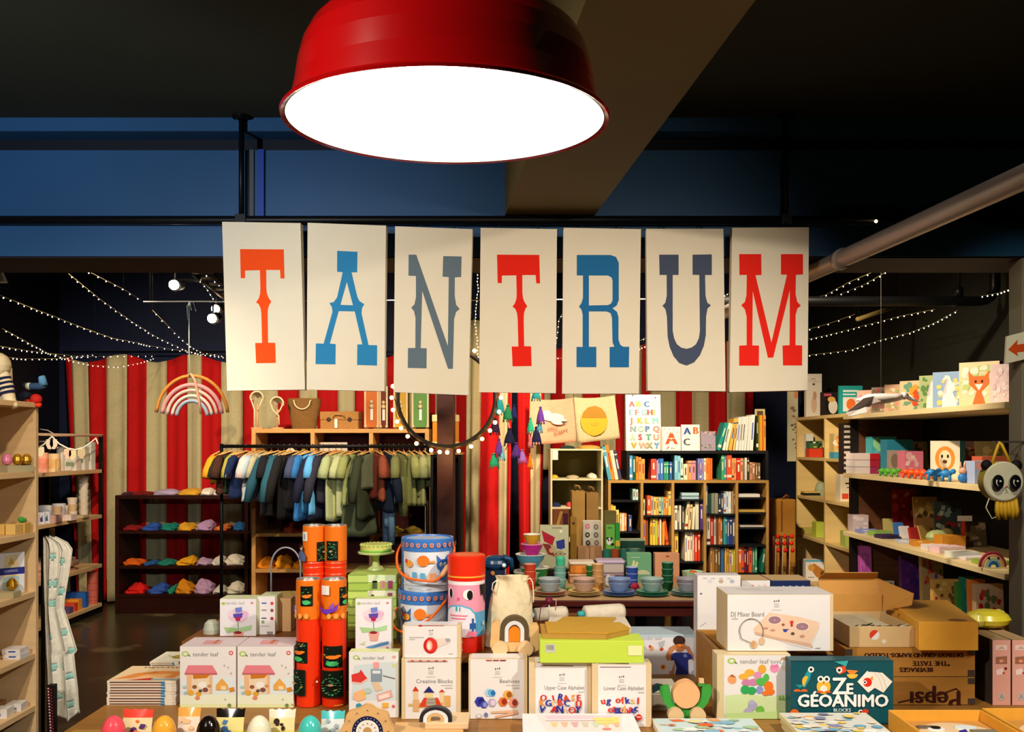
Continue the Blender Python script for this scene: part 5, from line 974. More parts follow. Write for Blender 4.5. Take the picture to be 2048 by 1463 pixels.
t = thing('wooden_rainbow', 'small wooden rainbow arch in grey, white and black on the pale board', 'toy', (X(868, YR), YR + .045, ZT + .032))
for ro, ri, c, nm in ((.040, .031, '2a2830', 'outer_arch'), (.0305, .021, 'e8e8e8', 'middle_arch'), (.0205, .012, 'd8b478', 'inner_arch')):
    ar = [(-ro, 0)] + [(ro * math.cos(PI - PI * i / 16), .008 + ro * .72 * math.sin(PI * i / 16)) for i in range(17)] + [(ro, 0), (ri, 0)] + [(ri * math.cos(PI * i / 16), .008 + ri * .72 * math.sin(PI * i / 16)) for i in range(17)] + [(-ri, 0)]
    MB().prism(ar[::-1], (0, 0, 0), (1, 0, 0), (0, 0, 1), -.02, M(c, .4)).build(nm, t, .001)
# ================================================================== curtains
RC_, CC_ = M('ba0c0e', .85, kind='cloth'), M('bdb288', .85, kind='cloth')
def curtain(name, label, bt, bb, Y, pyt, zbot, amp=.035, first='R', sag=8, wl=.17, seed=0, lean=0):
    """bt/bb: stripe edges in px along the top and the bottom"""
    mb = MB(); nz = 22; sub = 6; cols = []
    for i in range(len(bt) - 1):
        for s in range(sub): t = s / sub; cols.append((bt[i] + (bt[i + 1] - bt[i]) * t, bb[i] + (bb[i + 1] - bb[i]) * t, i))
    cols.append((bt[-1], bb[-1], len(bt) - 2)); n = len(cols); vs = []
    for j in range(nz + 1):
        v = j / nz
        for (a, b, i) in cols:
            px = a + (b - a) * v; xt = X(a, Y); zt = Z(pyt + sag * math.sin(a * .045 + seed), Y)
            ph = xt / wl * 2 * PI + .8 * math.sin(xt * 2.1 + seed) + .3 * v
            y = Y + amp * (.45 + .55 * v) * (math.sin(ph) + .35 * math.sin(2.3 * ph + 1)) + lean * v
            vs.append((X(px, Y), y, zt + (zbot - zt) * v))
    for c, m in ((0, RC_ if first == 'R' else CC_), (1, CC_ if first == 'R' else RC_)):
        fs = [(j * n + k, j * n + k + 1, (j + 1) * n + k + 1, (j + 1) * n + k)[::-1] for j in range(nz) for k in range(n - 1) if cols[k][2] % 2 == c]
        mb.add(vs, fs, m, True)
    o = mb.build(name); s_ = o.modifiers.new('s', 'SOLIDIFY'); s_.thickness = .004
    return tag(o, label, 'curtain')
LB = [128, 144, 176, 214, 255, 295, 334, 374, 404, 442, 484, 508, 555, 596, 634, 674, 709, 745, 775, 803, 840, 872, 906, 936]
curtain('striped_curtain', 'wide red and cream striped curtain along the back, left of the wooden post', LB, [150, 160, 186, 217] + LB[4:], 8.42, 716, .02)
RB = [1080, 1102, 1130, 1165, 1200, 1231, 1250, 1285, 1300, 1351, 1383, 1416, 1453, 1488, 1508]
curtain('striped_curtain', 'striped curtain stretch hanging behind the alphabet poster and top books', RB, RB, 8.42, 690, 1.25, first='C', seed=2)
curtain('draped_curtain', 'narrow gathered striped drape just right of the wooden post', [934, 964, 998, 1018, 1026], [930, 956, 994, 1012, 1016], 6.9, 640, .02, .045, 'C', 3, .12, 1)
curtain('draped_curtain', 'narrow gathered striped drape beside the pink banner', [1034, 1060, 1084, 1092], [1040, 1062, 1076, 1080], 6.9, 640, .02, .045, 'R', 3, .12, 3)
for o in bpy.data.objects:
    if o.name.startswith('draped_curtain') and not o.parent: pass
mb = MB(); mb.tube([(X(125, 8.45), 8.46, Z(703, 8.45)), (X(1515, 8.45), 8.46, Z(703, 8.45))], .008, BLKM, 6); mb.box((X(400, 8.45), 8.46, Z(706, 8.45)), (X(405, 8.45), 8.65, Z(700, 8.45)), BLKM); solo(mb, 'curtain_rail', 'thin black rail holding the striped curtain along the back wall', 'rail')
mb = MB(); mb.tube([(X(925, 6.9), 6.9, Z(638, 6.9)), (X(1100, 6.9), 6.9, Z(638, 6.9))], .008, BLKM, 6); mb.tube([(X(1000, 6.9), 6.9, Z(638, 6.9)), (X(1000, 6.9), 6.9, 3.4)], .006, BLKM, 6); solo(mb, 'curtain_rail', 'short black rail holding the two gathered drapes', 'rail')

# ================================================================== folded clothes and their dark shelf
def shelf_unit(name, label, x0, x1, y0, y1, z0, z1, shelves, uprights, m, back=None, th=.02, edge=None, cat='shelf', kick=0, sth=None):
    """uprights / shelves in metres; parts: side_panel, shelf, back_panel"""
    t = thing(name, label, cat, (x0, y0, z0)); h = z1 - z0; w = x1 - x0; d = y1 - y0
    MB().box((0, 0, h - th), (w, d, h), m).build('top_board', t, .0015)
    for u in [0, w - th] + [q - x0 for q in uprights]: MB().box((u, 0, 0), (u + th, d, h - th), m).build('side_panel' if u in (0, w - th) else 'divider', t, .001)
    if back:
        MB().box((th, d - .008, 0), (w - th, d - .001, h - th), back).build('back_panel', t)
    sth = sth or th * .8; us = [0] + [q - x0 for q in uprights] + [w - th]
    for item in shelves:
        if isinstance(item, tuple):
            c, z = item; a, b = us[c] + th, us[c + 1]
            MB().box((a, .004, z - z0 - sth), (b, d - .009, z - z0), edge or m).build('shelf', t)
        else:
            for c in range(len(us) - 1): MB().box((us[c] + th, .004, item - z0 - sth), (us[c + 1], d - .009, item - z0), edge or m).build('shelf', t)
    if kick: MB().box((th, .01, 0), (w - th, .03, kick), m).build('plinth', t)
    return t
Yd = 7.9; zz1 = [Z(1188, Yd), Z(1131, Yd), Z(1061, Yd)]
shelf_unit('display_shelf', 'low dark mahogany shelf of folded baby clothes before the curtain', X(230, Yd), X(507, Yd), Yd, 8.345, 0, Z(990, Yd), zz1, [X(489, Yd)], DARKW, th=.032, kick=zz1[0] - .03)
def cloth_pile(px0, px1, pyt, pyb, Y, col, label, group, zb=None, sd=0, name='folded_clothes', dep=.2, crease=1.0, cat='clothes'):
    w = (X(px1, Y) - X(px0, Y)) / 2; z0 = Z(pyb, Y) if zb is None else zb; h = Z(pyt, Y) - z0; h = max(h, .02); rn = random.Random(sd * 7 + int(px0)); ph = [rn.uniform(0, 6) for _ in range(6)]
    nu, nv = 26, 12; vs = []; fs = []
    for j in range(nv + 1):
        e = j / nv
        for i in range(nu):
            a = 2 * PI * i / nu; ca, sa = math.cos(a), math.sin(a)
            rr = (1 - max(0, (e - .15) / .85) ** 2.2) ** .5 if e < 1 else 0
            sx = math.copysign(abs(ca) ** .6, ca); sy = math.copysign(abs(sa) ** .6, sa)
            c = crease * (.09 * math.sin(5 * a + ph[0] + 9 * e) + .06 * math.sin(9 * a + ph[1] - 6 * e) + .05 * math.sin(14 * e + ph[2] + 2 * a))
            r = rr * (1 + c); hz = h * e * (.8 + .35 * crease * math.sin(2 * ca + ph[3]) * math.sin(1.7 * sa + ph[4])) 
            if j == nv: hz = h * .85
            vs.append((w * sx * r * .97, dep / 2 * sy * r, max(0, hz)))
    for j in range(nv):
        for i in range(nu): fs.append((j * nu + i, j * nu + (i + 1) % nu, (j + 1) * nu + (i + 1) % nu, (j + 1) * nu + i))
    fs.append(tuple(range(nu))[::-1]); fs.append(tuple(nv * nu + i for i in range(nu)))
    mb = MB(); mb.add(vs, fs, M(col, .9, kind='cloth'), True)
    o = mb.build(name); o.location = ((X(px0, Y) + X(px1, Y)) / 2, Y + dep / 2, z0); return tag(o, label, cat, group)
def row(items, Y, zb, lab, group, **k):
    n = len(items)
    for i, (a, b, t, c) in enumerate(items):
        cloth_pile(a, b, t, 0, Y, c, 'crumpled %s baby clothes, %s on %s' % (cname(c), place_word(i, n), lab), group, zb, i, **k)
zt_ = Z(990, Yd) + .0005
row([(240, 256, 983, '4a2840'), (258, 300, 982, '7a1418'), (302, 350, 976, 'b0a0c0'), (352, 396, 974, 'd8a030'), (398, 420, 974, 'e8e0d0'), (424, 444, 972, 'e8dcd4'), (452, 486, 970, 'dcd0d8')], Yd + .06, zt_, 'top of the mahogany shelf', 'baby clothes on top of the mahogany shelf', crease=.5)
row([(243, 275, 1050, '8a1418'), (278, 315, 1044, '2a50a0'), (318, 350, 1046, '1a8070'), (353, 386, 1045, 'e0a428'), (388, 422, 1038, 'bc98c4'), (425, 456, 1048, 'e07840'), (464, 487, 1042, '2a68a8')], Yd + .04, zz1[2] + .0005, 'the second mahogany shelf down', 'baby clothes on the second mahogany shelf')
row([(243, 281, 1117, 'e06414'), (284, 308, 1122, '2a60a0'), (311, 346, 1119, '208070'), (348, 387, 1113, 'eaa820'), (390, 419, 1116, 'c0a4c8'), (421, 444, 1110, 'dcd8d0'), (447, 486, 1106, 'e8e0d0')], Yd + .04, zz1[1] + .0005, 'the third mahogany shelf down', 'baby clothes on the third mahogany shelf')
row([(246, 288, 1166, 'd01810'), (290, 331, 1166, '3054a8'), (333, 347, 1171, '208868'), (349, 383, 1160, 'd88c18'), (386, 421, 1156, 'c49cc8'), (423, 448, 1170, 'e0dccc'), (451, 487, 1160, 'e0d8c4')], Yd + .04, zz1[0] + .0005, 'the lowest mahogany shelf', 'baby clothes on the lowest mahogany shelf')

# ================================================================== plywood cubby behind the rack
Yu = 7.5; ztop = Z(857, Yu); PD = M('cf9c5c', .6, kind='ply')
us = [Z(1138, Yu), Z(1066, Yu), Z(1216, Yu), Z(905 + 60, Yu)]
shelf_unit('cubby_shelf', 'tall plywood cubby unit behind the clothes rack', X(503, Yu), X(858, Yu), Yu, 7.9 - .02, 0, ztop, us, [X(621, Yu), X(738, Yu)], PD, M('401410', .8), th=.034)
def onbook(o): return o
row([(508, 545, 1112, 'e89018'), (547, 580, 1110, 'ec9c1c'), (582, 616, 1114, 'e48c14')], Yu + .05, us[0] + .0005, 'the plywood cubby shelf', 'orange clothes in the plywood cubby')
cloth_pile(562, 606, 1042, 0, Yu + .05, 'c0503c', 'coral folded clothes in the plywood cubby behind the orange tubes', None, us[1] + .0005, 3)
cloth_pile(750, 800, 1052, 0, Yu + .05, 'd8b838', 'yellow folded clothes in the plywood cubby under the olive garments', None, us[1] + .0005, 5)
cloth_pile(805, 846, 1054, 0, Yu + .05, 'b89838', 'mustard folded clothes in the rightmost bay of the plywood cubby', None, us[1] + .0005, 6)
cloth_pile(688, 732, 1040, 0, Yu + .05, 'c8bc98', 'cream folded clothes in the middle bay of the plywood cubby', None, us[1] + .0005, 8)
cloth_pile(549, 604, 880, 0, Yu + .05, 'd8ccb0', 'cream hat in the top of the left cubby bay', None, us[3] + .0005, 4, name='sun_hat', cat='hat', crease=.2)
cloth_pile(590, 618, 879, 0, Yu + .23, 'b8a070', 'tan woven hat in the top of the left cubby bay', None, us[3] + .0005, 5, name='woven_hat', cat='hat', crease=.1, dep=.12)
mb = MB(); mb.box((X(634, Yu), Yu + .1, us[3] + .0005), (X(690, Yu), Yu + .115, Z(884, Yu)), M('c8bca8', .6)); mb.box((X(660, Yu), Yu + .0995, Z(915, Yu)), (X(678, Yu), Yu + .1, Z(900, Yu)), M('d86030', .6)); solo(mb, 'framed_card', 'pale card standing in the middle bay of the plywood cubby', 'card')
# on top of the cubby: bonnets, bag, case, trunks
def bonnet(px, py0, py1, Y, lb, flip=1):
    k = Y / F; h = (857 - py0) * k; t = thing('bonnet_stand', lb, 'bonnet', (X(px, Y), Y, ztop)); W_ = M('d8a070', .6)
    mb = MB(); mb.lathe([(0, 0), (13 * k, 0), (13 * k, 3 * k), (0, 3 * k)], W_, n=18); mb.tube([(0, 0, 0), (0, 0, h - 26 * k)], 2.2 * k, W_, 8); mb.build('wooden_stand', t)
    B = M('dccfa8', .9, kind='cloth'); mb = MB(); c = h - 15 * k
    vs = []; n, r_ = 22, 8
    for j in range(r_ + 1):
        for i in range(n + 1):
            a = PI * 1.18 * (i / n) - PI * .09; R_ = (13 - .9 * max(0, j - 2)) * k; yy = (j * 2.6 - 5) * k
            if j == r_: R_ = 3 * k
            vs.append((R_ * math.cos(a), yy, c + R_ * 1.05 * math.sin(a)))
    mb.add(vs, [(j * (n + 1) + i, j * (n + 1) + i + 1, (j + 1) * (n + 1) + i + 1, (j + 1) * (n + 1) + i) for j in range(r_) for i in range(n)], B, True)
    mb.tube([(13 * k * math.cos(PI * i / 18), -5 * k, c + 13.6 * k * math.sin(PI * i / 18)) for i in range(19)], 1.8 * k, B, 8); o = mb.build('bonnet', t); s_ = o.modifiers.new('s', 'SOLIDIFY'); s_.thickness = .004
    MB().tube([(-12 * k, -5 * k, c), (-8 * k, -6 * k, c - 12 * k), (-4 * flip * k, -6 * k, c - 24 * k), (-5 * flip * k, -6 * k, 8 * k)], 1.5 * k, B, 6).build('tie', t)
    MB().tube([(12 * k, -5 * k, c), (7 * k, -6 * k, c - 12 * k), (2 * flip * k, -6 * k, c - 24 * k)], 1.5 * k, B, 6).build('tie', t)
bonnet(515, 781, 0, 7.6, 'knitted cream bonnet on a wooden stand, left of the pair atop the plywood cubby'); bonnet(555, 792, 0, 7.57, 'knitted cream bonnet on a wooden stand, beside the woven basket bag', -1)
WK = M('8a6434', .85, kind='wicker'); WK2 = M('b88448', .8, kind='wicker')
Yk = 7.62; k = Yk / F; t = thing('basket_bag', 'brown woven basket bag with cream rope handles on the plywood cubby', 'bag', (X(603, Yk), Yk + .1, ztop))
rows = [(24, 0), (26, 8), (29, 25), (33, 45), (34, 62)]
MB().lathe([(0, 0)] + [(a * k, b * k) for a, b in rows] + [((33) * k, 61 * k), (25 * k, 6 * k), (0, 5 * k)], WK, n=28, sy=.5).build('basket', t)
MB().tube([(-18 * k, -16 * k, 58 * k)] + [(16 * k * math.cos(PI + PI * i / 10), -19 * k, 56 * k + 16 * k * math.sin(PI + PI * i / 10)) for i in range(11)] + [(18 * k, -16 * k, 58 * k)], 1.6 * k, M('d8c8a0', .8), 8).build('handle', t)
Yk = 7.6; k = Yk / F; t = thing('wicker_suitcase', 'small wicker suitcase with leather latches and a white tag', 'suitcase', (X(678.5, Yk), Yk, ztop))
MB().box((-38 * k, 0, 0), (38 * k, .2, 18 * k), WK2).build('lower_case', t, .004); MB().box((-38.5 * k, -.002, 18.5 * k), (38.5 * k, .202, 35 * k), WK2).build('lid', t, .004)
for s in (-1, 1): MB().lathe([(0, 0), (4.5 * k, 0), (4.5 * k, .004), (0, .005)], M('3a1c10', .5), (s * 21 * k, -.003, 19 * k), 14, R=Matrix.Rotation(PI / 2, 4, 'X')).build('latch', t)
MB().tube([(-12 * k, -.004, 22 * k), (-8 * k, -.02, 29 * k), (8 * k, -.02, 28 * k), (12 * k, -.004, 22 * k)], .006, M('b08850', .6), 6).build('handle', t)
MB().box((-9 * k, -.012, 2 * k), (-3 * k, -.010, 20 * k), M('ece6dc', .6)).build('price_tag', t)
def trunk(px0, px1, pyt, Y, col, lb, dep=.16):
    k = Y / F; w = (px1 - px0) * k / 2; h = Z(pyt, Y) - ztop; CRM = M('dcc89c', .6); t = thing('toy_luggage', lb, 'suitcase', (X((px0 + px1) / 2, Y), Y, ztop), 0, 'toy trunks on the plywood cubby')
    MB().box((-w, 0, .012), (w, dep, h), M(col, .5)).build('case', t, .004)
    mb = MB()
    for s in (-1, 1): mb.box((s * w - .012 * (s > 0) - .002 * (s < 0), -.003, .012), (s * w + .002 * (s > 0) + .012 * (s < 0), .0, h), CRM)
    mb.build('edge_strip', t)
    for s in (-1, 1): MB().ball((s * (w - .008), 0, .022), .014, CRM, 8, 6).build('corner_cap', t); MB().lathe([(0, 0), (.008, 0), (.008, .012), (0, .012)], CRM, (s * (w - .02), .03, 0), 10).build('foot', t)
    mb = MB(); mb.ball((0, -.006, h * .62), .016, CRM, 8, 6); mb.ball((0, -.006, h * .52), .02, CRM, 8, 6); mb.box((-.008, -.012, h * .2), (.014, -.009, h * .46), M('f0ece0', .6)); mb.build('charm', t)
trunk(729, 757, 770, 7.62, 'c86a28', 'orange-brown toy trunk with cream edges, behind the second board gap'); trunk(759, 775, 772, 7.66, '6a2418', 'narrow maroon toy trunk beside the orange-brown one')
trunk(787, 815, 772, 7.62, 'c89c28', 'mustard yellow toy trunk behind the left of the ring light'); trunk(824, 857, 772, 7.6, '5a8a40', 'green toy trunk with cream corners behind the ring light')

# ================================================================== rack and garments
Yr = 7.05; t = thing('clothes_rack', 'long black rolling clothes rack full of small garments', 'clothes rack', (X(649, Yr), Yr, 0)); k = Yr / F; zr = Z(892, Yr)
MB().tube([((443 - 649) * k, 0, zr), ((855 - 649) * k, 0, zr)], .014, BLKM, 10).build('rail', t)
for s, px in ((0, 443), (1, 855)):
    x = (px - 649) * k; MB().tube([(x, 0, .12), (x, 0, zr + .02)], .014, BLKM, 10).build('upright', t); MB().tube([(x, -.25, .09), (x, .25, .09)], .013, BLKM, 8).build('foot', t)
    for y in (-.24, .24): MB().lathe([(0, -.012), (.035, -.012), (.035, .012), (0, .012)], BLKM, (x, y, .036), 14, R=Matrix.Rotation(PI / 2, 4, 'Y')).build('caster', t)
MB().tube([((443 - 649) * k, 0, .14), ((855 - 649) * k, 0, .14)], .01, BLKM, 8).build('lower_bar', t)
def garment(px, bot, col, ang, kind, wid, lb, i):
    t = thing('hanging_garment', lb, 'garment', (X(px, Yr), Yr, zr + .015), math.radians(ang), 'garments on the black clothes rack')
    HM = M('c89858', .5); drop = .055; L = Z(0, 1) * 0 + (zr + .015) - Z(bot, Yr) - drop
    MB().tube([(0, 0, -drop), (0, 0, -.02), (-.008, 0, -.004), (0, 0, .004), (.008, 0, -.002)], .0022, METAL, 5).build('hook', t)
    MB().tube([(-wid * .42, 0, -drop - .03), (0, 0, -drop + .004), (wid * .42, 0, -drop - .03)], .006, HM, 6).build('hanger', t)
    n, nz = 28, 14; vs = []; rn = random.Random(i * 13 + 5); ph = rn.uniform(0, 6)
    for j in range(nz + 1):
        v = j / nz; z = -drop - .004 - L * v
        if kind == 'pants': hw = wid * .30 * (1 - .15 * v)
        elif kind == 'dress': hw = wid * (.36 + .22 * v) if v > .06 else wid * .2
        else: hw = wid * (.43 + .03 * v)
        if v < .05: hw *= .55
        elif v < .12: hw *= .9
        tk = .02 + .018 * v
        for a_ in range(n):
            a = 2 * PI * a_ / n; rip = 1 + (.10 + .5 * v) * math.sin(5 * a + ph + v) * .5
            vs.append((hw * math.cos(a) * (1 + .03 * math.sin(6 * v + ph)), tk * math.sin(a) * rip + .006 * math.sin(7 * math.cos(a) + ph) * v, z - (.03 * abs(math.cos(a)) if v < .12 else 0) + .008 * math.sin(3 * a + ph) * v))
    fs = [(j * n + q, (j + 1) * n + q, (j + 1) * n + (q + 1) % n, j * n + (q + 1) % n) for j in range(nz) for q in range(n)] + [tuple(range(n)), tuple(nz * n + q for q in range(n))[::-1]]
    m = M(col, .9, kind='cloth'); mb = MB(); mb.add(vs, fs, m, True)
    if kind in ('tee', 'long', 'dress'):
        sl = .16 if kind != 'long' else .36
        for s in (-1, 1):
            pts = [(s * wid * .34, 0, -drop - .045), (s * wid * .47, -.006, -drop - .075), (s * (wid * .5 + sl * .2), -.01, -drop - .07 - sl * .5), (s * (wid * .5 + sl * .3), -.012, -drop - .06 - sl * .9)]
            mb.tube(pts, [.028, .036, .038, .036 if kind != 'long' else .028], m, 10)
    if kind == 'pants':
        for s in (-1, 1): mb.tube([(s * wid * .14, 0, -drop - L * .5), (s * wid * .18, 0, -drop - L * 1.25)], [.035, .028], m, 10)
    mb.build('cloth', t)
GL = [(441, 965, 'e09a20', 'tee', .2), (452, 985, '40241c', 'tee', .24), (463, 984, '1c2820', 'tee', .26), (474, 950, 'a09840', 'tee', .24), (482, 968, 'b06a40', 'tee', .24), (493, 992, '10224c', 'dress', .3), (506, 985, 'd0c0c4', 'tee', .28), (519, 998, 'a8bccc', 'dress', .3), (528, 935, 'a8a288', 'tee', .24), (543, 1028, '14141c', 'dress', .3), (556, 965, '1e4c60', 'long', .34), (568, 968, '245468', 'long', .32), (580, 1035, '16161a', 'long', .34),
      (592, 1015, '1c1c22', 'tee', .32), (604, 958, '3a4666', 'tee', .3), (614, 1036, '2a6cb0', 'dress', .28), (624, 1024, '4a94d8', 'tee', .32), (634, 1026, '5aa8e4', 'tee', .30), (646, 1035, '181c34', 'long', .34), (658, 1002, '2c2c3c', 'long', .32), (672, 1038, 'a8b488', 'tee', .34), (683, 1034, 'b4bc80', 'tee', .32), (695, 1030, 'b8c094', 'tee', .30), (706, 1005, '9aa468', 'tee', .34), (718, 1070, '4c5640', 'dress', .3), (731, 1035, '38402e', 'long', .34), (742, 975, '5c6450', 'tee', .34),
      (752, 995, '6a2c20', 'tee', .3), (761, 998, '904a34', 'tee', .28), (770, 1020, '101c30', 'long', .3), (778, 1050, '5c7c9c', 'pants', .3), (787, 965, '7c8050', 'tee', .3), (797, 1000, '5a5c38', 'pants', .3), (807, 1005, '686c40', 'pants', .28), (818, 1008, '8c9058', 'tee', .3), (829, 990, '6c7044', 'tee', .3), (839, 1008, '949868', 'tee', .3), (848, 970, '7a7e50', 'tee', .24)]
KN = {'tee': 'short-sleeved top', 'long': 'long-sleeved top', 'dress': 'flared dress', 'pants': 'pair of trousers'}
for i, (px, bot, c, kd, w) in enumerate(GL):
    garment(px, bot, c, (64 + 14 * math.sin(i * 2.3)) * (1 if i < 27 else -1) * (1 if i % 2 else .92), kd, w, '%s %s, %s on the black rack' % (cname(c), KN[kd], place_word(i, len(GL)) if (i < 20 and i < 19) or len(GL) - 1 - i < 20 else 'middle'), i)

# ================================================================== ring light, pillar side, tassels, banners
Yg = 5.7; k = Yg / F; c = P(893, 795, Yg); t = thing('ring_light', 'large dark hoop ringed with glowing warm bulbs, hanging below the boards', 'hoop light', c)
R1 = 98 * k; mb = MB(); mb.tube([(R1 * math.cos(2 * PI * i / 64), 0, R1 * math.sin(2 * PI * i / 64)) for i in range(64)], .015, M('34302e', .6), 10, True); mb.build('hoop', t)
angs = [180, 193, 206, 214, 225, 237, 254, 263, 271, 283, 297, 311, 323, 333, 345, 360, 375, 390, 403, 59, 72, 86, 100, 114, 128, 142, 155, 168]
R2 = R1 + .035; bmo = None
for i, a in enumerate(angs):
    a = math.radians(a); p = (R2 * math.cos(a), -.018, R2 * math.sin(a))
    if bmo is None: bmo = MB().ball((0, 0, 0), .0125, M('ffc060', .5, emit=26), 10, 6).build('bulb', t); bmo.location = p
    else: o = bmo.copy(); COL.objects.link(o); o.location = p
mb = MB(); mb.tube([((R1 + .018 + .01 * math.sin(i * .9)) * math.cos(2 * PI * i / 90), -.012, (R1 + .018 + .01 * math.sin(i * .9)) * math.sin(2 * PI * i / 90)) for i in range(90)], .002, M('2a2018', .6), 4, True); mb.build('cable', t)
MB().tube([(0, 0, R1), (0, 0, 3.4 - c.z)], .003, BLKM, 5).build('cord', t)
lg = bpy.data.lights.new('ring_glow', 'POINT'); lg.energy = 4; lg.color = (1, .55, .2); lg.shadow_soft_size = .03; lo = bpy.data.objects.new('ring_glow', lg); COL.objects.link(lo); lo.location = (c.x, Yg + .12, c.z - R2 - .02)
# dark cabinet behind the post with hanging orange toys
shelf_unit('dark_cabinet', 'narrow dark cabinet with a tan top behind the wooden post', X(861, 6.4), X(922, 6.4), 6.4, 6.75, 0, Z(909, 6.4), [], [], M('120808', .6), M('120808', .6), th=.02)
mb = MB(); mb.box((X(859, 6.4), 6.39, Z(909, 6.4) + .0004), (X(924, 6.4), 6.75, Z(905, 6.4)), M('b08850', .6)); solo(mb, 'board_top', 'tan board lying on the narrow dark cabinet', 'board')
for px, lb in ((871, 'orange hanging toy with a cream cap, left of the wooden post'), (911, 'orange hanging toy with a cream cap, right of the wooden post')):
    Y = 6.9; k = Y / F; t = thing('hanging_toy', lb, 'toy', P(px, 885, 6.32)); k = 6.32 / F
    MB().box((-6 * k, 0, 0), (6 * k, .05, 42 * k), M('d08020', .5)).build('body', t, .003); MB().box((-7 * k, -.004, 42 * k), (7 * k, .054, 56 * k), M('d8c490', .6)).build('cap', t, .003); MB().box((-7 * k, -.004, -2 * k), (7 * k, .054, 2 * k), M('d8c490', .6)).build('bottom_trim', t, .002)
    MB().tube([(0, .02, 56 * k), (0, .02, 3.4 - Z(885, 6.32))], .003, M('d8c8a8', .7), 5).build('string', t)
def tassel(parent, x, z, L, col, r=.03):
    mb = MB(); m = M(col, .9, kind='cloth'); mb.lathe([(0, 0), (r * .95, -.0), (r, .01), (r * .7, L * .5), (r * .35, L * .82), (r * .25, L * .84), (r * .4, L * .9), (r * .3, L * .97), (0, L)], m, (x, 0, z), 12)
    for q in range(10): a = q * PI / 5; mb.tube([(x + r * .8 * math.cos(a), r * .8 * math.sin(a), z + .02), (x + r * 1.02 * math.cos(a), r * 1.02 * math.sin(a), z - .02)], .004, m, 4)
    mb.build('tassel', parent)
Yt = 6.1; k = Yt / F
def garland(name, lb, x0, strand, tas):
    o_ = P(x0, 780, Yt); t = thing(name, lb, 'tassel garland', o_, 0, 'tassel garlands')
    MB().tube([(P(a, b, Yt) - o_) for a, b in strand], .004, M('d8b8a8', .8), 5).build('strand', t)
    for px, pyt, pyb, c, w in tas: q = P(px, pyb, Yt) - o_; tassel(t, q.x, q.z, (pyb - pyt) * k, c, w * k)
garland('tassel_garland', 'garland of teal, green, navy and purple tassels left of the pink banner', 1000, [(1000, 320), (1000, 700), (1002, 780), (1008, 800), (1018, 850), (1020, 880), (1010, 900)],
        [(1000, 790, 824, '1a8088', 9), (1016, 808, 838, '1a7048', 10), (1028, 808, 834, '141c50', 7), (990, 834, 864, '281838', 10), (1019, 855, 886, '101438', 11), (998, 876, 906, '5a3090', 8), (1003, 890, 915, '60a8c0', 7), (988, 905, 931, '189070', 10), (1032, 884, 912, '4a2878', 10), (1044, 898, 922, '9060b8', 9)])
garland('tassel_garland', 'short garland of purple, teal and navy tassels across the pink banner', 1072, [(1072, 320), (1072, 700), (1074, 780), (1081, 812), (1076, 850), (1070, 880)],
        [(1072, 776, 796, '1a8088', 9), (1081, 812, 842, '5a2c90', 8), (1061, 834, 862, '20a080', 7), (1079, 840, 860, '4080a0', 6), (1073, 852, 884, '141440', 10), (1061, 866, 890, 'c06870', 5), (1060, 906, 932, 'e87018', 5)])
def banner(name, lb, q, Y, col, fn):
    o_ = P(q[0][0], q[0][1], Y); n = 12; vs = []
    for j in range(n + 1):
        for i in range(n + 1):
            u, v = i / n, j / n; a = Vector(q[0]).lerp(Vector(q[1]), u); b = Vector(q[3]).lerp(Vector(q[2]), u); p = a.lerp(b, v)
            w = P(p.x, p.y + 3 * math.sin(PI * u) * (1 - v), Y) - o_; w.y = .02 * math.sin(PI * u) * (1 - v) + .008 * math.sin(9 * u + 3 * v); vs.append(w)
    mb = MB(); mb.add(vs, [(j * (n + 1) + i, (j + 1) * (n + 1) + i, (j + 1) * (n + 1) + i + 1, j * (n + 1) + i + 1) for j in range(n) for i in range(n)], M(col, .9, kind='cloth'), True)
    t = thing(name, lb, 'banner', o_); o = mb.build('fabric', t); s_ = o.modifiers.new('s', 'SOLIDIFY'); s_.thickness = .003; s_.offset = 0
    x0, y0 = q[0]; mb = MB(); a = Art(mb, (0, -.011, 0), (1, 0, 0), (0, 0, 1), 100 * Y / F, 100 * Y / F, (x0, y0 - 100, x0 + 100, y0)); fn(a); mb.build('appliqué'.replace('é', 'e'), t)
    MB().tube([P(q[0][0], q[0][1], Y) - o_, P(q[0][0] - 2, 640, Y) - o_], .0015, BLKM, 4).build('string', t); MB().tube([P(q[1][0], q[1][1], Y) - o_, P(q[1][0], 640, Y) - o_], .0015, BLKM, 4).build('string', t)
def goose(a):
    a.e(1106, 834, 22, 8, 'dcd4cc'); a.e(1118, 842, 16, 7, 'd8ccc4'); a.e(1094, 826, 8, 6, 'e0d8d0'); a.p([(1126, 848), (1122, 842), (1136, 842)], '4a3020')
    a.t('STILL', 1096, 862, 9.5, '6a4030', 'l', .17); a.t('SLEEPY', 1109, 870, 9.5, '6a4030', 'l', .25)
banner('cloth_banner', 'peach pink cloth banner with a white goose and small lettering', [(1060, 797), (1147, 795), (1153, 883), (1057, 890)], 6.75, 'e0a080', goose)
def acorn(a): a.e(1188, 842, 27, 29, 'd8a420'); a.p([(1178, 866), (1198, 866), (1188, 872)], 'd8a420'); a.p([(1163, 836), (1166, 824), (1176, 814), (1190, 811), (1203, 816), (1211, 826), (1213, 836)], 'a87818'); a.l([(1180, 846), (1186, 852), (1194, 844)], 1.2, 'b88418'); a.l([(1188, 846), (1192, 852), (1200, 846)], 1.2, 'b88418')
banner('cloth_banner', 'beige cloth banner with a large golden acorn', [(1148, 794), (1229, 790), (1240, 876), (1155, 886)], 6.72, 'c8b890', acorn)
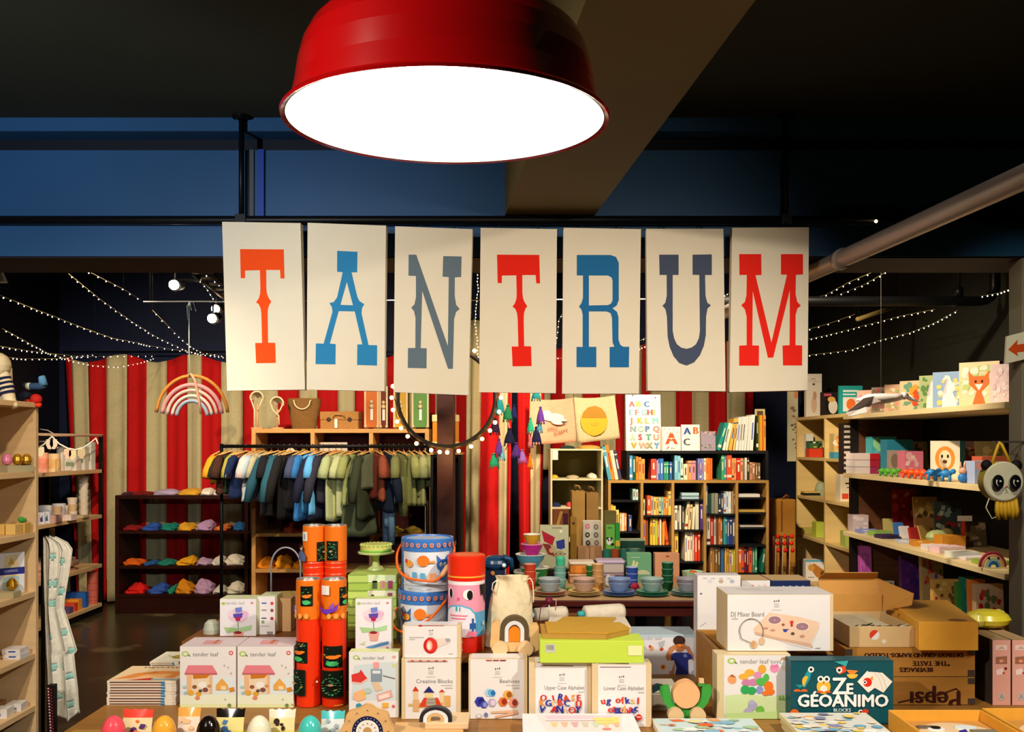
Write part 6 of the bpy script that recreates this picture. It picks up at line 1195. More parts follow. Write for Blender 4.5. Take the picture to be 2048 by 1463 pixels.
# rainbow mobile hanging from the wire
Ym = 5.5; k = Ym / F; t = thing('rainbow_mobile', 'pastel rope rainbow mobile hanging on a cord before the curtain', 'mobile', P(378, 835, Ym)); zc = lambda py: (835 - py) * k
cols = [('d89040', 72, 84, 4), ('e0a0a0', 60, 66, 5), ('e8c4b8', 50, 55, 4), ('e0d8cc', 40, 44, 4), ('a8b8c8', 31, 34, 4.5)]
for c, rx, rz_, th in cols:
    pts = [((384 - 378 + rx * math.cos(PI * (i / 24) )) * k, 0, zc(835) + rz_ * k * math.sin(PI * i / 24)) for i in range(25)]
    if rx < 70: pts = [(p[0], p[1], p[2] + .0) for p in pts]
    MB().tube(pts[1:-1], th * .85 * k, M(c, .85, kind='cloth'), 8).build('arc', t)
MB().tube([(0, 0, zc(752)), (6 * k, -.02, zc(748)), (14 * k, -.02, zc(760)), (22 * k, -.02, zc(800)), (26 * k, -.02, zc(828))], 2.4 * k, M('e8a890', .8), 8).build('ribbon', t)
MB().tube([(0, 0, zc(604)), (0, 0, zc(700)), (2 * k, 0, zc(752))], .9 * k, M('c8d0cc', .8), 6).build('cord', t)
mb = MB(); mb.tube([(-2 * k, -.006, zc(640)), (-3 * k, -.006, zc(612)), (2 * k, -.006, zc(602)), (5 * k, -.006, zc(620))], .8 * k, M('90a8b8', .8), 6); mb.tube([(4 * k, -.006, zc(604)), (9 * k, -.006, zc(604)), (14 * k, -.006, zc(622))], .8 * k, M('90a8b8', .8), 6); mb.build('knot', t)
# ================================================================== bookcases
Yb_ = 6.6; BK = M('0c0c10', .6); PLB = M('b08848', .55, kind='ply')
def zx(x): return 1200 + x / 4.573
def zy(y): return 750 + y / 4.573
vz = [75, 372, 655, 948, 1240, 1530]
x0, x1 = X(zx(75), Yb_), X(zx(1545), Yb_); ztp = Z(960, Yb_)
zs = lambda py: Z(py, Yb_ + .02)
cells = {0: [1000, 1062, 1126], 1: [1030, 1090, 1150], 2: [998, 1059, 1122], 3: [1027, 1089, 1145], 4: [994, 1024, 1054, 1089, 1145]}
sh = [(c, zs(py)) for c, l in cells.items() for py in l] + [.06]
shelf_unit('bookcase', 'wide plywood bookcase with black shelves, packed with picture books', x0, x1, Yb_, 6.94, 0, ztp, sh, [X(zx(v), Yb_) for v in vz[1:5]], PLB, M('0a0a0c', .8), th=.02, edge=BK, sth=.012)
u0, u1 = X(zx(245), Yb_), X(zx(1545), Yb_); zt2 = Z(901, Yb_)
shelf_unit('black_bookcase', 'low black open case of books standing on the plywood bookcase', u0, u1, Yb_ + .01, 6.94, ztp + .0006, zt2, [], [], BK, M('07070a', .8), th=.022)
nb = [0]
def book(x0, x1, z0, h, Y, col, label, group, d=.17, lean=0, stripe=None, pages=True, cat='book', name='book'):
    w = x1 - x0; mb = MB(); th = min(.0018, w * .2)
    mb.box((-w / 2, 0, 0), (w / 2, .002, h), col); mb.box((-w / 2, .002, 0), (-w / 2 + th, d, h), col); mb.box((w / 2 - th, .002, 0), (w / 2, d, h), col)
    mb.box((-w / 2 + th, .002, .003), (w / 2 - th, d - .004, h - .004), PAGES)
    rn = random.Random(nb[0]); nb[0] += 1
    a = Art(mb, (-w / 2, 0, 0), (1, 0, 0), (0, 0, 1), w, h, (0, 0, 10, 100)); dark = sum(lin(col)) < .9
    c2 = stripe or ('e8e0c8' if dark else rn.choice(['3a3434', 'a03020', '3858a0', 'f0ece0', '705030']))
    k = rn.random()
    if k < .35: a.r(3.2, 22, 6.8, 70, c2)
    elif k < .6: a.r(0, 12, 10, 16, c2); a.r(3, 30, 7, 62, c2)
    elif k < .8: a.r(0, 80, 10, 90, c2); a.r(3.5, 20, 6.5, 50, c2)
    o = mb.build(name); o.location = ((x0 + x1) / 2, Y, z0)
    if lean:
        o.rotation_euler.y = lean; o.location.z = z0 + abs(math.sin(lean)) * w / 2
    return tag(o, label, cat, group)
def ceil_of(px, base):
    if base > ztp - .05: return None
    c = max(k for k in range(5) if zx(vz[k]) <= px + 1); t_ = [zs(p) for p in cells[c]] + [ztp]; up = [z for z in t_ if z > base + .02]
    return min(up) - (.029 if min(up) == ztp else .0125)
def brow(spec, base, where, Y=None, zf=True, fy=zy, fx=zx, d=.17):
    """spec 'x0,x1,top,colour[,lean]' in magnified pixels"""
    Y = Y or Yb_ + .03; L = [s.split(',') for s in spec.split()]; n = len(L); last = -9
    pl = None
    for i, s in enumerate(L):
        a, b, t, c = float(s[0]), float(s[1]), float(s[2]), s[3]; ln = float(s[4]) if len(s) > 4 else 0
        xa, xb = X(fx(a), Y), X(fx(b), Y); xa = max(xa, last + .0008) if not ln else xa; xb = max(xb - .0006, xa + .006); last = xb if not ln else last
        h = Z(fy(t), Y) - base; hc = ceil_of(fx(a), base); h = min(h, hc - base - .001) if hc else h
        if ln: h /= math.cos(ln)
        if pl and ln > 0 or (pl and pl[1] > 0):
            need = pl[0] + max(0, pl[2] * (math.sin(pl[1]) - math.sin(ln))) + .001 - xa
            if need > 0: xa += need; xb += need
        pl = (xb / 1 + (xb - xa) * (1 / math.cos(ln) - 1), ln, h); nm = cname(c)
        book(xa, xb, base + .0006, h, Y + (i % 3) * .004, c, '%s book, %s %s' % (nm, place_word(i, n), where), 'books ' + where, d, ln)
brow('262,298,718,4a9ad4 300,327,716,1c5038 330,352,742,e88a28 354,378,750,e89840 380,411,766,e0a050 470,516,765,d84838 518,532,775,b090c0 533,548,762,2868b0 551,582,762,3a74c0 585,606,792,28907c 607,628,790,2a9870 637,662,792,2c60b8 683,709,733,70b8d0 711,738,735,84c4d4 740,762,757,c8dcd0 765,802,812,e8dcb8 806,840,782,e09a60 842,878,782,d88a9c 897,912,762,8088c8 914,930,762,7078b8 932,948,762,8890cc 951,970,760,e8dcd0 972,990,758,f08830 992,1010,758,ec7828 1011,1028,760,e87020 1112,1136,724,40a878 1138,1157,724,3c98a8 1160,1205,724,e45028 1208,1226,758,f0a060 1228,1248,758,e89858 1251,1285,758,d0281c 1288,1310,760,d8a878 1330,1346,755,e0dccc 1348,1364,755,3c3028 1370,1394,796,c09068 1396,1420,798,a87858 1424,1440,800,8c6848 1446,1468,802,7a6450',
     ztp + .0006 + .0225 * 0 + .001, 'in the black case on the plywood bookcase')
brow('75,108,655,50a0b8,-.19 108,138,640,ec8420,-.19 141,172,690,e0d0b0,-.19 176,202,690,3c3860,-.2', ztp + .0006, 'leaning at the left end of the bookcase top')
T1 = zt2 + .0008
brow('1068,1100,440,1a9488,.30 1112,1134,440,d8ecd8,.22 1140,1158,445,e8e0c0,.2 1168,1196,400,e8b048,.17 1205,1222,395,e8c078,.13 1236,1258,385,e0e0dc,.11 1262,1284,380,d4d8d4,.1 1288,1310,380,e4e0d8,.09 1316,1338,375,d8d8d0,.08 1342,1364,372,e0dcd4,.07 1368,1400,362,e4e4e0,.06', T1, 'leaning on top of the black case')
brow('1430,1448,372,2c3018 1450,1466,366,8c8428 1468,1484,364,e8a028 1486,1500,368,d86c20 1502,1518,366,d89830', T1, 'upright at the right end above the black case', d=.15)
mb = MB(); k = 6.68 / F; w = X(zx(1533), 6.78) - X(zx(1440), 6.78); mb.box((-w / 2, 0, 0), (w / 2, .012, Z(zy(305), 6.8) - T1), M('c8b884', .6)); mb.box((-w / 2 + .015, -.001, .015), (w / 2 - .015, 0, Z(zy(305), 6.8) - T1 - .015), M('5a4028', .6))
solo(mb, 'picture_book', 'framed brown picture book upright behind the books at the right end', 'book', None, ((X(zx(1440), 6.8) + X(zx(1533), 6.8)) / 2, 6.87, T1))
# poster and alphabet books
def standing(name, label, cat, xz0, xz1, yz0, Y, zb, col, fn, th=.012, lean=.08, grp=None):
    xa, xb = X(zx(xz0), Y), X(zx(xz1), Y); w = (xb - xa) / 2; h = (Z(zy(yz0), Y) - zb); mb = MB(); mb.box((-w, 0, 0), (w, th, h), col)
    yb = (VY + (CZ - zb) * F / Y - 750) * 4.573
    fn(Art(mb, (-w, 0, 0), (1, 0, 0), (0, 0, 1), 2 * w, h, (xz0, yz0, xz1, yb))); o = solo(mb, name, label, cat, grp, ((xa + xb) / 2, Y, zb)); o.rotation_euler.x = -lean; return o
def poster(a):
    rn = random.Random(11); A = 'ABCDEFGHIJKLMNOPQRSTUVWXYZ'; y = 285; i = 0
    CL = ['d8606a', 'e8b838', '3a70b0', 'a8b8c8', '78a8b8', 'e07878', '88b8c0', 'd85848', '98b068', 'e07860', 'f0a838', 'd8b040', '78c0b8', '8898a8', 'a0c0b8', '5878b0', 'e08880', 'b0c8b8', 'd85068', '58a088', 'e89880', 'e8982c', 'd8a090', 'a0a078', '6898c0', 'c88060']
    for r_, n in enumerate((4, 5, 4, 4, 4, 4)):
        for q in range(n):
            if i >= 26: break
            x = 262 + (278 / n) * (q + .15) + r_ * 3; [a.t(A[i], x + d, y, 74, CL[i]) for d in (-5, -2, 2, 5)]; i += 1
        y += 76
    a.e(305, 180, 6, 6, '303030', n=8); a.e(512, 200, 6, 6, '303030', n=8)
standing('alphabet_poster', 'tall white alphabet poster with soft coloured animal letters', 'poster', 240, 560, 172, Yb_ + .03, T1, M('ebe8dc', .5), poster, .006, .10)
def abook(a):
    a.r(552, 485, 572, 684, 'e8a898'); 
    for dx in (-8, -4, 0, 4, 8): a.t('A', 655 + dx, 630, 150, 'e85020', 'c')
    a.r(625, 572, 690, 578, 'f8e0d0'); scatter(a, 590, 485, 735, 530, ['d86050', '5058a0', 'e0a0a0', 'c8b060'], 12, 9, 2); scatter(a, 590, 645, 735, 672, ['5088b8', 'd87860', 'a0c0d0'], 6, 10, 3)
standing('alphabet_book', 'white book with a big orange letter A beside the alphabet poster', 'book', 566, 740, 470, Yb_ + .015, T1, M('ebe6dc', .5), abook)
def abc(a):
    for t_, x, y, c in (('A', 800, 540, '2a4890'), ('B', 880, 535, 'e06030'), ('C', 795, 640, '4a5058')):
        for dx in (-5, 0, 5): a.t(t_, x + dx, y, 90, c, 'c')
    a.r(822, 585, 888, 630, 'c8d4e8')
standing('alphabet_book', 'white book with the letters A, B and C in the middle of the case top', 'book', 746, 914, 450, Yb_ + .03, T1, M('ece8de', .5), abc)
def gry(a): scatter(a, 930, 515, 1055, 545, ['d88878', '58685a', 'e0c0a8'], 12, 10, 5); scatter(a, 930, 630, 1055, 665, ['788068', 'c8c0a0', '506050'], 14, 10, 6)
standing('picture_book', 'small grey-lilac picture book left of the leaning teal book', 'book', 925, 1058, 512, Yb_ + .03, T1, M('988ca0', .5), gry)
# main case rows
def B(c, spec, py, where, **k): brow(spec, zs(py) + .0008 if True else 0, where, **k)
BY = lambda py: zs(py) + .0008
brow('300,324,1036,a8d0c4 327,350,1040,b8dcd0', BY(1000 - .4), 'in the top left cell of the plywood bookcase') if False else None
brow('300,324,1040,a8d0c4 327,350,1045,b8dcd0', BY(1000), 'in the top left cell of the plywood bookcase')
brow('92,120,1180,e8b838 122,144,1195,e8c860 147,174,1232,e8d070 180,200,1262,e8a868 202,222,1265,f0e0c8 224,245,1264,e09048 262,292,1282,404880', BY(1062), 'in the second cell of the left bay')
brow('392,412,1135,c8d8b0 432,466,1102,e05828 468,488,1108,b8a8a0 490,514,1116,e8c860 516,538,1116,e8b050 541,560,1118,a8c8a0 562,580,1118,98c0a0 583,602,1118,e89048 604,622,1118,e88030 625,652,1062,e8c460', BY(1030), 'in the upper cell of the second bay')
brow('395,418,1288,e88028 421,441,1290,8c4820 460,482,1308,d8b838 484,504,1310,e0c848 506,528,1308,b8b838 530,544,1312,a85830 546,562,1312,e8d8c8 570,592,1345,e8982c 604,632,1312,e85420,-.12', BY(1090), 'in the lower cell of the second bay')
for i, (y0, y1) in enumerate(((1095, 1120), (1065, 1092))):
    Y = Yb_ + .04; zb = BY(998) + i * (Z(zy(1065), Y) - Z(zy(1095), Y)); mb = MB(); wv = X(zx(905), Y) - X(zx(748), Y); mb.box((0, 0, 0), (wv, .16, Z(zy(y0), Y) - Z(zy(y1), Y) - .001), M(['98b8c4', 'a8c8d0'][i], .5)); solo(mb, 'book', 'pale blue book lying flat, %s of the two in the middle bay' % ['lower', 'upper'][i], 'book', None, (X(zx(748), Y), Y, zb))
brow('682,708,1192,e4dcc8 712,726,1192,5c5858 728,744,1190,e0d8c8 752,768,1200,484040 775,800,1150,ecdcb0,.1 806,828,1180,e8c890,.1 836,858,1205,e8dcb8,.05 872,904,1155,d8d8c0 918,944,1146,503890', BY(1059), 'in the second cell of the middle bay')
brow('684,716,1215,e8b838 778,800,1292,e8dcc0 802,824,1284,e8e0cc 826,846,1286,e4d8b8 850,862,1290,e8a8a0 868,892,1250,e04020 896,916,1252,d83818', BY(1122), 'in the third cell of the middle bay')
brow('966,986,1008,3870b0 990,1018,1086,1c3c34 1021,1048,1082,788070 1050,1080,1080,8c8c74 1086,1106,1092,28304c 1110,1130,1090,303858 1133,1152,1085,b8d0dc 1154,1176,1064,c8d4dc 1178,1202,1066,d0d8dc 1206,1222,1062,a88860 1224,1238,1066,5c4838', BY(1027), 'in the upper cell of the fourth bay')
brow('976,1008,1282,e4dcd0 1012,1038,1284,c82820 1046,1062,1285,e8dcc0 1064,1080,1290,7c4830 1086,1102,1290,e09048 1104,1120,1290,c86830 1130,1146,1292,38a0a0 1148,1162,1290,2c8890 1166,1186,1292,3850a0 1188,1206,1294,283c80 1210,1238,1290,3c4468', BY(1089), 'in the middle cell of the fourth bay')
f3x = lambda x: 1200 + x / 3.3795; f3y = lambda y: 1030 + y / 3.3795
brow('746,760,212,c89050 762,776,214,a87838 780,796,206,8c6838 798,812,205,6c5830 818,838,225,3868a8 846,856,222,e8c050 858,870,222,d8a040 874,888,232,d8a888 890,904,230,b0b048 906,922,232,d8d038', BY(1145), 'in the bottom visible cell of the fourth bay', fx=f3x, fy=f3y)
brow('936,956,195,f06818 958,974,198,e85818 977,990,196,7c1c28 992,1004,198,6c1830 1007,1030,212,e86028 1034,1046,214,389888 1048,1062,214,48a878 1084,1104,205,1c7860,.14 1112,1130,205,206858,.1', BY(1145), 'in the bottom visible cell of the right bay', fx=f3x, fy=f3y)
Y = Yb_ + .04
for nm, xa, xb, ya, yb, py, c, lb in (('a', 1266, 1462, 1082, 1110, 994, 'e0dcd4', 'white book lying flat in the top cell of the right bay'), ('b', 1284, 1500, 1378, 1390, 1054, 'c8c4b8', 'thin pale magazine lying in the third cell of the right bay'), ('c', 1264, 1520, 1232, 1252, 1024, 'b89848', 'tan flat book lying in the second cell of the right bay')):
    mb = MB(); mb.box((0, 0, 0), (X(zx(xb), Y) - X(zx(xa), Y), .16, (yb - ya) / 4.573 * Y / F), M(c, .5)); solo(mb, 'book', lb, 'book', None, (X(zx(xa), Y), Y, BY(py)))

# brown paper and dark hanging bows right of the bookcase
Y = 7.0; k = Y / F; t = thing('kraft_sack', 'brown kraft paper sack leaning between bookcase and tall cubbies', 'sack', (X(1568, Y), Y, 0))
mb = MB(); mb.box((-23 * k, 0, 0), (24 * k, .16, (Z(998, Y))), M('a87428', .8, kind='kraft')); mb.build('paper', t, .01)
mb = MB(); mb.box((-6 * k, -.004, Z(1062, Y)), (-3 * k, .0, Z(1000, Y)), M('7a4818', .8)); mb.tube([(0, .05, Z(998, Y)), (8 * k, .04, Z(990, Y)), (16 * k, .06, Z(996, Y))], .01, M('6a3c1c', .8), 6); mb.build('strap', t)
Y = 6.7
for i in range(3):
    q = 1553 + i * 14; t = thing('toy_bow', 'dark wooden toy bow with a red grip, %s in front of the kraft sack' % ['left', 'middle', 'right'][i], 'toy bow', P(q, 1270, Y), 0, 'toy bows by the kraft sack'); o_ = P(q, 1270, Y); o_.z = 0; t.location.z = 0
    MB().tube([P(q - 5, 1286 - 23.8 * s, Y + .08 * math.sin(PI * s / 9)) - o_ for s in range(10)], .012, M('4a2410', .5), 8).build('limb', t)
    MB().tube([P(q - 6, 1268, Y) - o_, P(q - 1, 1078, Y) - o_], .003, M('c8b898', .6), 4).build('bowstring', t)
    for yy in (1072, 1086, 1100): MB().ball(P(q + 2 + (yy % 3), yy, Y - .01) - o_, .016, M('c81410', .4), 8, 6).build('red_knob', t)

# ================================================================== pale shelf, bench and its goods
Y = 6.5; MET = M('c8c09c', .5)
shelf_unit('metal_shelf', 'pale metal shelf unit with olive back, left of the bookcase', X(1101, Y), X(1206, Y), Y, 6.86, 0, Z(897, Y), [Z(957, Y + .02), Z(1014, Y + .02), Z(1080, Y)], [], MET, M('6c6438', .7), th=.013)
mb = MB(); mb.box((0, 0, 0), (11 * Y / F, .003, 20 * Y / F), M('e4dcc8', .6)); solo(mb, 'price_card', 'small white price card on the top left of the pale metal shelf', 'card', None, (X(1105, Y), Y - .004, Z(919, Y)))
for a, b, t_, c, nm, lb in ((1122, 1152, 889, '14302c', 'folded_bag', 'dark green folded bag lying on the pale metal shelf unit'), (1156, 1204, 888, 'b89040', 'paper_pile', 'yellowish paper pile lying on the pale metal shelf unit')):
    cloth_pile(a, b, t_, 0, Y + .05, c, lb, None, Z(897, Y) + .0005, 4, name=nm, cat='bag' if 'bag' in nm else 'paper', crease=.3)
for a, b, t_, c, s_, nm, lb in ((1103, 1118, 948, 'c8a828', 957, 'small_packet', 'yellow packet on the upper pale metal shelf'), (1134, 1160, 949, 'b0a080', 957, 'small_packet', 'beige packet in the middle of the upper metal shelf'), (1176, 1196, 944, 'd8ccb8', 957, 'small_box', 'off-white packet at the right of the upper metal shelf'), (1104, 1123, 1004, '18244c', 1014, 'small_box', 'navy packet on the lower pale metal shelf'), (1134, 1145, 1003, 'c84038', 1014, 'small_packet', 'red and white packet on the lower metal shelf')):
    cloth_pile(a, b, t_, 0, Y + .06, c, lb, None, Z(s_, Y + .02) + .0005, 4, name=nm, cat='packet', crease=.25)
DB = M('160a08', .5)
table('side_bench', 'dark bench behind the dishes table, holding bags and toy boxes', X(1040, 4.98), X(1304, 4.98), 4.98, 5.86, .80, DB)
zb_ = .8005
def clearbag(a):
    a.p([(1083, 1060), (1110, 1074), (1105, 1090), (1088, 1082)], 'b01830'); a.p([(1085, 1086), (1100, 1088), (1110, 1112), (1096, 1108)], '903830'); a.p([(1112, 1082), (1129, 1077), (1130, 1095), (1122, 1098), (1114, 1096)], '283890'); a.e(1119, 1110, 10, 10, 'a89c78'); a.e(1103, 1100, 5, 5, 'e0b090', n=9); a.r(1104, 1054, 1124, 1056, '987868')
    for x in (1112, 1121, 1130): a.e(x, 1107, 2, 1.5, '5c4028', n=6)
    a.e(1122, 1062, 3, 3, 'f4f4e8', n=8)
carton('toy_packet', 'clear bagged toy card with red and navy shapes on the dark bench', 'packet', 1080, 1137, 1050, 5.02, zb_, .05, M('b4b490', .25), clearbag, front='c0c4a0')
def bagk(px0, px1, pyt, Y, lb, col='a07c40'):
    k = Y / F; w = (px1 - px0) * k / 2; h = Z(pyt, Y) - zb_; t = thing('paper_bag', lb, 'paper bag', (X((px0 + px1) / 2, Y), Y, zb_)); m = M(col, .8, kind='kraft')
    mb = MB(); mb.add([(-w, 0, 0), (w, 0, 0), (w, .14, 0), (-w, .14, 0), (-w * .98, .01, h), (w * 1.02, .01, h), (w, .13, h), (-w, .13, h), (-w, .05, h * .5), (w, .05, h * .5)], [(3, 2, 1, 0), (0, 1, 5, 4), (1, 2, 6, 5), (2, 3, 7, 6), (3, 0, 4, 7)], m); o = mb.build('paper', t); s_ = o.modifiers.new('s', 'SOLIDIFY'); s_.thickness = .002
    for y in (.012, .128): MB().tube([(-w * .45, y, h), (-w * .3, y - .01, h + .035), (w * .2, y, h + .03), (w * .45, y, h)], .003, m, 5).build('handle', t)
bagk(1144, 1170, 982, 5.6, 'tall brown paper bag, left of the two behind the dotted box'); bagk(1173, 1197, 985, 5.6, 'tall brown paper bag, right of the two behind the dotted box', '8c6a38')
def dotbox(a):
    for x, y, c in ((1175, 1052, 'd07888'), (1192, 1053, '887870'), (1175, 1069, '40403c'), (1192, 1069, '787068'), (1176, 1085, '484840'), (1193, 1085, '807468')): a.e(x, y, 5, 5.5, c); a.e(x, y, 2, 2, 'c8b8b0', n=6)
    a.r(1183, 1062, 1185, 1078, 'a0b8a8')
carton('card_box', 'white box with six round stamps standing behind two kraft bins', 'box', 1166, 1202, 1041, 5.52, zb_, .05, M('c8c4b8', .5), dotbox)
for i, (a, b) in enumerate(((1156, 1179), (1180, 1204))):
    Y = 5.36; mb, cx, w, h = openbox('', '', a, b, 1094, Y, zb_, .1, M('b88c64', .7, kind='kraft'), None, .003); solo(mb, 'kraft_bin', 'small open kraft bin, %s of the two on the dark bench' % ['left', 'right'][i], 'box', 'kraft bins on the dark bench', (cx, Y, zb_), 0, .001)
carton('paper_box', 'narrow upright kraft box right of the clear bagged toy', 'box', 1141, 1153, 1034, 5.3, zb_, .05, M('9c7428', .7, kind='kraft'), lambda a: a.e(1147, 1046, 3, 3, '4a3018', n=8))
carton('paper_box', 'brown and maroon upright box behind the clear bagged toy', 'box', 1106, 1138, 1018, 5.5, zb_, .06, M('7a4420', .6), lambda a: (a.r(1126, 1026, 1136, 1050, '401428'), a.p([(1112, 1050), (1120, 1022), (1126, 1022), (1118, 1050)], 'b08840')))
carton('toy_box', 'olive kraft topped box standing in front of the left book bay', 'box', 1209, 1233, 1022, 5.3, zb_, .08, M('6c6434', .6), None)
def panda(a):
    a.r(1215, 1054, 1224, 1056, '186028'); a.e(1219, 1082, 6, 7, 'e0e4dc'); a.e(1215, 1076, 2.5, 2.5, '181818', n=8); a.e(1223, 1076, 2.5, 2.5, '181818', n=8); a.e(1217, 1080, 1.5, 2, '181818', n=8); a.e(1222, 1080, 1.5, 2, '181818', n=8); a.e(1225, 1088, 4, 3, '181818', n=8)
carton('toy_box', 'bright green box with a black and white bear print on the bench', 'box', 1212, 1230, 1049, 5.15, zb_, .05, M('68b048', .45), panda)
carton('toy_box', 'dark green narrow box touching the bright green bear box', 'box', 1231, 1240, 1046, 5.16, zb_, .05, M('2c9440', .4), lambda a: a.r(1231, 1080, 1240, 1092, 'c8b030'))
Y = 5.3; mb = MB(); mb.box((X(1242, Y), Y, zb_), (X(1290, Y), Y + .1, Z(1096, Y)), M('2a4a40', .5)); solo(mb, 'storage_box', 'dark storage box under the flat green tin', 'box')
mb = MB(); mb.box((X(1241, Y), Y, Z(1096, Y) + .0005), (X(1290, Y), Y + .1, Z(1081, Y)), M('164438', .4)); mb.box((X(1240, Y), Y - .001, Z(1081, Y)), (X(1291, Y), Y + .101, Z(1079, Y)), M('a8c0a0', .4)); solo(mb, 'flat_tin', 'flat dark green tin with a pale lid edge', 'tin')
Y = 5.08
for i, (a, b, c) in enumerate(((1207, 1222, '28786a'), (1223, 1240, 'a04830'), (1241, 1256, '2c7064'), (1257, 1283, '4c8878'))):
    k = Y / F; mb = MB(); h = Z(1098, Y) - zb_; r = (b - a) * k / 2; mb.lathe([(0, 0), (r * .9, 0), (r * .95, h - .006), (r, h), (r * .5, h + .001), (0, h)], M(c, .2), (0, 0, 0), 18); mb.lathe([(r * .93, h * .3), (r * .97, h * .33), (r * .94, h * .36)], M('b8d8d0', .2), (0, 0, 0), 18)
    solo(mb, 'snack_tub', 'small %s tub, %s in the row on the dark bench' % (cname(c), place_word(i, 4)), 'tub', 'snack tubs on the dark bench', (X((a + b) / 2, Y), Y + r, zb_))
# ================================================================== dishes table
ZM = .75
table('dishes_table', 'dark red-brown table carrying stacked plates, bowls and cups', X(1036, 4.3), X(1420, 4.3), 4.28, 4.95, ZM, M('54160c', .35, kind='woodx'), .03, .05, .05)
tt = [o for o in bpy.data.objects if o.name.startswith('tabletop')][-1]
mb = MB(); mb.box((-.55, .0, 0), (.45, .64, .0012), M('b89870', .5)); solo(mb, 'table_runner', 'thin tan sheet covering the dishes table', 'table runner', None, (X(1232, 4.3), 4.29, ZM + .0003)); ZP = ZM + .0018
def lathed(name, label, cat, px, Y, z, prof, m, grp=None, n=28):
    mb = MB(); mb.lathe(prof, m, n=n); return solo(mb, name, label, cat, grp, (X(px, Y), Y, z))
def stackplates(px, Yc, c1, c2, wd, bc, who):
    k = Yc / F; r = wd * k; z = ZP
    for i in range(3):
        lathed('plate', '%s plate, %s of the three %s' % (cname([c1, c2, c1][i]), ['bottom one', 'middle one', 'top one'][i], who), 'plate', px, Yc, z, [(0, 0), (r * .55, 0), (r * .6, .003), (r * (1 - .03 * i), .011), (r * (1 - .03 * i) - .002, .012), (r * .55, .0065), (0, .006)], M([c1, c2, c1][i], .35), 'plates ' + who); z += .0068
    rb = wd * .68 * k
    for i in range(2):
        lathed('bowl', '%s bowl, %s of the pair %s' % (cname(bc), ['lower', 'upper'][i], who), 'bowl', px, Yc, z + .0005, [(0, 0), (rb * .6, 0), (rb * .66, .003), (rb * .95, .040), (rb * 1.02, .042), (rb, .045), (rb * .9, .042), (rb * .6, .008), (0, .007)], M(bc, .3), 'bowls ' + who); z += .019
for i, (px, c1, c2, bc, who) in enumerate(((1099, 'c0a888', 'e06838', 'a8b4bc', 'in front of the red cups'), (1168, 'd8b878', 'e8c880', 'c8a898', 'left of the tan cup stack'), (1238, '6888b8', '5078c0', '8098c8', 'in front of the blue cups'), (1304, '4c9880', '2a8868', '98b4b4', 'beside the dark green cups'), (1375, '78a098', '6c9890', 'a09cac', 'at the right end of the dishes table'))):
    stackplates(px, 4.42, c1, c2, 33.5, bc, who)
def cups(px, Yc, pyt, n, r_px, col, who, rim):
    k = Yc / F; r = r_px * k; H = Z(pyt, Yc) - ZP; st = H / (n + .6); z = ZP; hc = st * 1.6
    for i in range(n):
        mb = MB(); mb.lathe([(0, 0), (r * .78, 0), (r * .82, .003), (r * .98, hc - .003)], C(col), n=24); mb.lathe([(r * .98, hc - .003), (r * 1.02, hc - .001), (r, hc), (r * .92, hc - .001), (r * .8, hc * .3), (0, hc * .3)], C(rim), n=24)
        if i < n: 
            a = Art(mb, (-r * .3, -r * .93, hc * .35), (1, 0, 0), (0, 0, 1), r * .6, hc * .3, (0, 0, 10, 10)); 
        solo(mb, 'cup', '%s cup, %s in the stack %s' % (cname(col), 'bottom one' if i == 0 else 'topmost' if i == n - 1 else ORD[i] + ' from the bottom', who), 'cup', 'cups ' + who, (X(px, Yc), Yc, z)); z += st + .0004
cups(1060, 4.60, 1127, 3, 12, 'd84828', 'beside the nested bowls', 'e8a090'); cups(1120, 4.62, 1131, 3, 12.5, '78b8b0', 'under the mint pot', 'd8e8e0'); cups(1196, 4.56, 1127, 4, 12, 'd8a468', 'right of the orange lunch box', 'e8c8a0')
cups(1180, 4.72, 1129, 3, 8, '2c7c38', 'behind the tan cups', 'd8d8b0'); cups(1264, 4.62, 1133, 3, 12.5, '2c50b0', 'in front of the green rabbit box', 'b0c0e0'); cups(1335, 4.56, 1124, 4, 12, '125434', 'in front of the peach box', '78a890')
k = 4.62 / F; lathed('mint_pot', 'mint green pot standing on the teal cup stack', 'pot', 1121, 4.62, Z(1131, 4.62) + .002, [(0, 0), (9 * k, 0), (9.5 * k, 14 * k), (8 * k, 18 * k), (5 * k, 19 * k), (0, 19 * k)], M('48c8a0', .25))
z = ZP; Yn = 4.74; k = Yn / F
for i, (c, w, pt, pb, cx, lb) in enumerate((('b8d0a8', 32, 1138, 1167, 1058, 'wide pale green bowl at the bottom of the nested tower'), ('208848', 29, 1132, 1160, 1070, 'deep green bowl under the sky blue one'), ('58a8cc', 30, 1107, 1133, 1061, 'sky blue bowl in the middle of the nested tower'), ('d028a0', 22, 1087, 1111, 1064, 'magenta bowl under the small yellow one'), ('ecb838', 17.5, 1068, 1089, 1064, 'small yellow bowl on top of the nested tower'))):
    h = (pb - pt) * k; zb2 = Z(pb, Yn) if i > 1 else (ZP if i == 0 else ZP + .006); r = w * k
    if i == 1: h = Z(1133, Yn) - zb2
    lathed('bowl', lb, 'bowl', cx, Yn, zb2 + .0006 * i, [(0, 0), (r * .45, 0), (r * .6, h * .15), (r * .85, h * .55), (r * .98, h * .92), (r * 1.02, h * .96), (r, h), (r * .93, h * .95), (r * .75, h * .4), (0, h * .1)], [M(c, .3)] * 5 + [M('e8e4dc' if i != 3 else 'f0b0d8', .3)] * 4, 'nested bowl tower')
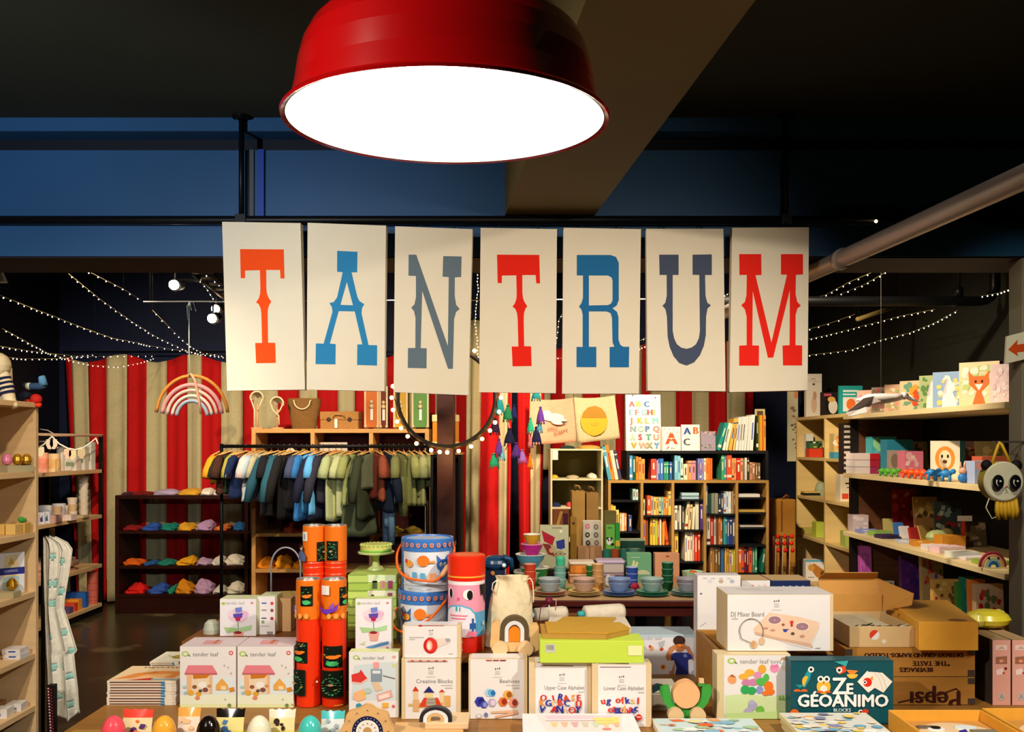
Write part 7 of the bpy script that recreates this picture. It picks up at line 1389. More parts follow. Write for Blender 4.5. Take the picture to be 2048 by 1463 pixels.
def rbox(name, lb, cat, px0, px1, pyt, pyb, Y, zb, m, dep=.1, lid=None, art=None, lidfrac=.25):
    xa, xb = X(px0, Y), X(px1, Y); w = (xb - xa) / 2; h = (pyb - pyt) * Y / F; t = thing(name, lb, cat, ((xa + xb) / 2, Y, zb))
    mb = MB(); hl = h * (1 - lidfrac) if lid else h; mb.box((-w * .95, .004, 0), (w * .95, dep - .004, hl), m)
    if art: art(Art(mb, (-w * .95, .004, 0), (1, 0, 0), (0, 0, 1), w * 1.9, hl, (px0, pyt, px1, pyb)))
    mb.build('body', t, min(.008, h * .2))
    if lid: MB().box((-w, 0, hl + .0004), (w, dep, h), lid).build('lid', t, min(.006, h * .1))
    return zb + h + .0008
YL = 4.78
z = rbox('lunch_box', 'tan shallow lunch box under the orange one', 'lunch box', 1138, 1182, 1147, 1166, YL, ZP, M('d8a880', .4), .12, M('e0b898', .4)); rbox('lunch_box', 'orange lunch box with a white lid', 'lunch box', 1139, 1190, 1123, 1147, YL, z, M('ec9038', .4), .12, M('ece0d0', .35))
z = rbox('lunch_box', 'dusky purple lunch box under the lilac one', 'lunch box', 1206, 1249, 1146, 1166, YL, ZP, M('988098', .4), .12, M('a890a8', .4)); rbox('lunch_box', 'lilac lunch box with rounded lid', 'lunch box', 1194, 1250, 1120, 1146, YL, z, M('c8bcb8', .4), .12, M('ccb8dc', .35))
k = 4.6 / F; lathed('bowl', 'pale yellow wide bowl in front of the tan lunch box', 'bowl', 1158, 4.57, ZP + .021, [(0, 0), (12 * k, 0), (18 * k, 8 * k), (21 * k, 15 * k), (20 * k, 15 * k), (10 * k, 3 * k), (0, 2 * k)], M('e0b850', .35)) if False else None
def rabbit(a): a.r(1262, 1113, 1280, 1115, 'a8d0a8'); a.p([(1263, 1132), (1266, 1120), (1270, 1120), (1270, 1130), (1273, 1122), (1277, 1124), (1274, 1136), (1264, 1140)], 'd8dca0'); a.e(1286, 1148, 14, 9, 'c8cca8', 0, 180)
carton('toy_box', 'green box with a pale rabbit print behind the blue cups', 'box', 1254, 1303, 1106, 4.84, ZP, .06, M('70b088', .45), rabbit)
def peach(a): a.e(1335, 1112, 4, 2, 'a85030', n=8); a.e(1352, 1165, 6, 6, 'e88858', n=9); a.p([(1340, 1170), (1350, 1150), (1356, 1160)], 'd88058')
carton('toy_box', 'peach coloured box standing behind the dark green cups', 'box', 1310, 1359, 1106, 4.84, ZP, .06, M('e0a27c', .45), peach)
k = 4.8 / F; lathed('bowl', 'mint bowl at the right end behind the grey bowls', 'bowl', 1386, 4.80, ZP, [(0, 0), (12 * k, 0), (20 * k, 12 * k), (22 * k, 24 * k), (21 * k, 24 * k), (10 * k, 4 * k), (0, 3 * k)], M('b0d8b8', .35))
mb = MB(); mb.ball((0, 0, 0), 11 * k, M('ec6820', .5), 14, 10); mb.tube([(-4 * k, 0, 9 * k), (-5 * k, 0, 13 * k)], 1.5 * k, M('60a048', .5), 5); solo(mb, 'toy_orange', 'orange toy fruit resting in the mint bowl', 'toy fruit', None, (X(1386, 4.8), 4.8, ZP + 15 * k))
cloth_pile(1209, 1240, 1150, 0, 4.66, 'ccc8c8', 'crumpled clear wrapped item behind the blue bowls', None, ZP, 3, name='wrapped_item', cat='packet', dep=.08)
for px, c, lb in ((1139, '2c9848', 'green toy spoon lying between the first two bowls'), (1188, 'e0a048', 'yellow toy spoon lying beside the tan cups')):
    mb = MB(); mb.ball((0, 0, .012), .018, M(c, .4), 10, 6, (1, .7, .5)); mb.tube([(.01, 0, .012), (.05, .02, .014)], .004, M(c, .4), 6); solo(mb, 'toy_spoon', lb, 'spoon', None, (X(px, 4.56), 4.53, ZP + .0))
mb = MB(); mb.ball((0, 0, 0), 9 * 4.5 / F, M('c83058', .4), 12, 8); solo(mb, 'toy_ball', 'small raspberry ball resting between blue bowl and cups', 'ball', None, (X(1270, 4.53), 4.53, ZP + 9 * 4.5 / F))
# ================================================================== basket corner left of the centre
YB = 3.9
table('side_table', 'small wooden side table half hidden behind the orange tubes', X(515, YB), X(612, YB), YB, 4.35, .72, M('8a6430', .5, kind='woodx'), .03, .04, .05)
k = 4.05 / F; t = thing('carry_basket', 'tan bucket basket with a tall grey arched handle', 'basket', (X(562, 4.05), 4.05 + 38 * k, .7205))
MB().lathe([(0, 0), (30 * k, 0), (38 * k, 33 * k), (40 * k, 36 * k), (39 * k, 38 * k), (36 * k, 36 * k), (28 * k, 4 * k), (0, 3 * k)], M('a88c50', .8, kind='wicker'), n=28).build('basket', t)
MB().tube([(-30 * k, 0, 34 * k)] + [(30 * k * math.cos(PI - PI * i / 14), 0, 95 * k + 38 * k * math.sin(PI * i / 14)) for i in range(15)] + [(30 * k, 0, 34 * k)], 1.9 * k, M('a8a8b0', .4, .3), 8).build('handle', t)
Yx = 3.92
for i, (a, b, t_, c, lb) in enumerate(((566, 598, 1190, 'c8ccc0', 'pale flat tablet box leaning beside the arched basket'), (580, 602, 1206, '60a8a8', 'small teal box below the arched basket'))):
    mb = MB(); w = (X(b, Yx) - X(a, Yx)) / 2; mb.box((-w, 0, 0), (w, .1, .02 + .012 * i), M(c, .5)); solo(mb, 'small_box', lb, 'box', None, (X((a + b) / 2, Yx), Yx - .0 - 0 * i, .7205 + (.034 if i == 0 else 0)))
mb = MB(); w = .03; mb.box((-w, 0, 0), (w, .05, .1), M('c8a070', .6)); solo(mb, 'kraft_box', 'small kraft box standing beside the flower cartons', 'box', None, (X(562, 2.72), 2.72, ZR), 0, .001)
k = 2.7 / F; mb = MB(); mb.lathe([(0, 0), (17 * k, 0), (17 * k, 8 * k), (14 * k, 20 * k), (8 * k, 26 * k), (0, 27 * k)], M('b4b8a8', .4), n=20); solo(mb, 'toy_dome', 'pale grey rounded toy left of the flower carton', 'toy', None, (X(424, 2.7), 2.7, ZR))
# ================================================================== near left shelving
PLN = M('e2c090', .55, kind='ply')
def cshelf(px, Y, fy): return X(px, Y)
XL = X(77, 3.6); YL1, YL0 = 3.6, 2.2; zsh = [Z(1443 - 36, 3.6), Z(1303, 3.6), Z(1180, 3.6), Z(1062, 3.6), Z(942, 3.6)]; zlt = Z(815, 3.6)
t = thing('wall_shelf', 'tall pale plywood shelf unit along the left edge', 'shelf', (XL, YL0, 0)); D = .36
MB().box((-D, YL1 - YL0 - .02, 0), (0, YL1 - YL0, zlt - .0), PLN).build('side_panel', t, .001)
MB().box((-D, 0, 0), (0, .02, zlt - .0), PLN).build('side_panel', t, .001)
MB().box((-D, 0, zlt), (.004, YL1 - YL0, zlt + .02), PLN).build('top_board', t, .001)
MB().box((-D - .008, 0, 0), (-D, YL1 - YL0, zlt), M('6a4424', .7, kind='wood')).build('back_panel', t)
for z in zsh: MB().box((-D, .02, z - .022), (-.002, YL1 - YL0 - .02, z), PLN).build('shelf', t, .001)
def SX(px, Y): return X(px, Y)
def put(mb, name, lb, cat, x, y, z, grp=None, rz=0, bevel=0): return solo(mb, name, lb, cat, grp, (x, y, z), rz, bevel)
EP = .0006
# top: knitted doll and hanging boot
t = thing('sitting_doll', 'cloth doll leg in striped trousers sitting on the left shelf top', 'doll', (-1.96, 3.45, zlt + .02)); k = 3.45 / F
SK = M('d8c49c', .9, kind='cloth'); mb = MB()
mb.tube([P(2, 735, 3.45) - t.location, P(12, 772, 3.45) - t.location, P(20, 800, 3.45) - t.location, P(30, 813, 3.42) - t.location], [.02, .028, .022, .012], SK, 10); mb.ball(P(-6, 730, 3.45) - t.location, .05, SK, 12, 8); mb.tube([P(-4, 735, 3.5) - t.location, P(-4, 810, 3.5) - t.location], [.05, .055], SK, 12); mb.build('body', t)
for i in range(4): q = P(5 + 3.2 * i, 756 + 9 * i, 3.45) - t.location; dv = Vector((.3, 0, -1)).normalized(); MB().tube([q, q + dv * .009], .031, M('14183c', .9), 12).build('stripe', t)
t = thing('stuffed_toy', 'blue and red stuffed toy perched beyond the left shelf top', 'toy', P(72, 812, 3.575)); t.location.z = zlt + .02; L_ = t.location; Q = lambda x, y: P(x, y, 3.575) - L_
MB().tube([Q(48, 770), Q(60, 772), Q(80, 772), Q(88, 768)], [.011, .013, .015, .017], M('2c4460', .8, kind='cloth'), 10).build('blue_arm', t); MB().tube([Q(87, 770), Q(84, 755), Q(83, 752)], [.017, .014, .012], M('5888ac', .8, kind='cloth'), 10).build('raised_paw', t); MB().tube([Q(54, 772), Q(61, 772)], .0145, M('c8c8b0', .9), 10).build('cuff', t)
MB().ball(Q(72, 798), .024, M('b81c10', .7, kind='cloth'), 12, 8, (1, .8, .9)).build('red_shoe', t); MB().tube([Q(52, 800), Q(66, 808), Q(82, 810)], [.010, .013, .009], M('d83818', .7), 8).build('shoe_sole', t); MB().tube([Q(30, 806), Q(52, 790), Q(60, 792)], [.02, .02, .014], M('101830', .8, kind='cloth'), 10).build('leg', t)
k = 4.4 / F; t = thing('hanging_cone', 'pale blue paper cone hanging in the dark at the left edge', 'ornament', P(2, 566, 4.4)); MB().lathe([(0, 0), (13 * k, 2 * k), (4 * k, 22 * k), (2 * k, 27 * k), (0, 27 * k)], M('d8ecf8', .5), n=8, smooth=False).build('cone', t); MB().tube([(0, 0, 27 * k), (0, 0, 3.4 - Z(566, 4.4))], .0015, BLKM, 4).build('string', t)
# shelf at 942: egg tray, purple plush, gold eggs
def el(px, Y): return X(px, Y)
k = 3.3 / F; z = zsh[4] + EP
mb = MB(); mb.lathe([(0, 0), (.018, .0), (.024, .02), (.02, .05), (0, .055)], M('5c2058', .7, kind='cloth'), n=16, sx=1.4); mb.ball((-.005, 0, .075), .03, M('6a2868', .7, kind='cloth'), 12, 8); mb.tube([(.02, 0, .02), (.035, 0, .04)], .008, M('4a1848', .8), 6); mb.tube([(-.02, 0, .09), (-.025, 0, .12)], .008, M('4a1848', .8), 6)
put(mb, 'plush_toy', 'purple plush toy at the left edge of the top shelf', 'toy', -2.04, 3.5, z)
mb = MB(); quadbox(mb, [(-.055, -.022), (.055, -.022), (.055, .022), (-.055, .022)], 0, .025, M('b0a888', .7, kind='kraft')); put(mb, 'egg_tray', 'grey pulp egg tray on the top left shelf', 'tray', -1.935, 3.518, z, None, 1.13)
for i, (px, c, lb) in enumerate(((16, 'dc7ca4', 'pink toy egg in the grey pulp tray'), (37, 'd89c28', 'gold toy egg in the middle of the pulp tray'), (55, 'd8a030', 'gold toy egg at the right of the pulp tray'))):
    mb = MB(); mb.lathe([(0, 0), (.014, .006), (.019, .018), (.0165, .032), (.010, .042), (0, .046)], M(c, .25, .6 if i else 0), n=16); put(mb, 'toy_egg', lb, 'egg', (-1.953, -1.934, -1.917)[i], (3.482, 3.521, 3.555)[i], z + .0256)
# shelf at 1062
z = zsh[3] + EP
for i, (px, Y) in enumerate(((-1.966, 3.45), (-1.924, 3.45), (-1.92, 3.51))):
    mb = MB(); mb.box((-.019, 0, 0), (.019, .05, .04), M(['d8b060', 'e0bc70', 'd4ac5c'][i], .6)); put(mb, 'wooden_block', 'square pale wooden block box, %s on the second left shelf' % place_word(i, 3), 'box', px, Y, z, 'wooden block boxes', 0, .002)
mb = MB(); mb.box((-.05, 0, 0), (.0, .14, .02), M('a88c40', .7)); put(mb, 'wooden_tray', 'flat yellowish wooden tray at the back of the second left shelf', 'tray', X(74, 3.42), 3.42 + .0, z + .0405) if False else None
mb = MB(); mb.ball((0, 0, .012), .012, M('48a040', .8), 10, 6); mb.ball((.012, 0, .01), .009, M('3c9038', .8), 8, 6); put(mb, 'green_frog', 'tiny green toy on a wooden block box', 'toy', -1.925, 3.53, z + .0405)
# shelf at 1180: blue-labelled box with gold egg
z = zsh[2] + EP; Y = 3.47; k = Y / F
mb = MB(); w = 27 * k; h = 83 * k; w *= .9; mb.box((-w, 0, 0), (w, .02, h), M('e4e4ec', .4)); a = Art(mb, (-w, 0, 0), (1, 0, 0), (0, 0, 1), 2 * w, h, (0, 0, 54, 83)); a.p([(6, 83), (14, 6), (40, 2), (44, 83)], 'e8d8b0'); a.r(0, 30, 54, 44, '28308c'); a.r(12, 34, 40, 39, '7c84c8'); a.p([(8, 83), (10, 48), (42, 48), (44, 83)], 'a8c8d0'); a.p([(20, 24), (26, 8), (34, 24)], 'd8b048')
put(mb, 'gift_box', 'white gift box with a navy band on the third left shelf', 'box', -1.955, 3.515, z, None, .75, .001)
mb = MB(); mb.lathe([(0, 0), (.014, .005), (.021, .018), (.018, .034), (.010, .045), (0, .049)], M('d8a028', .2, .8), n=18); put(mb, 'toy_egg', 'shiny gold egg in front of the navy banded gift box', 'egg', -1.925, 3.465, z + .021)
mb = MB(); mb.box((-.05, -.03, 0), (.042, .025, .0205), M('b0a47c', .7, kind='kraft')); put(mb, 'pulp_tray', 'grey pulp tray under the shiny gold egg', 'tray', -1.937, 3.45, z)
# shelf at 1303
z = zsh[1] + EP; Y = 3.47
for i in range(2):
    mb = MB(); mb.box((-.034, 0, 0), (.034, .07, .019), M('e4e0e0', .4)); a = Art(mb, (-.034, 0, 0), (1, 0, 0), (0, 0, 1), .068, .019, (0, 0, 40, 10)); a.r(14, 3, 30, 6, '3858a8'); a.r(4, 7, 12, 8, 'c87858'); put(mb, 'small_carton', 'small white carton with a blue mark, %s one on the fourth left shelf' % ['lower', 'upper'][i], 'box', -1.93 - .002 * i, Y, z + .0196 * i, 'white cartons on the fourth left shelf', .05 * i)
# lowest visible shelf: white boxes, kraft slats
z = zsh[0] + EP
for i, (px, Y, w, h, c, lb) in enumerate(((-1.945, 3.40, .07, .035, 'e8e4e0', 'white carton lying at the front of the lowest left shelf'), (-1.935, 3.49, .06, .03, 'e4e0dc', 'white carton behind on the lowest left shelf'), (-1.955, 3.31, .05, .03, 'e0dcd8', 'white carton at the frame corner on the lowest left shelf'))):
    mb = MB(); mb.box((-w / 2, 0, 0), (w / 2, .06, h), M(c, .45)); mb.box((-w * .3, -.0006, h * .3), (w * .2, 0, h * .6), M('8c98b8', .5)); put(mb, 'small_carton', lb, 'box', px, Y, z, None, .1, .001)
mb = MB(); mb.box((-.03, 0, 0), (.03, .06, .03), M('a87850', .7)); put(mb, 'brown_carton', 'brown carton at the back of the lowest left shelf', 'box', -2.03, 3.5, z)
# clear bags hanging at the panel
for i, (zz_, px) in enumerate(((zsh[1], 22), (zsh[0], 38))):
    pass
# beaded post and spotted cloth
mb = MB(); Y = 3.62; mb.box((X(94, Y), Y, 0), (X(107, Y), Y + .03, Z(1370, Y)), M('150b0a', .6)); 
for i in range(26): mb.ball((X(97.5 + i * .35, Y), Y - .004, Z(1376 + i * 6, Y)), .0042, M('e0a8a8', .5), 6, 4)
for i in range(26): mb.ball((X(103 + i * .3, Y), Y - .004, Z(1378 + i * 6, Y)), .0034, M('a02838', .5), 6, 4)
solo(mb, 'beaded_post', 'dark post with a column of small pink beads below the spotted cloth', 'post')
Yc_ = 3.72; LR = [(1071, 88, 104), (1076, 87, 116), (1085, 87, 134), (1098, 87, 143), (1130, 87, 139), (1165, 88, 133), (1200, 89, 127), (1218, 90, 126), (1240, 90, 134), (1270, 91, 143), (1300, 92, 152), (1308, 92, 146), (1340, 94, 149), (1380, 95, 154), (1410, 97, 156), (1434, 100, 158)]
n, sb = 90, 7; vs = []; rows_ = []
for a, b in zip(LR, LR[1:]):
    for q in range(sb): t = q / sb; rows_.append([a[k] + (b[k] - a[k]) * t for k in range(3)])
rows_.append(LR[-1])
for j, (py, xa, xb) in enumerate(rows_):
    v = j / len(rows_)
    for i in range(n + 1): u = i / n; vs.append((X(xa + (xb - xa) * u, Yc_), Yc_ + (.003 + .014 * v) * math.sin(u * 15 + .6 * v) + .003 * math.sin(u * 41), Z(py - (8 * math.sin(u * 8) * (v > .97)), Yc_)))
o_ = Vector(vs[0]); fs = [[], []]; sp = [(.35, 1110), (.7, 1120), (.5, 1165), (.25, 1165), (.8, 1180), (.4, 1205), (.75, 1260), (.85, 1300), (.6, 1330), (.35, 1390), (.8, 1350), (.75, 1405), (.2, 1270), (.3, 1330)]
for j in range(len(rows_) - 1):
    py, xa, xb = rows_[j]
    for i in range(n): fs[any(((i / n - a) * (xb - xa) / 5.5) ** 2 + ((py - b) / 7) ** 2 < 1 for a, b in sp)].append(((j + 1) * (n + 1) + i, (j + 1) * (n + 1) + i + 1, j * (n + 1) + i + 1, j * (n + 1) + i))
mb = MB(); vs = [Vector(v) - o_ for v in vs]; mb.add(vs, fs[0], M('efece0', .9, kind='cloth'), True); mb.add(vs, fs[1], M('a4dcd4', .9, kind='cloth'), True); o = mb.build('spotted_cloth'); o.location = o_; q = o.modifiers.new('s', 'SOLIDIFY'); q.thickness = .003; tag(o, 'long pale muslin cloth with turquoise spots hanging beside the left shelf', 'cloth')
mb = MB(); mb.tube([P(86, 1070, 3.74), P(86, 1463, 3.74) * 1.0], .008, BLKM, 6); mb.tube([P(84, 1071, 3.72), P(110, 1071, 3.72)], .004, BLKM, 6); p_ = P(86, 1463, 3.74); mb.tube([p_, Vector((p_.x, p_.y, 0))], .008, BLKM, 6); solo(mb, 'cloth_stand', 'thin black stand holding the spotted muslin cloth', 'stand')

# ================================================================== far left shelving
XF = X(207, 8.0); Y1, Y0 = 8.0, 5.3; zf = [.085, .43, .865, 1.265]; t = thing('wall_shelf', 'low pale shelf run with black uprights before the striped curtain at left', 'shelf', (XF, Y0, 0)); D = .5
for z in zf: MB().box((-D, 0, z - .03), (0, Y1 - Y0, z), M('d2b080', .55, kind='ply')).build('shelf', t, .001)
MB().box((-D, 0, 0), (-.01, Y1 - Y0, .054), BLACK).build('plinth', t)
MB().box((-.04, 1.3, 1.555), (0, Y1 - Y0, 1.575), M('d8b898', .5)).build('top_rail', t)
MB().box((-D - .012, 0, 0), (-D, Y1 - Y0, 1.55), M('16100e', .8)).build('back_panel', t)
for y in (.0, 1.3, Y1 - Y0 - .03): MB().box((-D, y, .055), (-D + .03, y + .03, 1.56), BLKM).build('upright', t)
MB().box((-.03, Y1 - Y0 - .03, .055), (0, Y1 - Y0, 1.57), BLKM).build('upright', t)
def fy_(px): return -XF / ((VX - px) / F)        # depth on the front edge seen at column px
def can(px, z, r, h, c, name, lb, cat, off=.06, grp=None, prof=None, m=None, lab=None):
    Y = min((off - XF) * F / (VX - px), 7.92); mb = MB(); mb.lathe(prof or [(0, 0), (r, 0), (r, h), (r * .9, h + .002), (0, h)], m or M(c, .4), n=16)
    if lab: mb.lathe([(r + .001, h * .2), (r + .0015, h * .22), (r + .0015, h * .7), (r + .001, h * .72)], C(lab), n=16)
    return put(mb, name, lb, cat, XF - off, Y, z + EP, grp)
z4, z3, z2, z1 = zf[3], zf[2], zf[1], zf[0]
can(84, z4, .045, .155, 'e8a890', 'candle_jar', 'coral candle jar at the near end of the far-left top shelf', 'candle', .08, None, None, None, 'e88c70'); can(107, z4, .05, .145, 'ecc898', 'candle_jar', 'cream and yellow candle jar beside the coral one', 'candle', .09, None, None, None, 'e8b870')
can(121, z4, .03, .2, 'd8d4c8', 'pump_bottle', 'tall white bottle behind the candle jars', 'bottle', .16)
can(147, z4, .06, .06, '402030', 'dark_tin', 'low dark purple tin under the paper garland', 'tin', .12)
for px, w, h, c, nm, lb in ((128, .05, .10, 'c8b898', 'card_box', 'beige card box behind the paper garland'), (168, .11, .12, 'e0dcd4', 'soap_box', 'white boxed soap set on the far-left top shelf'), (184, .06, .20, 'dcdcd0', 'white_carton', 'tall white carton near the top shelf end'), (197, .05, .24, 'e4e8e0', 'white_carton', 'tallest narrow white carton at the top shelf end')):
    Y = fy_(px); mb = MB(); mb.box((-w, -.03, 0), (0, .05, h), M(c, .5)); mb.box((-w * .8, -.031, h * .3), (-w * .2, -.03, h * .6), M('88a080', .6)); put(mb, nm, lb, 'box', XF - .05, Y, z4 + EP)
# paper garland
Yg = 6.6; t = thing('paper_garland', 'white string garland with rounded paper petals at the far-left shelf', 'garland', P(104, 872, Yg)); g0 = t.location.copy()
pts = [(74, 897), (88, 888), (104, 872), (118, 887), (135, 896), (150, 899), (165, 896), (180, 886), (192, 876), (196, 888)]
MB().tube([P(a, b, Yg) - g0 for a, b in pts], .006, M('e4dccc', .6), 6).build('string', t)
for px, py, c in ((82, 893, 'e8dcb8'), (100, 878, 'dcc8b8'), (108, 878, 'dcc8b4'), (136, 897, 'd8b8a0'), (146, 900, 'd4c49c'), (164, 897, 'b8a888')):
    q = P(px, py, Yg) - g0; k = Yg / F; MB().prism([(-7 * k, 0), (-8 * k, -10 * k), (-4 * k, -19 * k), (2 * k, -20 * k), (7 * k, -12 * k), (6 * k, 0)][::-1], q, (1, 0, 0), (0, 0, 1), .004, c).build('petal', t)
mb = MB(); mb.tube([P(80, 858, Yg), P(95, 860, Yg), (P(106, 866, Yg)), P(103, 876, Yg), P(92, 882, Yg), P(78, 883, Yg)], .005, M('888078', .5), 6); mb.tube([P(104, 872, Yg), P(104, 872, Yg + .05), P(206, 871, 7.9)], .004, M('c8a888', .5), 5); solo(mb, 'wire_hanger', 'bent grey wire hook above the paper garland', 'hanger')
# second shelf
for i, (px, lb) in enumerate(((90, 'near'), (118, 'far'))): can(px, z3, .052, .13, 'c8ccd4', 'drink_can', 'grey-white can, %s one on the far-left middle shelf' % lb, 'can', .12, 'grey cans on the middle shelf', None, None, 'b0b8c8')
for i, px in enumerate((84, 95, 105)):
    Y = fy_(px); mb = MB(); mb.box((-.05, -.01, 0), (0, .01, .09), M('d8dcec', .5)); a = Art(mb, (-.05, -.01, 0), (1, 0, 0), (0, 0, 1), .05, .09, (0, 0, 10, 10)); a.p([(2, 8), (3, 3), (5, 5), (7, 2), (8, 8)], ['283870', '503880', '2c6878'][i]); put(mb, 'small_card', 'pale card with a %s shape, %s on the middle shelf front' % (['navy', 'purple', 'teal'][i], place_word(i, 3)), 'card', XF - .02, Y, z3 + EP, 'printed cards on the middle shelf')
mb = MB(); mb.ball((0, 0, .09), .03, M('b08850', .8), 8, 6, (.7, .7, 3)); mb.lathe([(0, 0), (.02, 0), (.02, .06), (0, .06)], M('8c6438', .7), n=10); put(mb, 'dried_bunch', 'small bunch of dried grass between the two grey cans', 'dried grass', XF - .16, fy_(104), z3 + EP)
for i, (px, n) in enumerate(((138, 2), (151, 2), (168, 3), (190, 6))):
    Y = fy_(px)
    for j in range(n):
        mb = MB(); r = .042; mb.lathe([(0, 0), (r * .8, 0), (r, .055), (r * .95, .056), (0, .05)], M(['e4d4c0', 'd8b890'][(i + j) % 2] if i < 3 else 'e0d4c0', .5), n=16); put(mb, 'cup', 'cream cup, %s in the %s stack on the far-left middle shelf' % (['bottom one', 'second from the bottom', 'third from the bottom', 'fourth from the bottom', 'fifth from the bottom', 'topmost'][j] if not (j == n - 1) else 'topmost', ['nearest', 'second', 'third', 'tallest'][i]), 'cup', XF - .1, Y, z3 + EP + j * .0566, 'cups on the far-left middle shelf')
for px, w, h, c, lb in ((126, .09, .06, 'c8a098', 'pink patterned small box on the middle shelf front'), (149, .14, .045, 'e0d0cc', 'white flat box below the cup stacks'), (178, .1, .02, 'b8a888', 'flat tan notebook near the tall cup stack')):
    Y = fy_(px); mb = MB(); mb.box((-w / 2, -.05, 0), (w / 2, .05, h), M(c, .5)); put(mb, 'small_box', lb, 'box', XF - .035 - w / 2 * 0, Y - .08, z3 + EP)
# third and bottom shelf
zt3 = z2 + EP
for i in range(5):
    mb = MB(); w = .3; mb.box((-w / 2, 0, 0), (w / 2, .5, .02), M(['c88c80', 'd8a898', 'b87c68', 'd8b8a0', 'c8a090'][i], .6)); put(mb, 'gift_wrap_pack', 'pinkish flat gift wrap pack, %s in its pile at left' % ['bottom one', 'second from the bottom', 'middle one', 'second from the top', 'topmost'][i], 'wrapping paper', XF - .2, 7.1 + .01 * i, zt3 + .0206 * i, 'gift wrap packs', .05 * math.sin(i * 2))
for i, (px, h, c) in enumerate(((150, .32, 'd8ccb0'), (157, .30, 'c8c4a8'))):
    can(px, z2, .026, h, c, 'paper_roll', 'upright pale paper roll, %s one behind the spotted cloth' % ['nearer', 'farther'][i], 'roll', .42, 'upright paper rolls')
zt1 = z1 + EP
for i, (px, w, h, c, nm, lb) in enumerate(((160, .16, .07, 'd84830', 'toy_carton', 'red toy carton on the far-left bottom shelf'), (168, .14, .09, 'e89830', 'toy_carton', 'orange toy carton on the far-left bottom shelf'), (181, .2, .13, '2c60b0', 'toy_carton', 'blue toy carton near the bottom shelf end'), (150, .14, .05, '584878', 'toy_carton', 'purple flat toy carton on the bottom shelf'))):
    Y = fy_(px); mb = MB(); mb.box((-w, -.03, 0), (0, .03, h), M(c, .5)); put(mb, nm, lb, 'box', XF - .03, Y, zt1)
can(196, z1, .045, .28, 'c06050', 'stacking_tower', 'striped pink and cream stacking tower at the bottom shelf end', 'toy', .06, None, [(0, 0), (.045, 0), (.045, .03), (.04, .03), (.045, .032), (.045, .06), (.04, .062), (.045, .064), (.045, .12), (.04, .122), (.045, .125), (.045, .18), (.04, .182), (.045, .185), (.045, .28), (0, .28)])
can(140, z1, .04, .30, 'b8c8b8', 'tall_carton', 'tall pale green carton standing on the bottom shelf', 'box', .3)

# ================================================================== right cubby unit
XR = 2.37; PLR = M('d8bc7c', .55, kind='ply')
def ry(px, x=XR): return x * F / (px - VX)
ys = [ry(1712), ry(1650), ry(1592)]; zr_ = [Z(1190, 6.6), Z(1090, 6.6), Z(1003, 6.6), Z(917, 6.6)]; zrt = 1.685
t = thing('cubby_shelf', 'tall pale plywood cubby unit on the right wall', 'shelf', (XR, ys[0], 0)); Dp = .36; LY = ys[2] - ys[0]
for y in (0, ys[1] - ys[0], LY - .025): MB().box((0, y, 0), (Dp, y + .025, zrt), PLR).build('side_panel' if y != ys[1] - ys[0] else 'divider', t, .001)
MB().box((0, 0, zrt), (Dp, LY, zrt + .025), PLR).build('top_board', t, .001); MB().box((Dp, 0, 0), (Dp + .01, LY, zrt), M('6a4a24', .7, kind='wood')).build('back_panel', t)
for z in [.06, Z(1290, 6.6)] + zr_:
    for a, b in ((.025, ys[1] - ys[0]), (ys[1] - ys[0] + .025, LY - .025)): MB().box((.001, a, z - .022), (Dp, b, z), PLR).build('shelf', t, .001)
def rput(px, x, z, mb, name, lb, cat, grp=None, bevel=0): return put(mb, name, lb, cat, x, ry(px, x), z + EP, grp, 0, bevel)
def rb(px, x, z, w, h, c, name, lb, cat='box', dep=.1, fn=None, grp=None, rz=0, lean=0):
    """box whose printed face looks back towards the camera"""
    mb = MB(); mb.box((-w / 2, 0, 0), (w / 2, dep, h), C(c)); 
    if fn: fn(Art(mb, (-w / 2, 0, 0), (1, 0, 0), (0, 0, 1), w, h, (0, 0, 10, 10)))
    y = ry(px, x)
    if x >= 2.42 and px < 1715 and z < 1.6: y = min(max(y, ys[0] + .03), ys[1] - .005 - dep) if px > 1650 else min(max(y, ys[1] + .03), ys[2] - .005 - dep)
    o = put(mb, name, lb, cat, max(x, XR + w / 2 + .005) if px < 1715 and z < 1.6 and x > 2.42 else x, y, z + EP, grp, rz, .0008)
    if lean: o.rotation_euler.x = -lean
    return o
S = lambda cols, n=14, s=1.3, sd=1: (lambda a: scatter(a, 1, 1, 9, 9, cols, n, s, sd))
# cubby top
rb(1628, 2.5, zrt + .025, .13, .36, 'e4dccc', 'toy_box', 'tall white box with a pale animal on top of the right cubbies', dep=.05, fn=lambda a: (a.e(5, 7, 1.8, 2, 'd8b898'), a.e(5.5, 5, 1.2, 1, 'c89878'), a.r(4, 2.2, 5.6, 2.6, '484038'), a.r(3, 1, 6, 1.3, 'b0a8a0')))
def penguin(a): a.e(4, 5, 2.6, 4, '0c0c10'); a.e(4.6, 6, 1.8, 3, 'e8e0d0'); a.e(4, 3, 1.6, 1.2, 'e8b058', n=10); a.r(1, .6, 4, 1.6, 'c85060')
rb(1668, 2.55, zrt + .025, .20, .19, '241a18', 'picture_book', 'dark book with a penguin on top of the right cubbies', 'book', .03, penguin)
rb(1702, 2.5, zrt + .025, .17, .21, '209898', 'picture_book', 'teal picture book beside the penguin book', 'book', .03, lambda a: (a.r(1.5, 4, 8.5, 9, 'e0e0d8'), a.e(5, 6.5, 2, 2, 'e07030'), a.r(1.5, 1.5, 8, 2.2, 'd8f0e8'), a.r(1.5, 2.8, 7, 3.3, 'd8f0e8')))
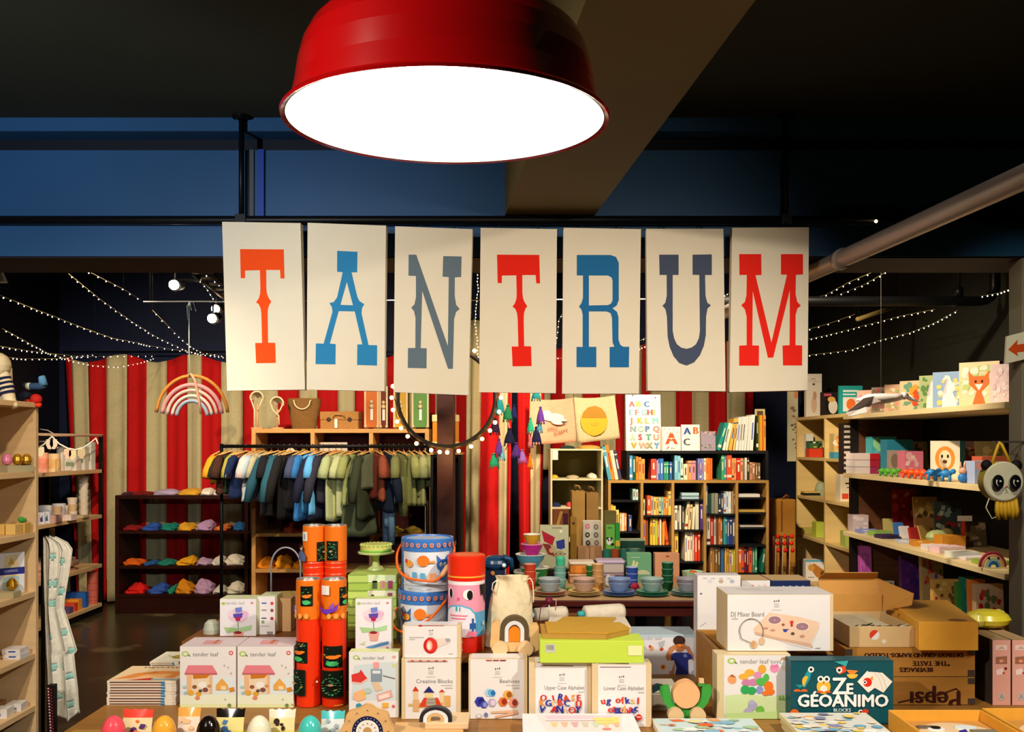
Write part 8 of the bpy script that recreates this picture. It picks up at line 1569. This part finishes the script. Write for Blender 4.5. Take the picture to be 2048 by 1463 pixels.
# cubbies
c3, c2, c1, c0 = zr_[3], zr_[2], zr_[1], zr_[0]
rb(1612, 2.45, c3, .06, .19, 'e8e4dc', 'white_box', 'narrow white box in the far top cubby'); rb(1632, 2.47, c3, .11, .07, 'd84020', 'orange_box', 'red-orange flat box in the far top cubby', fn=lambda a: a.t('toys', 5, 7, 5, 'f0e0d0', 'c') if False else None)
rb(1632, 2.47, c3 + .0715, .10, .06, '3c6a3c', 'picture_book', 'green and yellow book on the red-orange box', 'book', fn=S(['e8c848', '181410', 'e0e0d8'], 8, 2, 2))
rb(1676, 2.46, c3, .12, .045, '3890b0', 'blue_box', 'blue flat box in the near top cubby'); rb(1676, 2.46, c3 + .0458, .12, .14, 'c8b478', 'animal_box', 'tan box with cat shapes in the near top cubby', fn=S(['e0a850', '40382c', 'e8e0c8', 'd87838'], 10, 2, 3))
for nm, px, w, h, c, lb, zz_ in (('a', 1612, .14, .02, '181818', 'thin black book lying in the far second cubby', c2), ('b', 1618, .14, .012, 'c8a858', 'thin tan book lying on the black book', c2 + .0206)):
    rb(px, 2.47, zz_, w, h, c, 'flat_book', lb, 'book', .12)
mb = MB(); mb.lathe([(0, 0), (.045, 0), (.05, .05), (.035, .1), (0, .12)], M('94a080', .6), n=16); rput(1642, 2.55, c2, mb, 'round_tin', 'sage green round tin in the far second cubby', 'tin')
rb(1697, 2.47, c2, .12, .2, 'e8dcc0', 'cream_box', 'cream box with a red base mark in the near second cubby', fn=lambda a: (a.r(1, 7, 5, 9, 'd84828'), a.r(3, 3, 9, 3.6, '403020'), a.r(4, 4.6, 9, 5, '605040')))
rb(1610, 2.46, c1, .16, .05, 'b8b058', 'olive_box', 'flat olive box in the far third cubby'); rb(1641, 2.45, c1, .07, .12, 'c8dc50', 'lime_box', 'lime green box beside the divider in the third cubby')
rb(1704, 2.46, c1, .10, .11, 'a0b058', 'green_box', 'soft green box in the near third cubby', fn=lambda a: a.r(1, 1, 9, 3, 'e09048'))
def bino(a): a.r(0, 0, 10, .8, '50a8c8'); a.p([(1.5, 3), (4, 1.6), (9, 5), (8, 9), (5, 8)], 'b87830'); a.e(2.6, 3.6, 1.6, 1.6, 'd09848', n=12); a.e(8.2, 6.6, 1.3, 1.6, '6c4418', n=12); a.r(1, 8, 4, 8.4, '909090')
rb(1630, 2.45, c0, .17, .17, 'e4e0dc', 'toy_box', 'white box with toy binoculars in the far bottom cubby', fn=bino)
rb(1680, 2.46, c0, .12, .12, 'c83020', 'game_box', 'red and yellow box in the near bottom cubby', fn=S(['e8c048', 'e8e0d0', '302820', '3870a0'], 12, 2, 8)); rb(1704, 2.43, c0, .09, .10, '9858b0', 'purple_box', 'purple box at the front of the near bottom cubby')
# wall poster beside cubby (far)
mb = MB(); Yp = 7.7; mb.box((X(1575, Yp), Yp, Z(922, Yp)), (X(1596, Yp), Yp + .012, Z(750, Yp)), M('d0c8a4', .7)); a = Art(mb, (X(1575, Yp), Yp, Z(922, Yp)), (1, 0, 0), (0, 0, 1), X(1596, Yp) - X(1575, Yp), Z(750, Yp) - Z(922, Yp), (0, 0, 10, 80)); scatter(a, 4, 26, 9, 70, ['c87850', '98705c', '5c6450', 'b09088'], 14, 2.2, 4); a.e(8, 18, 2, 4, 'e09058', n=10); mb.tube([(X(1585, Yp), Yp + .01, Z(750, Yp)), (X(1585, Yp), Yp + .01, 3.4)], .002, BLKM, 4)
solo(mb, 'height_chart', 'narrow cream animal chart hanging beside the right cubbies', 'chart')

# ================================================================== right bracket shelves
XS = 2.2; yn, yf = 4.02, 5.98; sz = [1.683, 1.30, .915, .52]; t = thing('wall_shelf', 'long pale bracket shelves of games and craft kits on the right wall', 'shelf', (XS, yn, 0)); PLS = M('e0cc9c', .5, kind='ply')
for z in sz: MB().box((0, 0, z - .028), (.52, yf - yn, z), PLS).build('shelf', t, .0015)
MB().box((.525, 0, 0), (.535, yf - yn, 1.66), M('0c0a0c', .8)).build('back_panel', t)
MB().box((.05, yf - yn - .005, 0), (.10, yf - yn + .03, 1.655), M('120c0c', .5)).build('upright', t); MB().box((.05, -.035, 0), (.1, -.001, 1.655), M('120c0c', .5)).build('upright', t)
MB().box((.1, yf - yn, .0), (.52, yf - yn + .02, 1.655), M('5c3820', .7, kind='wood')).build('end_panel', t)
# top shelf puzzles: slabs facing the aisle, corner towards us
def puzz_box(px, w, h, c, side, lb, cols, x=2.33, z=sz[0], sd=1, rz=-.9):
    mb = MB(); d = .05; mb.box((-w / 2, 0, 0), (w / 2, d, h), M(c, .35)); a = Art(mb, (-w / 2, 0, 0), (1, 0, 0), (0, 0, 1), w, h, (0, 0, 10, 10)); scatter(a, 1, 1, 9, 9, cols[3:] or cols, 26, 1.1, sd)
    if 'horse' in lb: a.p([(3, 10), (3.4, 6), (4.6, 2.6), (5.6, 1.4), (6.4, 3), (7.6, 4.4), (7, 5.4), (6.4, 5.2), (7.4, 7.4), (8.4, 10)], 'f0ece8'); a.p([(3.4, 6), (4.6, 2.2), (5.2, 2), (4.4, 6)], 'e8c0c8')
    elif 'fox' in lb: a.p([(2.4, 2), (3.6, 3.2), (6.4, 3.2), (7.6, 2), (7.4, 5), (5.6, 6.6), (6.6, 9.6), (3.4, 9.6), (4.4, 6.6), (2.6, 5)], 'e8682c'); a.p([(4, 5), (6, 5), (5, 6.4)], 'f4e8dc'); a.e(4.2, 4.4, .35, .35, '181818', n=7); a.e(5.8, 4.4, .35, .35, '181818', n=7)
    elif sd in (4, 5): [a.e(5 + 2 * math.cos(q * 2.4) * (q / 12), 4.6 + 3.2 * math.sin(q * 2.4) * (q / 12), 1, .9, cols[q % 3], n=10) for q in range(12)]
    Art(mb, (w / 2, 0, 0), (0, 1, 0), (0, 0, 1), d, h, (0, 0, 1, 1)).r(0, 0, 1, 1, side)
    put(mb, 'puzzle_box', lb, 'box', x, ry(px, x), z + EP, 'illustrated puzzle boxes on the top right shelf', rz, .0008)
pz = [(1733, .13, .17, 'd8a898', '8c9838', 'pink and olive puzzle box at the far end of the top right shelf', ['e0b8a8', 'c87888', 'b0b070']), (1763, .13, .175, '9c8c80', 'b08878', 'grey floral puzzle box, second along the top right shelf', ['c87070', '807c58', 'e0c8b0']), (1790, .13, .18, 'd8b090', '984850', 'rosy puzzle box with maroon edge on the top right shelf', ['e89888', 'a8b078', 'e8d8c0']), (1827, .16, .185, 'e8c8a0', '78c0b8', 'orange foliage puzzle box with aqua edge', ['e86820', 'e8a028', 'd84820', '68a088']), (1862, .13, .20, 'a8b880', '58a0a0', 'red fruit puzzle box beside the white horse one', ['d04020', 'c85830', 'e8e0c0', '588848']), (1896, .16, .205, '88a8d0', '107850', 'blue puzzle box with a white horse and green edge', ['f0ece8', 'e0e4e8', 'b8c8e0', 'f0e0d0', 'e8c870']), (1958, .19, .23, 'e0c8a0', '38205c', 'tall puzzle box with an orange fox and purple edge', ['e87030', 'e88048', 'f0e0d0', 'a8c078', 'f0d8c8']), (2003, .1, .2, 'e0c8cc', 'c0c0d0', 'pale pink puzzle box at the near end of the top right shelf', ['e8d8dc', 'd8b8c0'])]
for i, (px, w, h, c, s_, lb, cols) in enumerate(pz): puzz_box(px, w, h * .98, c, s_, lb, cols, 2.36, sz[0], i + 1, -.78)
# second shelf back row cards
for i, (px, c, lb, cols) in enumerate(((1800, '101838', 'dark navy card with a red figure against the shelf back', ['a01828', '701020', 'c04040']), (1852, '98986c', 'sage card with an animal, upright at the shelf back', ['604828', 'c8a068', '80a058']), (1884, '2c3424', 'dark green foliage card at the shelf back', ['c87040', '587848', 'a83028']), (1915, '8c6848', 'brown animal card at the shelf back', ['d08048', '4c3828', 'd8b080']), (1950, '986c50', 'red flower card at the shelf back', ['c83028', 'd85040', 'e0b888']), (1984, 'a0905c', 'olive patterned card, nearest at the shelf back', ['686030', 'c8b070', 'b06038']))):
    rb(px, 2.64, sz[1], .16, .21, c, 'art_card', lb, 'card', .012, S(cols, 16, 1.5, i + 3), 'upright art cards', 0, .12)
def strip(a):
    for i in range(9): a.r(0, .4 + i * 1.05, 10, .9 + i * 1.05, 'c0b8a8')
rb(1706, 2.27, sz[1], .12, .33, '241c1c', 'city_game_box', 'dark box printed with pale street lines, near the shelf upright', 'box', .1, strip)
for i in range(3): rb(1735, 2.30, sz[1] + .0445 * i, .16, .042, ['e0d8dc', 'e8e0e4', 'ecdcdc'][i], 'craft_box', 'white craft kit box with red side, %s of three' % ['bottom one', 'middle one', 'top one'][i], 'box', .16, lambda a, i=i: a.r(6, 0, 10, 10, ['a03060', 'b02840', 'c02030'][i]), 'white craft kits stacked')
rb(1768, 2.42, sz[1], .16, .24, '48a8b0', 'toy_box', 'aqua toy box behind the stacked white craft kits', fn=S(['90d0a0', '58b0c8', 'a0d8c8'], 12, 2, 4)); rb(1800, 2.40, sz[1], .16, .22, '2c88a8', 'toy_box', 'blue toy box with grey faces beside the aqua one', fn=lambda a: (a.r(0, 3, 10, 10, 'b0a098'), a.e(3, 6, 1.5, 2, '887868'), a.e(7, 6, 1.5, 2, '887868')))
rb(1828, 2.36, sz[1], .11, .15, 'd87890', 'toy_box', 'pink toy box in the middle of the second right shelf', fn=S(['e8b0b8', 'f0d0c8', 'c85870'], 10, 2, 4))
def lion(a): a.r(0, 0, 10, 10, 'e8e0c8'); a.e(5, 4.6, 3.4, 3.2, 'e09030', n=20); a.e(5, 4.8, 2.1, 2.4, 'f0dcb8'); a.e(4, 4, .4, .5, '181818', n=8); a.e(6, 4, .4, .5, '181818', n=8); a.e(5, 5.4, .8, .5, '603018', n=8); a.e(5, 8.2, 1.6, 1.4, 'e0a050', n=12)
rb(1890, 2.36, sz[1], .15, .21, '3890c0', 'toy_box', 'cream toy box with a lion face and blue sides', fn=lion, dep=.11, rz=-.7); 
rb(1918, 2.56, sz[1], .14, .19, '2478b0', 'toy_box', 'blue toy box behind the lion box'); rb(1968, 2.30, sz[1], .09, .11, 'a0b0d8', 'toy_box', 'small blue and pink box right of the blue figures', fn=S(['e8a0a0', 'f0d0c8', '6888c0'], 8, 2, 4))
rb(1993, 2.42, sz[1], .16, .09, 'e49088', 'pink_box', 'pink striped box behind the panda bag', fn=lambda a: [a.r(0, 1 + 3 * i, 10, 2 + 3 * i, 'f0c8c0') for i in range(3)]); rb(1994, 2.42, sz[1] + .0915, .15, .04, 'b85840', 'rust_box', 'rust coloured box on the pink striped box')
def animals(px0, n, c, what, place, dpx=15, h=.05):
    for i in range(n):
        px = px0 + i * dpx; mb = MB(); m = M(c, .4)
        mb.ball((0, 0, h * .62), h * .34, m, 10, 7, (1.35, .8, .9)); mb.ball((h * .5, 0, h * .8), h * .22, m, 8, 6)
        for sx in (-1, 1):
            for sy in (-1, 1): mb.tube([(sx * h * .28, sy * h * .14, 0), (sx * h * .26, sy * h * .12, h * .5)], h * .11, m, 6)
        mb.tube([(-h * .42, 0, h * .7), (-h * .62, 0, h * .45)], h * .05, m, 5)
        x = 2.235; put(mb, 'toy_animal', '%s toy %s, %s of its row on the shelf edge' % (cname(c), what, place_word(i, n) if n > 2 else ['farther', 'nearer'][i]), 'toy animal', x, ry(px, x), sz[1] + EP, 'toy animals ' + place, -.5)
animals(1765, 3, '5cb038', 'frog', 'green', 12, .05); animals(1812, 4, 'ec5820', 'crab', 'orange', 12, .055); animals(1864, 3, '2c84cc', 'elephant', 'blue', 14, .065)
for i, (px, c) in enumerate(((1821, '88a8d8'), (1848, '90b0e0'), (1868, 'e09060'))): 
    mb = MB(); mb.ball((0, 0, .022), .022, M(c, .3), 12, 8); x = 2.30; put(mb, 'toy_ball', '%s ball behind the toy animals, %s of three' % (cname(c), place_word(i, 3)), 'ball', x, ry(px, x), sz[1] + EP, 'small balls on the second right shelf')
t = thing('rabbit_figure', 'standing peach rabbit figure in blue on the second right shelf', 'toy', (2.24, ry(1925, 2.24), sz[1] + EP)); MB().ball((0, 0, .025), .025, M('3078c0', .4), 10, 8, (.9, .8, 1)).build('body', t); MB().ball((0, 0, .06), .018, M('e8a888', .5), 10, 8).build('head', t)
for s in (-1, 1): MB().tube([(s * .008, 0, .072), (s * .012, 0, .105)], [.006, .004], M('e8b098', .5), 6).build('ear', t)
# third shelf: leaning cards behind, packets in front
for i, (px, x, w, h, c, lb, cols) in enumerate(((1812, 2.6, .16, .28, 'a01820', 'red patterned craft packet leaning at the shelf back', ['d84030', 'e87050', '781018']), (1855, 2.58, .15, .25, 'b08c40', 'mustard craft packet hanging at the back of the third shelf', ['d8b058', '604418', 'e0c080']), (1900, 2.58, .16, .24, '38403c', 'grey-green craft packet hanging at the back', ['88988c', '202824', 'b0b8a0', '902828']), (1950, 2.6, .14, .14, '584830', 'small brown craft card at the shelf back', ['786040', 'a08860']))):
    rb(px, x, sz[2], w, h, c, 'craft_packet', lb, 'craft kit', .015, S(cols, 18, 1.4, i + 9), 'craft packets at the back of the third right shelf', 0, .14)
rb(1851, 2.5, sz[2], .12, .13, 'a87c48', 'kraft_card', 'plain kraft card box in front of the mustard packet', 'box', .02)
rb(1722, 2.29, sz[2], .1, .11, 'b8a8ac', 'small_box', 'greyish pink box at the far end of the third shelf', fn=S(['988890', 'd0c0c0'], 8, 2, 2))
for i, (px, c, h) in enumerate(((1752, 'c8d8a8', .08), (1778, 'a89c60', .1), (1800, '3870b8', .09), (1812, 'e0dce0', .075), (1832, 'a02828', .08))):
    rb(px, 2.42, sz[2], .06, h, c, 'card_pack', 'small %s card pack, %s in the middle of the third shelf' % (cname(c), place_word(i, 5)), 'card pack', .02, None, 'small card packs on the third right shelf', .1 * i - .2, .25)
fl = [(1740, '7c88c8', .17, .022, 'lavender blue flat pack'), (1768, '88b058', .15, .03, 'green flat pack'), (1782, '3c2850', .15, .022, 'dark violet flat pack'), (1790, '1c2440', .11, .012, 'thin navy flat card'), (1818, 'b8c0e0', .15, .016, 'pale blue flat pack'), (1850, 'c88828', .17, .03, 'ochre flat pack'), (1880, 'e0d8d8', .18, .03, 'white flat pack'), (1905, 'e0c0cc', .2, .035, 'pale pink flat pack'), (1936, 'd8dcd8', .18, .03, 'off-white flat pack'), (1960, 'd8d0d4', .2, .014, 'thin white flat card'), (1990, '88a848', .2, .02, 'leaf green flat pack')]
for i, (px, c, w, h, lb) in enumerate(fl): rb(px, 2.31 + .02 * (i % 2), sz[2], w * .75, h, c, 'flat_pack', '%s lying near the front of the third right shelf' % lb, 'craft kit', .09, S(['e8e4e0', c], 4, 2, i), None, .2 * math.sin(i))
mb = MB(); mb.ball((0, 0, .05), .06, M('a0b078', .25), 10, 6, (1.2, .8, .7)); mb.ball((.05, 0, .07), .04, M('b8a868', .25), 8, 5, (1, .7, .8)); rput(1876, 2.42, sz[2] + .0, mb, 'clear_packet', 'shiny pale green packet propped on the third right shelf', 'packet'); rb(1856, 2.46, sz[2], .1, .1, 'b09050', 'tan_card', 'tan card leaning behind the shiny green packet', 'card', .01, None, None, .5, .3)
rb(1908, 2.42, sz[2], .13, .075, 'c8882c', 'kraft_box', 'ochre kraft box right of the shiny green packet'); mb = MB(); mb.box((-.006, 0, 0), (.006, .01, .15), M('c83020', .5)); rput(1928, 2.5, sz[2], mb, 'red_stick', 'upright red stick toy with a white tag', 'toy'); rb(1930, 2.5, sz[2] + .152, .08, .03, 'd0c8b0', 'white_tag', 'white tag on top of the red stick', 'tag', .005)
t = thing('rainbow_plush', 'rainbow arch plush with two black eyes on the third right shelf', 'plush toy', (2.25, ry(1985, 2.25), sz[2] + EP + .0)); R_ = .066
for i, c in enumerate(('a02840', 'e8a890', 'e8d898', '98c8e0', '2868c0')):
    r1 = R_ * (1 - .17 * i); MB().tube([(r1 * .9 * math.cos(PI * j / 14), -.002 * i, r1 * math.sin(PI * j / 14) + .004) for j in range(15)], R_ * .1, M(c, .9, kind='cloth'), 8).build('arch', t)
for s in (-1, 1): MB().ball((s * .022, -.01, .045), .006, BLACK, 8, 6).build('eye', t)
# bottom shelf
for i, (px, x, w, h, c, lb, cols) in enumerate(((1733, 2.33, .075, .30, 'b858b0', 'tall magenta-purple tube-like pack at the far end', ['9848a0']), (1768, 2.45, .14, .07, 'd8d4cc', 'white strip box with a dark dot', ['303030', '907060', 'a89888']), (1830, 2.52, .16, .27, '4c2070', 'deep purple packet with a pale top', ['602c88', '401860', '302070']), (1867, 2.55, .13, .3, 'b09868', 'patterned gift bag with red and violet dots', ['c02030', '604890', '589050', 'c85030']), (1895, 2.42, .15, .22, 'd0a458', 'yellow animal print box', ['a02820', 'c8a040', '785028', 'e0c070']), (1928, 2.42, .06, .23, '388838', 'leaf green tall card', ['50a048', '286828']), (1942, 2.45, .08, .26, '188070', 'teal green tall wrapping card', ['209080']), (1958, 2.45, .08, .26, 'e08030', 'orange tall wrapping card', ['e89048']), (1982, 2.40, .14, .27, 'c8a888', 'cream tall card with red hearts pattern', ['b82020', '905030', '607040', 'c83030']))):
    rb(px, x, sz[3], w, h, c, 'gift_card_pack', '%s on the lowest right shelf' % lb, 'packet', .04, S(cols, 22, 1.1, i + 20), None, 0, .06)
for i, (px, c, w, h, lb) in enumerate(((1780, '9878b0', .18, .04, 'violet and white flat pack'), (1800, 'd8d0d8', .16, .025, 'white paper pack'), (1822, '188850', .2, .055, 'emerald green flat pack'), (1900, 'b08878', .18, .04, 'dusky pink flat pack'), (1935, 'e0b8b8', .18, .03, 'pink wrapped flat pack'))): rb(px, 2.28, sz[3], w * .75, h, c, 'flat_pack', '%s at the front of the lowest right shelf' % lb, 'craft kit', .1)
mb = MB(); mb.ball((0, 0, .04), .04, M('2038b0', .3), 12, 8, (1.2, 1, 1)); rput(1860, 2.30, sz[3], mb, 'blue_ball', 'royal blue ball on the lowest right shelf', 'ball')
# paper pelican on a thread
Yp = 4.6; k = Yp / F; o_ = P(1760, 805, Yp); t = thing('paper_bird', 'white paper pelican hanging in front of the right shelves', 'hanging bird', o_); PB = M('dcd6dc', .6); Q = lambda x, y, d=0: Vector((X(x, Yp) - o_.x, d, Z(y, Yp) - o_.z))
mb = MB(); mb.tube([Q(1712, 800), Q(1735, 796), Q(1765, 797), Q(1790, 795), Q(1806, 792)], [.004, .022, .028, .020, .016], PB, 12); mb.ball(Q(1808, 791), .02, PB, 12, 8); mb.build('body', t)
mb = MB(); mb.tube([Q(1816, 793), Q(1828, 799), Q(1839, 803)], [.014, .008, .002], M('e8e0dc', .5), 8); mb.build('beak', t); MB().ball(Q(1812, 789, -.017), .005, BLACK, 8, 6).build('eye', t)
for s, pts in ((-1, [(1745, 792, -.02), (1712, 798, -.10), (1668, 826, -.17), (1672, 834, -.18), (1712, 826, -.14), (1735, 808, -.06), (1760, 802, -.02)]), (1, [(1745, 790, .02), (1762, 783, .08), (1800, 788, .16), (1806, 796, .18), (1780, 800, .1), (1762, 800, .02)])):
    vs = [Q(*p) for p in pts]; c = sum(vs, Vector()) / len(vs); mb = MB(); vv = [c] + vs; mb.add(vv, [(0, i + 1, (i + 1) % len(vs) + 1) for i in range(len(vs))], M('d0c8c8', .6)); o = mb.build('wing', t); q = o.modifiers.new('s', 'SOLIDIFY'); q.thickness = .003
MB().tube([Q(1762, 795), Vector((Q(1762, 795).x, 0, 2.9 - o_.z + .5))], .0008, M('a0a0a0', .5), 4).build('thread', t)
# panda bag and arrow sign on the column
Yp = 3.50; k = Yp / F; o_ = P(2003, 962, Yp); t = thing('panda_bag', 'round panda face bag with yellow straps hanging on the grey column', 'bag', o_); RX = Matrix.Rotation(PI / 2, 4, 'X'); W = M('dcd8c0', .4)
MB().lathe([(0, -.02), (37 * k, -.02), (40 * k, -.014), (40 * k, .03), (36 * k, .036), (0, .036)][::1], [W, W, M('b8a840', .35), M('b8a840', .35), W], (0, 0, 0), 36, R=RX @ Matrix.Rotation(PI, 4, 'X')).build('face', t)
for s in (-1, 1):
    e = MB(); e.lathe([(0, 0), (11 * k, 0), (11 * k, .004), (0, .005)], M('0c0a0c', .4), (s * 17 * k, -.036, -1 * k), 24, 1, 1, R=RX @ Matrix.Diagonal((1, 1.35, 1, 1))); ee = e.build('eye_patch', t)
    e = MB(); e.tube([(s * 17 * k - 4 * k, -.043, 4 * k), (s * 17 * k - 5 * k, -.043, -3 * k), (s * 17 * k - 1 * k, -.043, -9 * k)], 1.1 * k, M('e8e8e0', .4), 6); e.ball((s * 17 * k + 3 * k, -.043, 1 * k), 2.2 * k, M('e8e8e0', .4), 8, 6); e.build('eye_shine', ee)
    MB().ball((s * 30 * k, 0, 32 * k), 11 * k, M('100c10', .7, kind='cloth'), 14, 10, (1, .7, 1)).build('ear', t)
MB().ball((0, -.037, -9 * k), 2 * k, M('d86858', .5), 8, 6).build('nose', t); MB().tube([(-4 * k, -.038, -13 * k), (0, -.038, -11 * k), (4 * k, -.038, -13 * k)], .7 * k, BLACK, 5).build('mouth', t)
YS = M('d8a828', .5); MB().tube([(-20 * k, 0, 34 * k), (-4 * k, .01, 72 * k), (0, .015, 78 * k), (4 * k, .01, 72 * k), (18 * k, 0, 36 * k)], 3 * k, YS, 8).build('strap', t); MB().tube([(-24 * k, 0, -32 * k), (-34 * k, -.01, -52 * k), (-22 * k, -.01, -74 * k), (-8 * k, 0, -70 * k)], 1.2 * k, M('e0d8b0', .6), 6).build('cord', t)
mb = MB(); 
for i in range(6): mb.tube([((-8 + 7 * i) * k, 0, -34 * k), ((-12 + 8 * i) * k, -.01, -58 * k), ((-6 + 7 * i) * k, 0, (-76 + 4 * (i % 2)) * k)], 4.4 * k, YS, 8)
mb.build('strap_bundle', t); MB().tube([(0, .02, 78 * k), (.0, .06, 79 * k), (2.07 - o_.x, .118, 79 * k)], .004, METAL, 6).build('hook', t)
Ys = 3.60; q = [(2014, 672), (2075, 656), (2075, 712), (2011, 727)]; o_ = P(2040, 690, Ys); mb = MB(); mb.prism([((P(a, b, Ys) - o_).x, (P(a, b, Ys) - o_).z) for a, b in q][::-1], (0, 0, 0), (1, 0, 0), (0, 0, 1), -.012, M('dcd8c8', .5))
ar = [(2016, 699), (2035, 679), (2034, 689), (2075, 683), (2075, 700), (2034, 704), (2036, 712)]
mb.prism([((P(a, b, Ys) - o_).x, (P(a, b, Ys) - o_).z) for a, b in ar][::-1], (0, -.0004, 0), (1, 0, 0), (0, 0, 1), .0006, M('d04c1c', .5)); solo(mb, 'arrow_sign', 'small white sign with an orange arrow pointing left on the column', 'sign', None, o_)
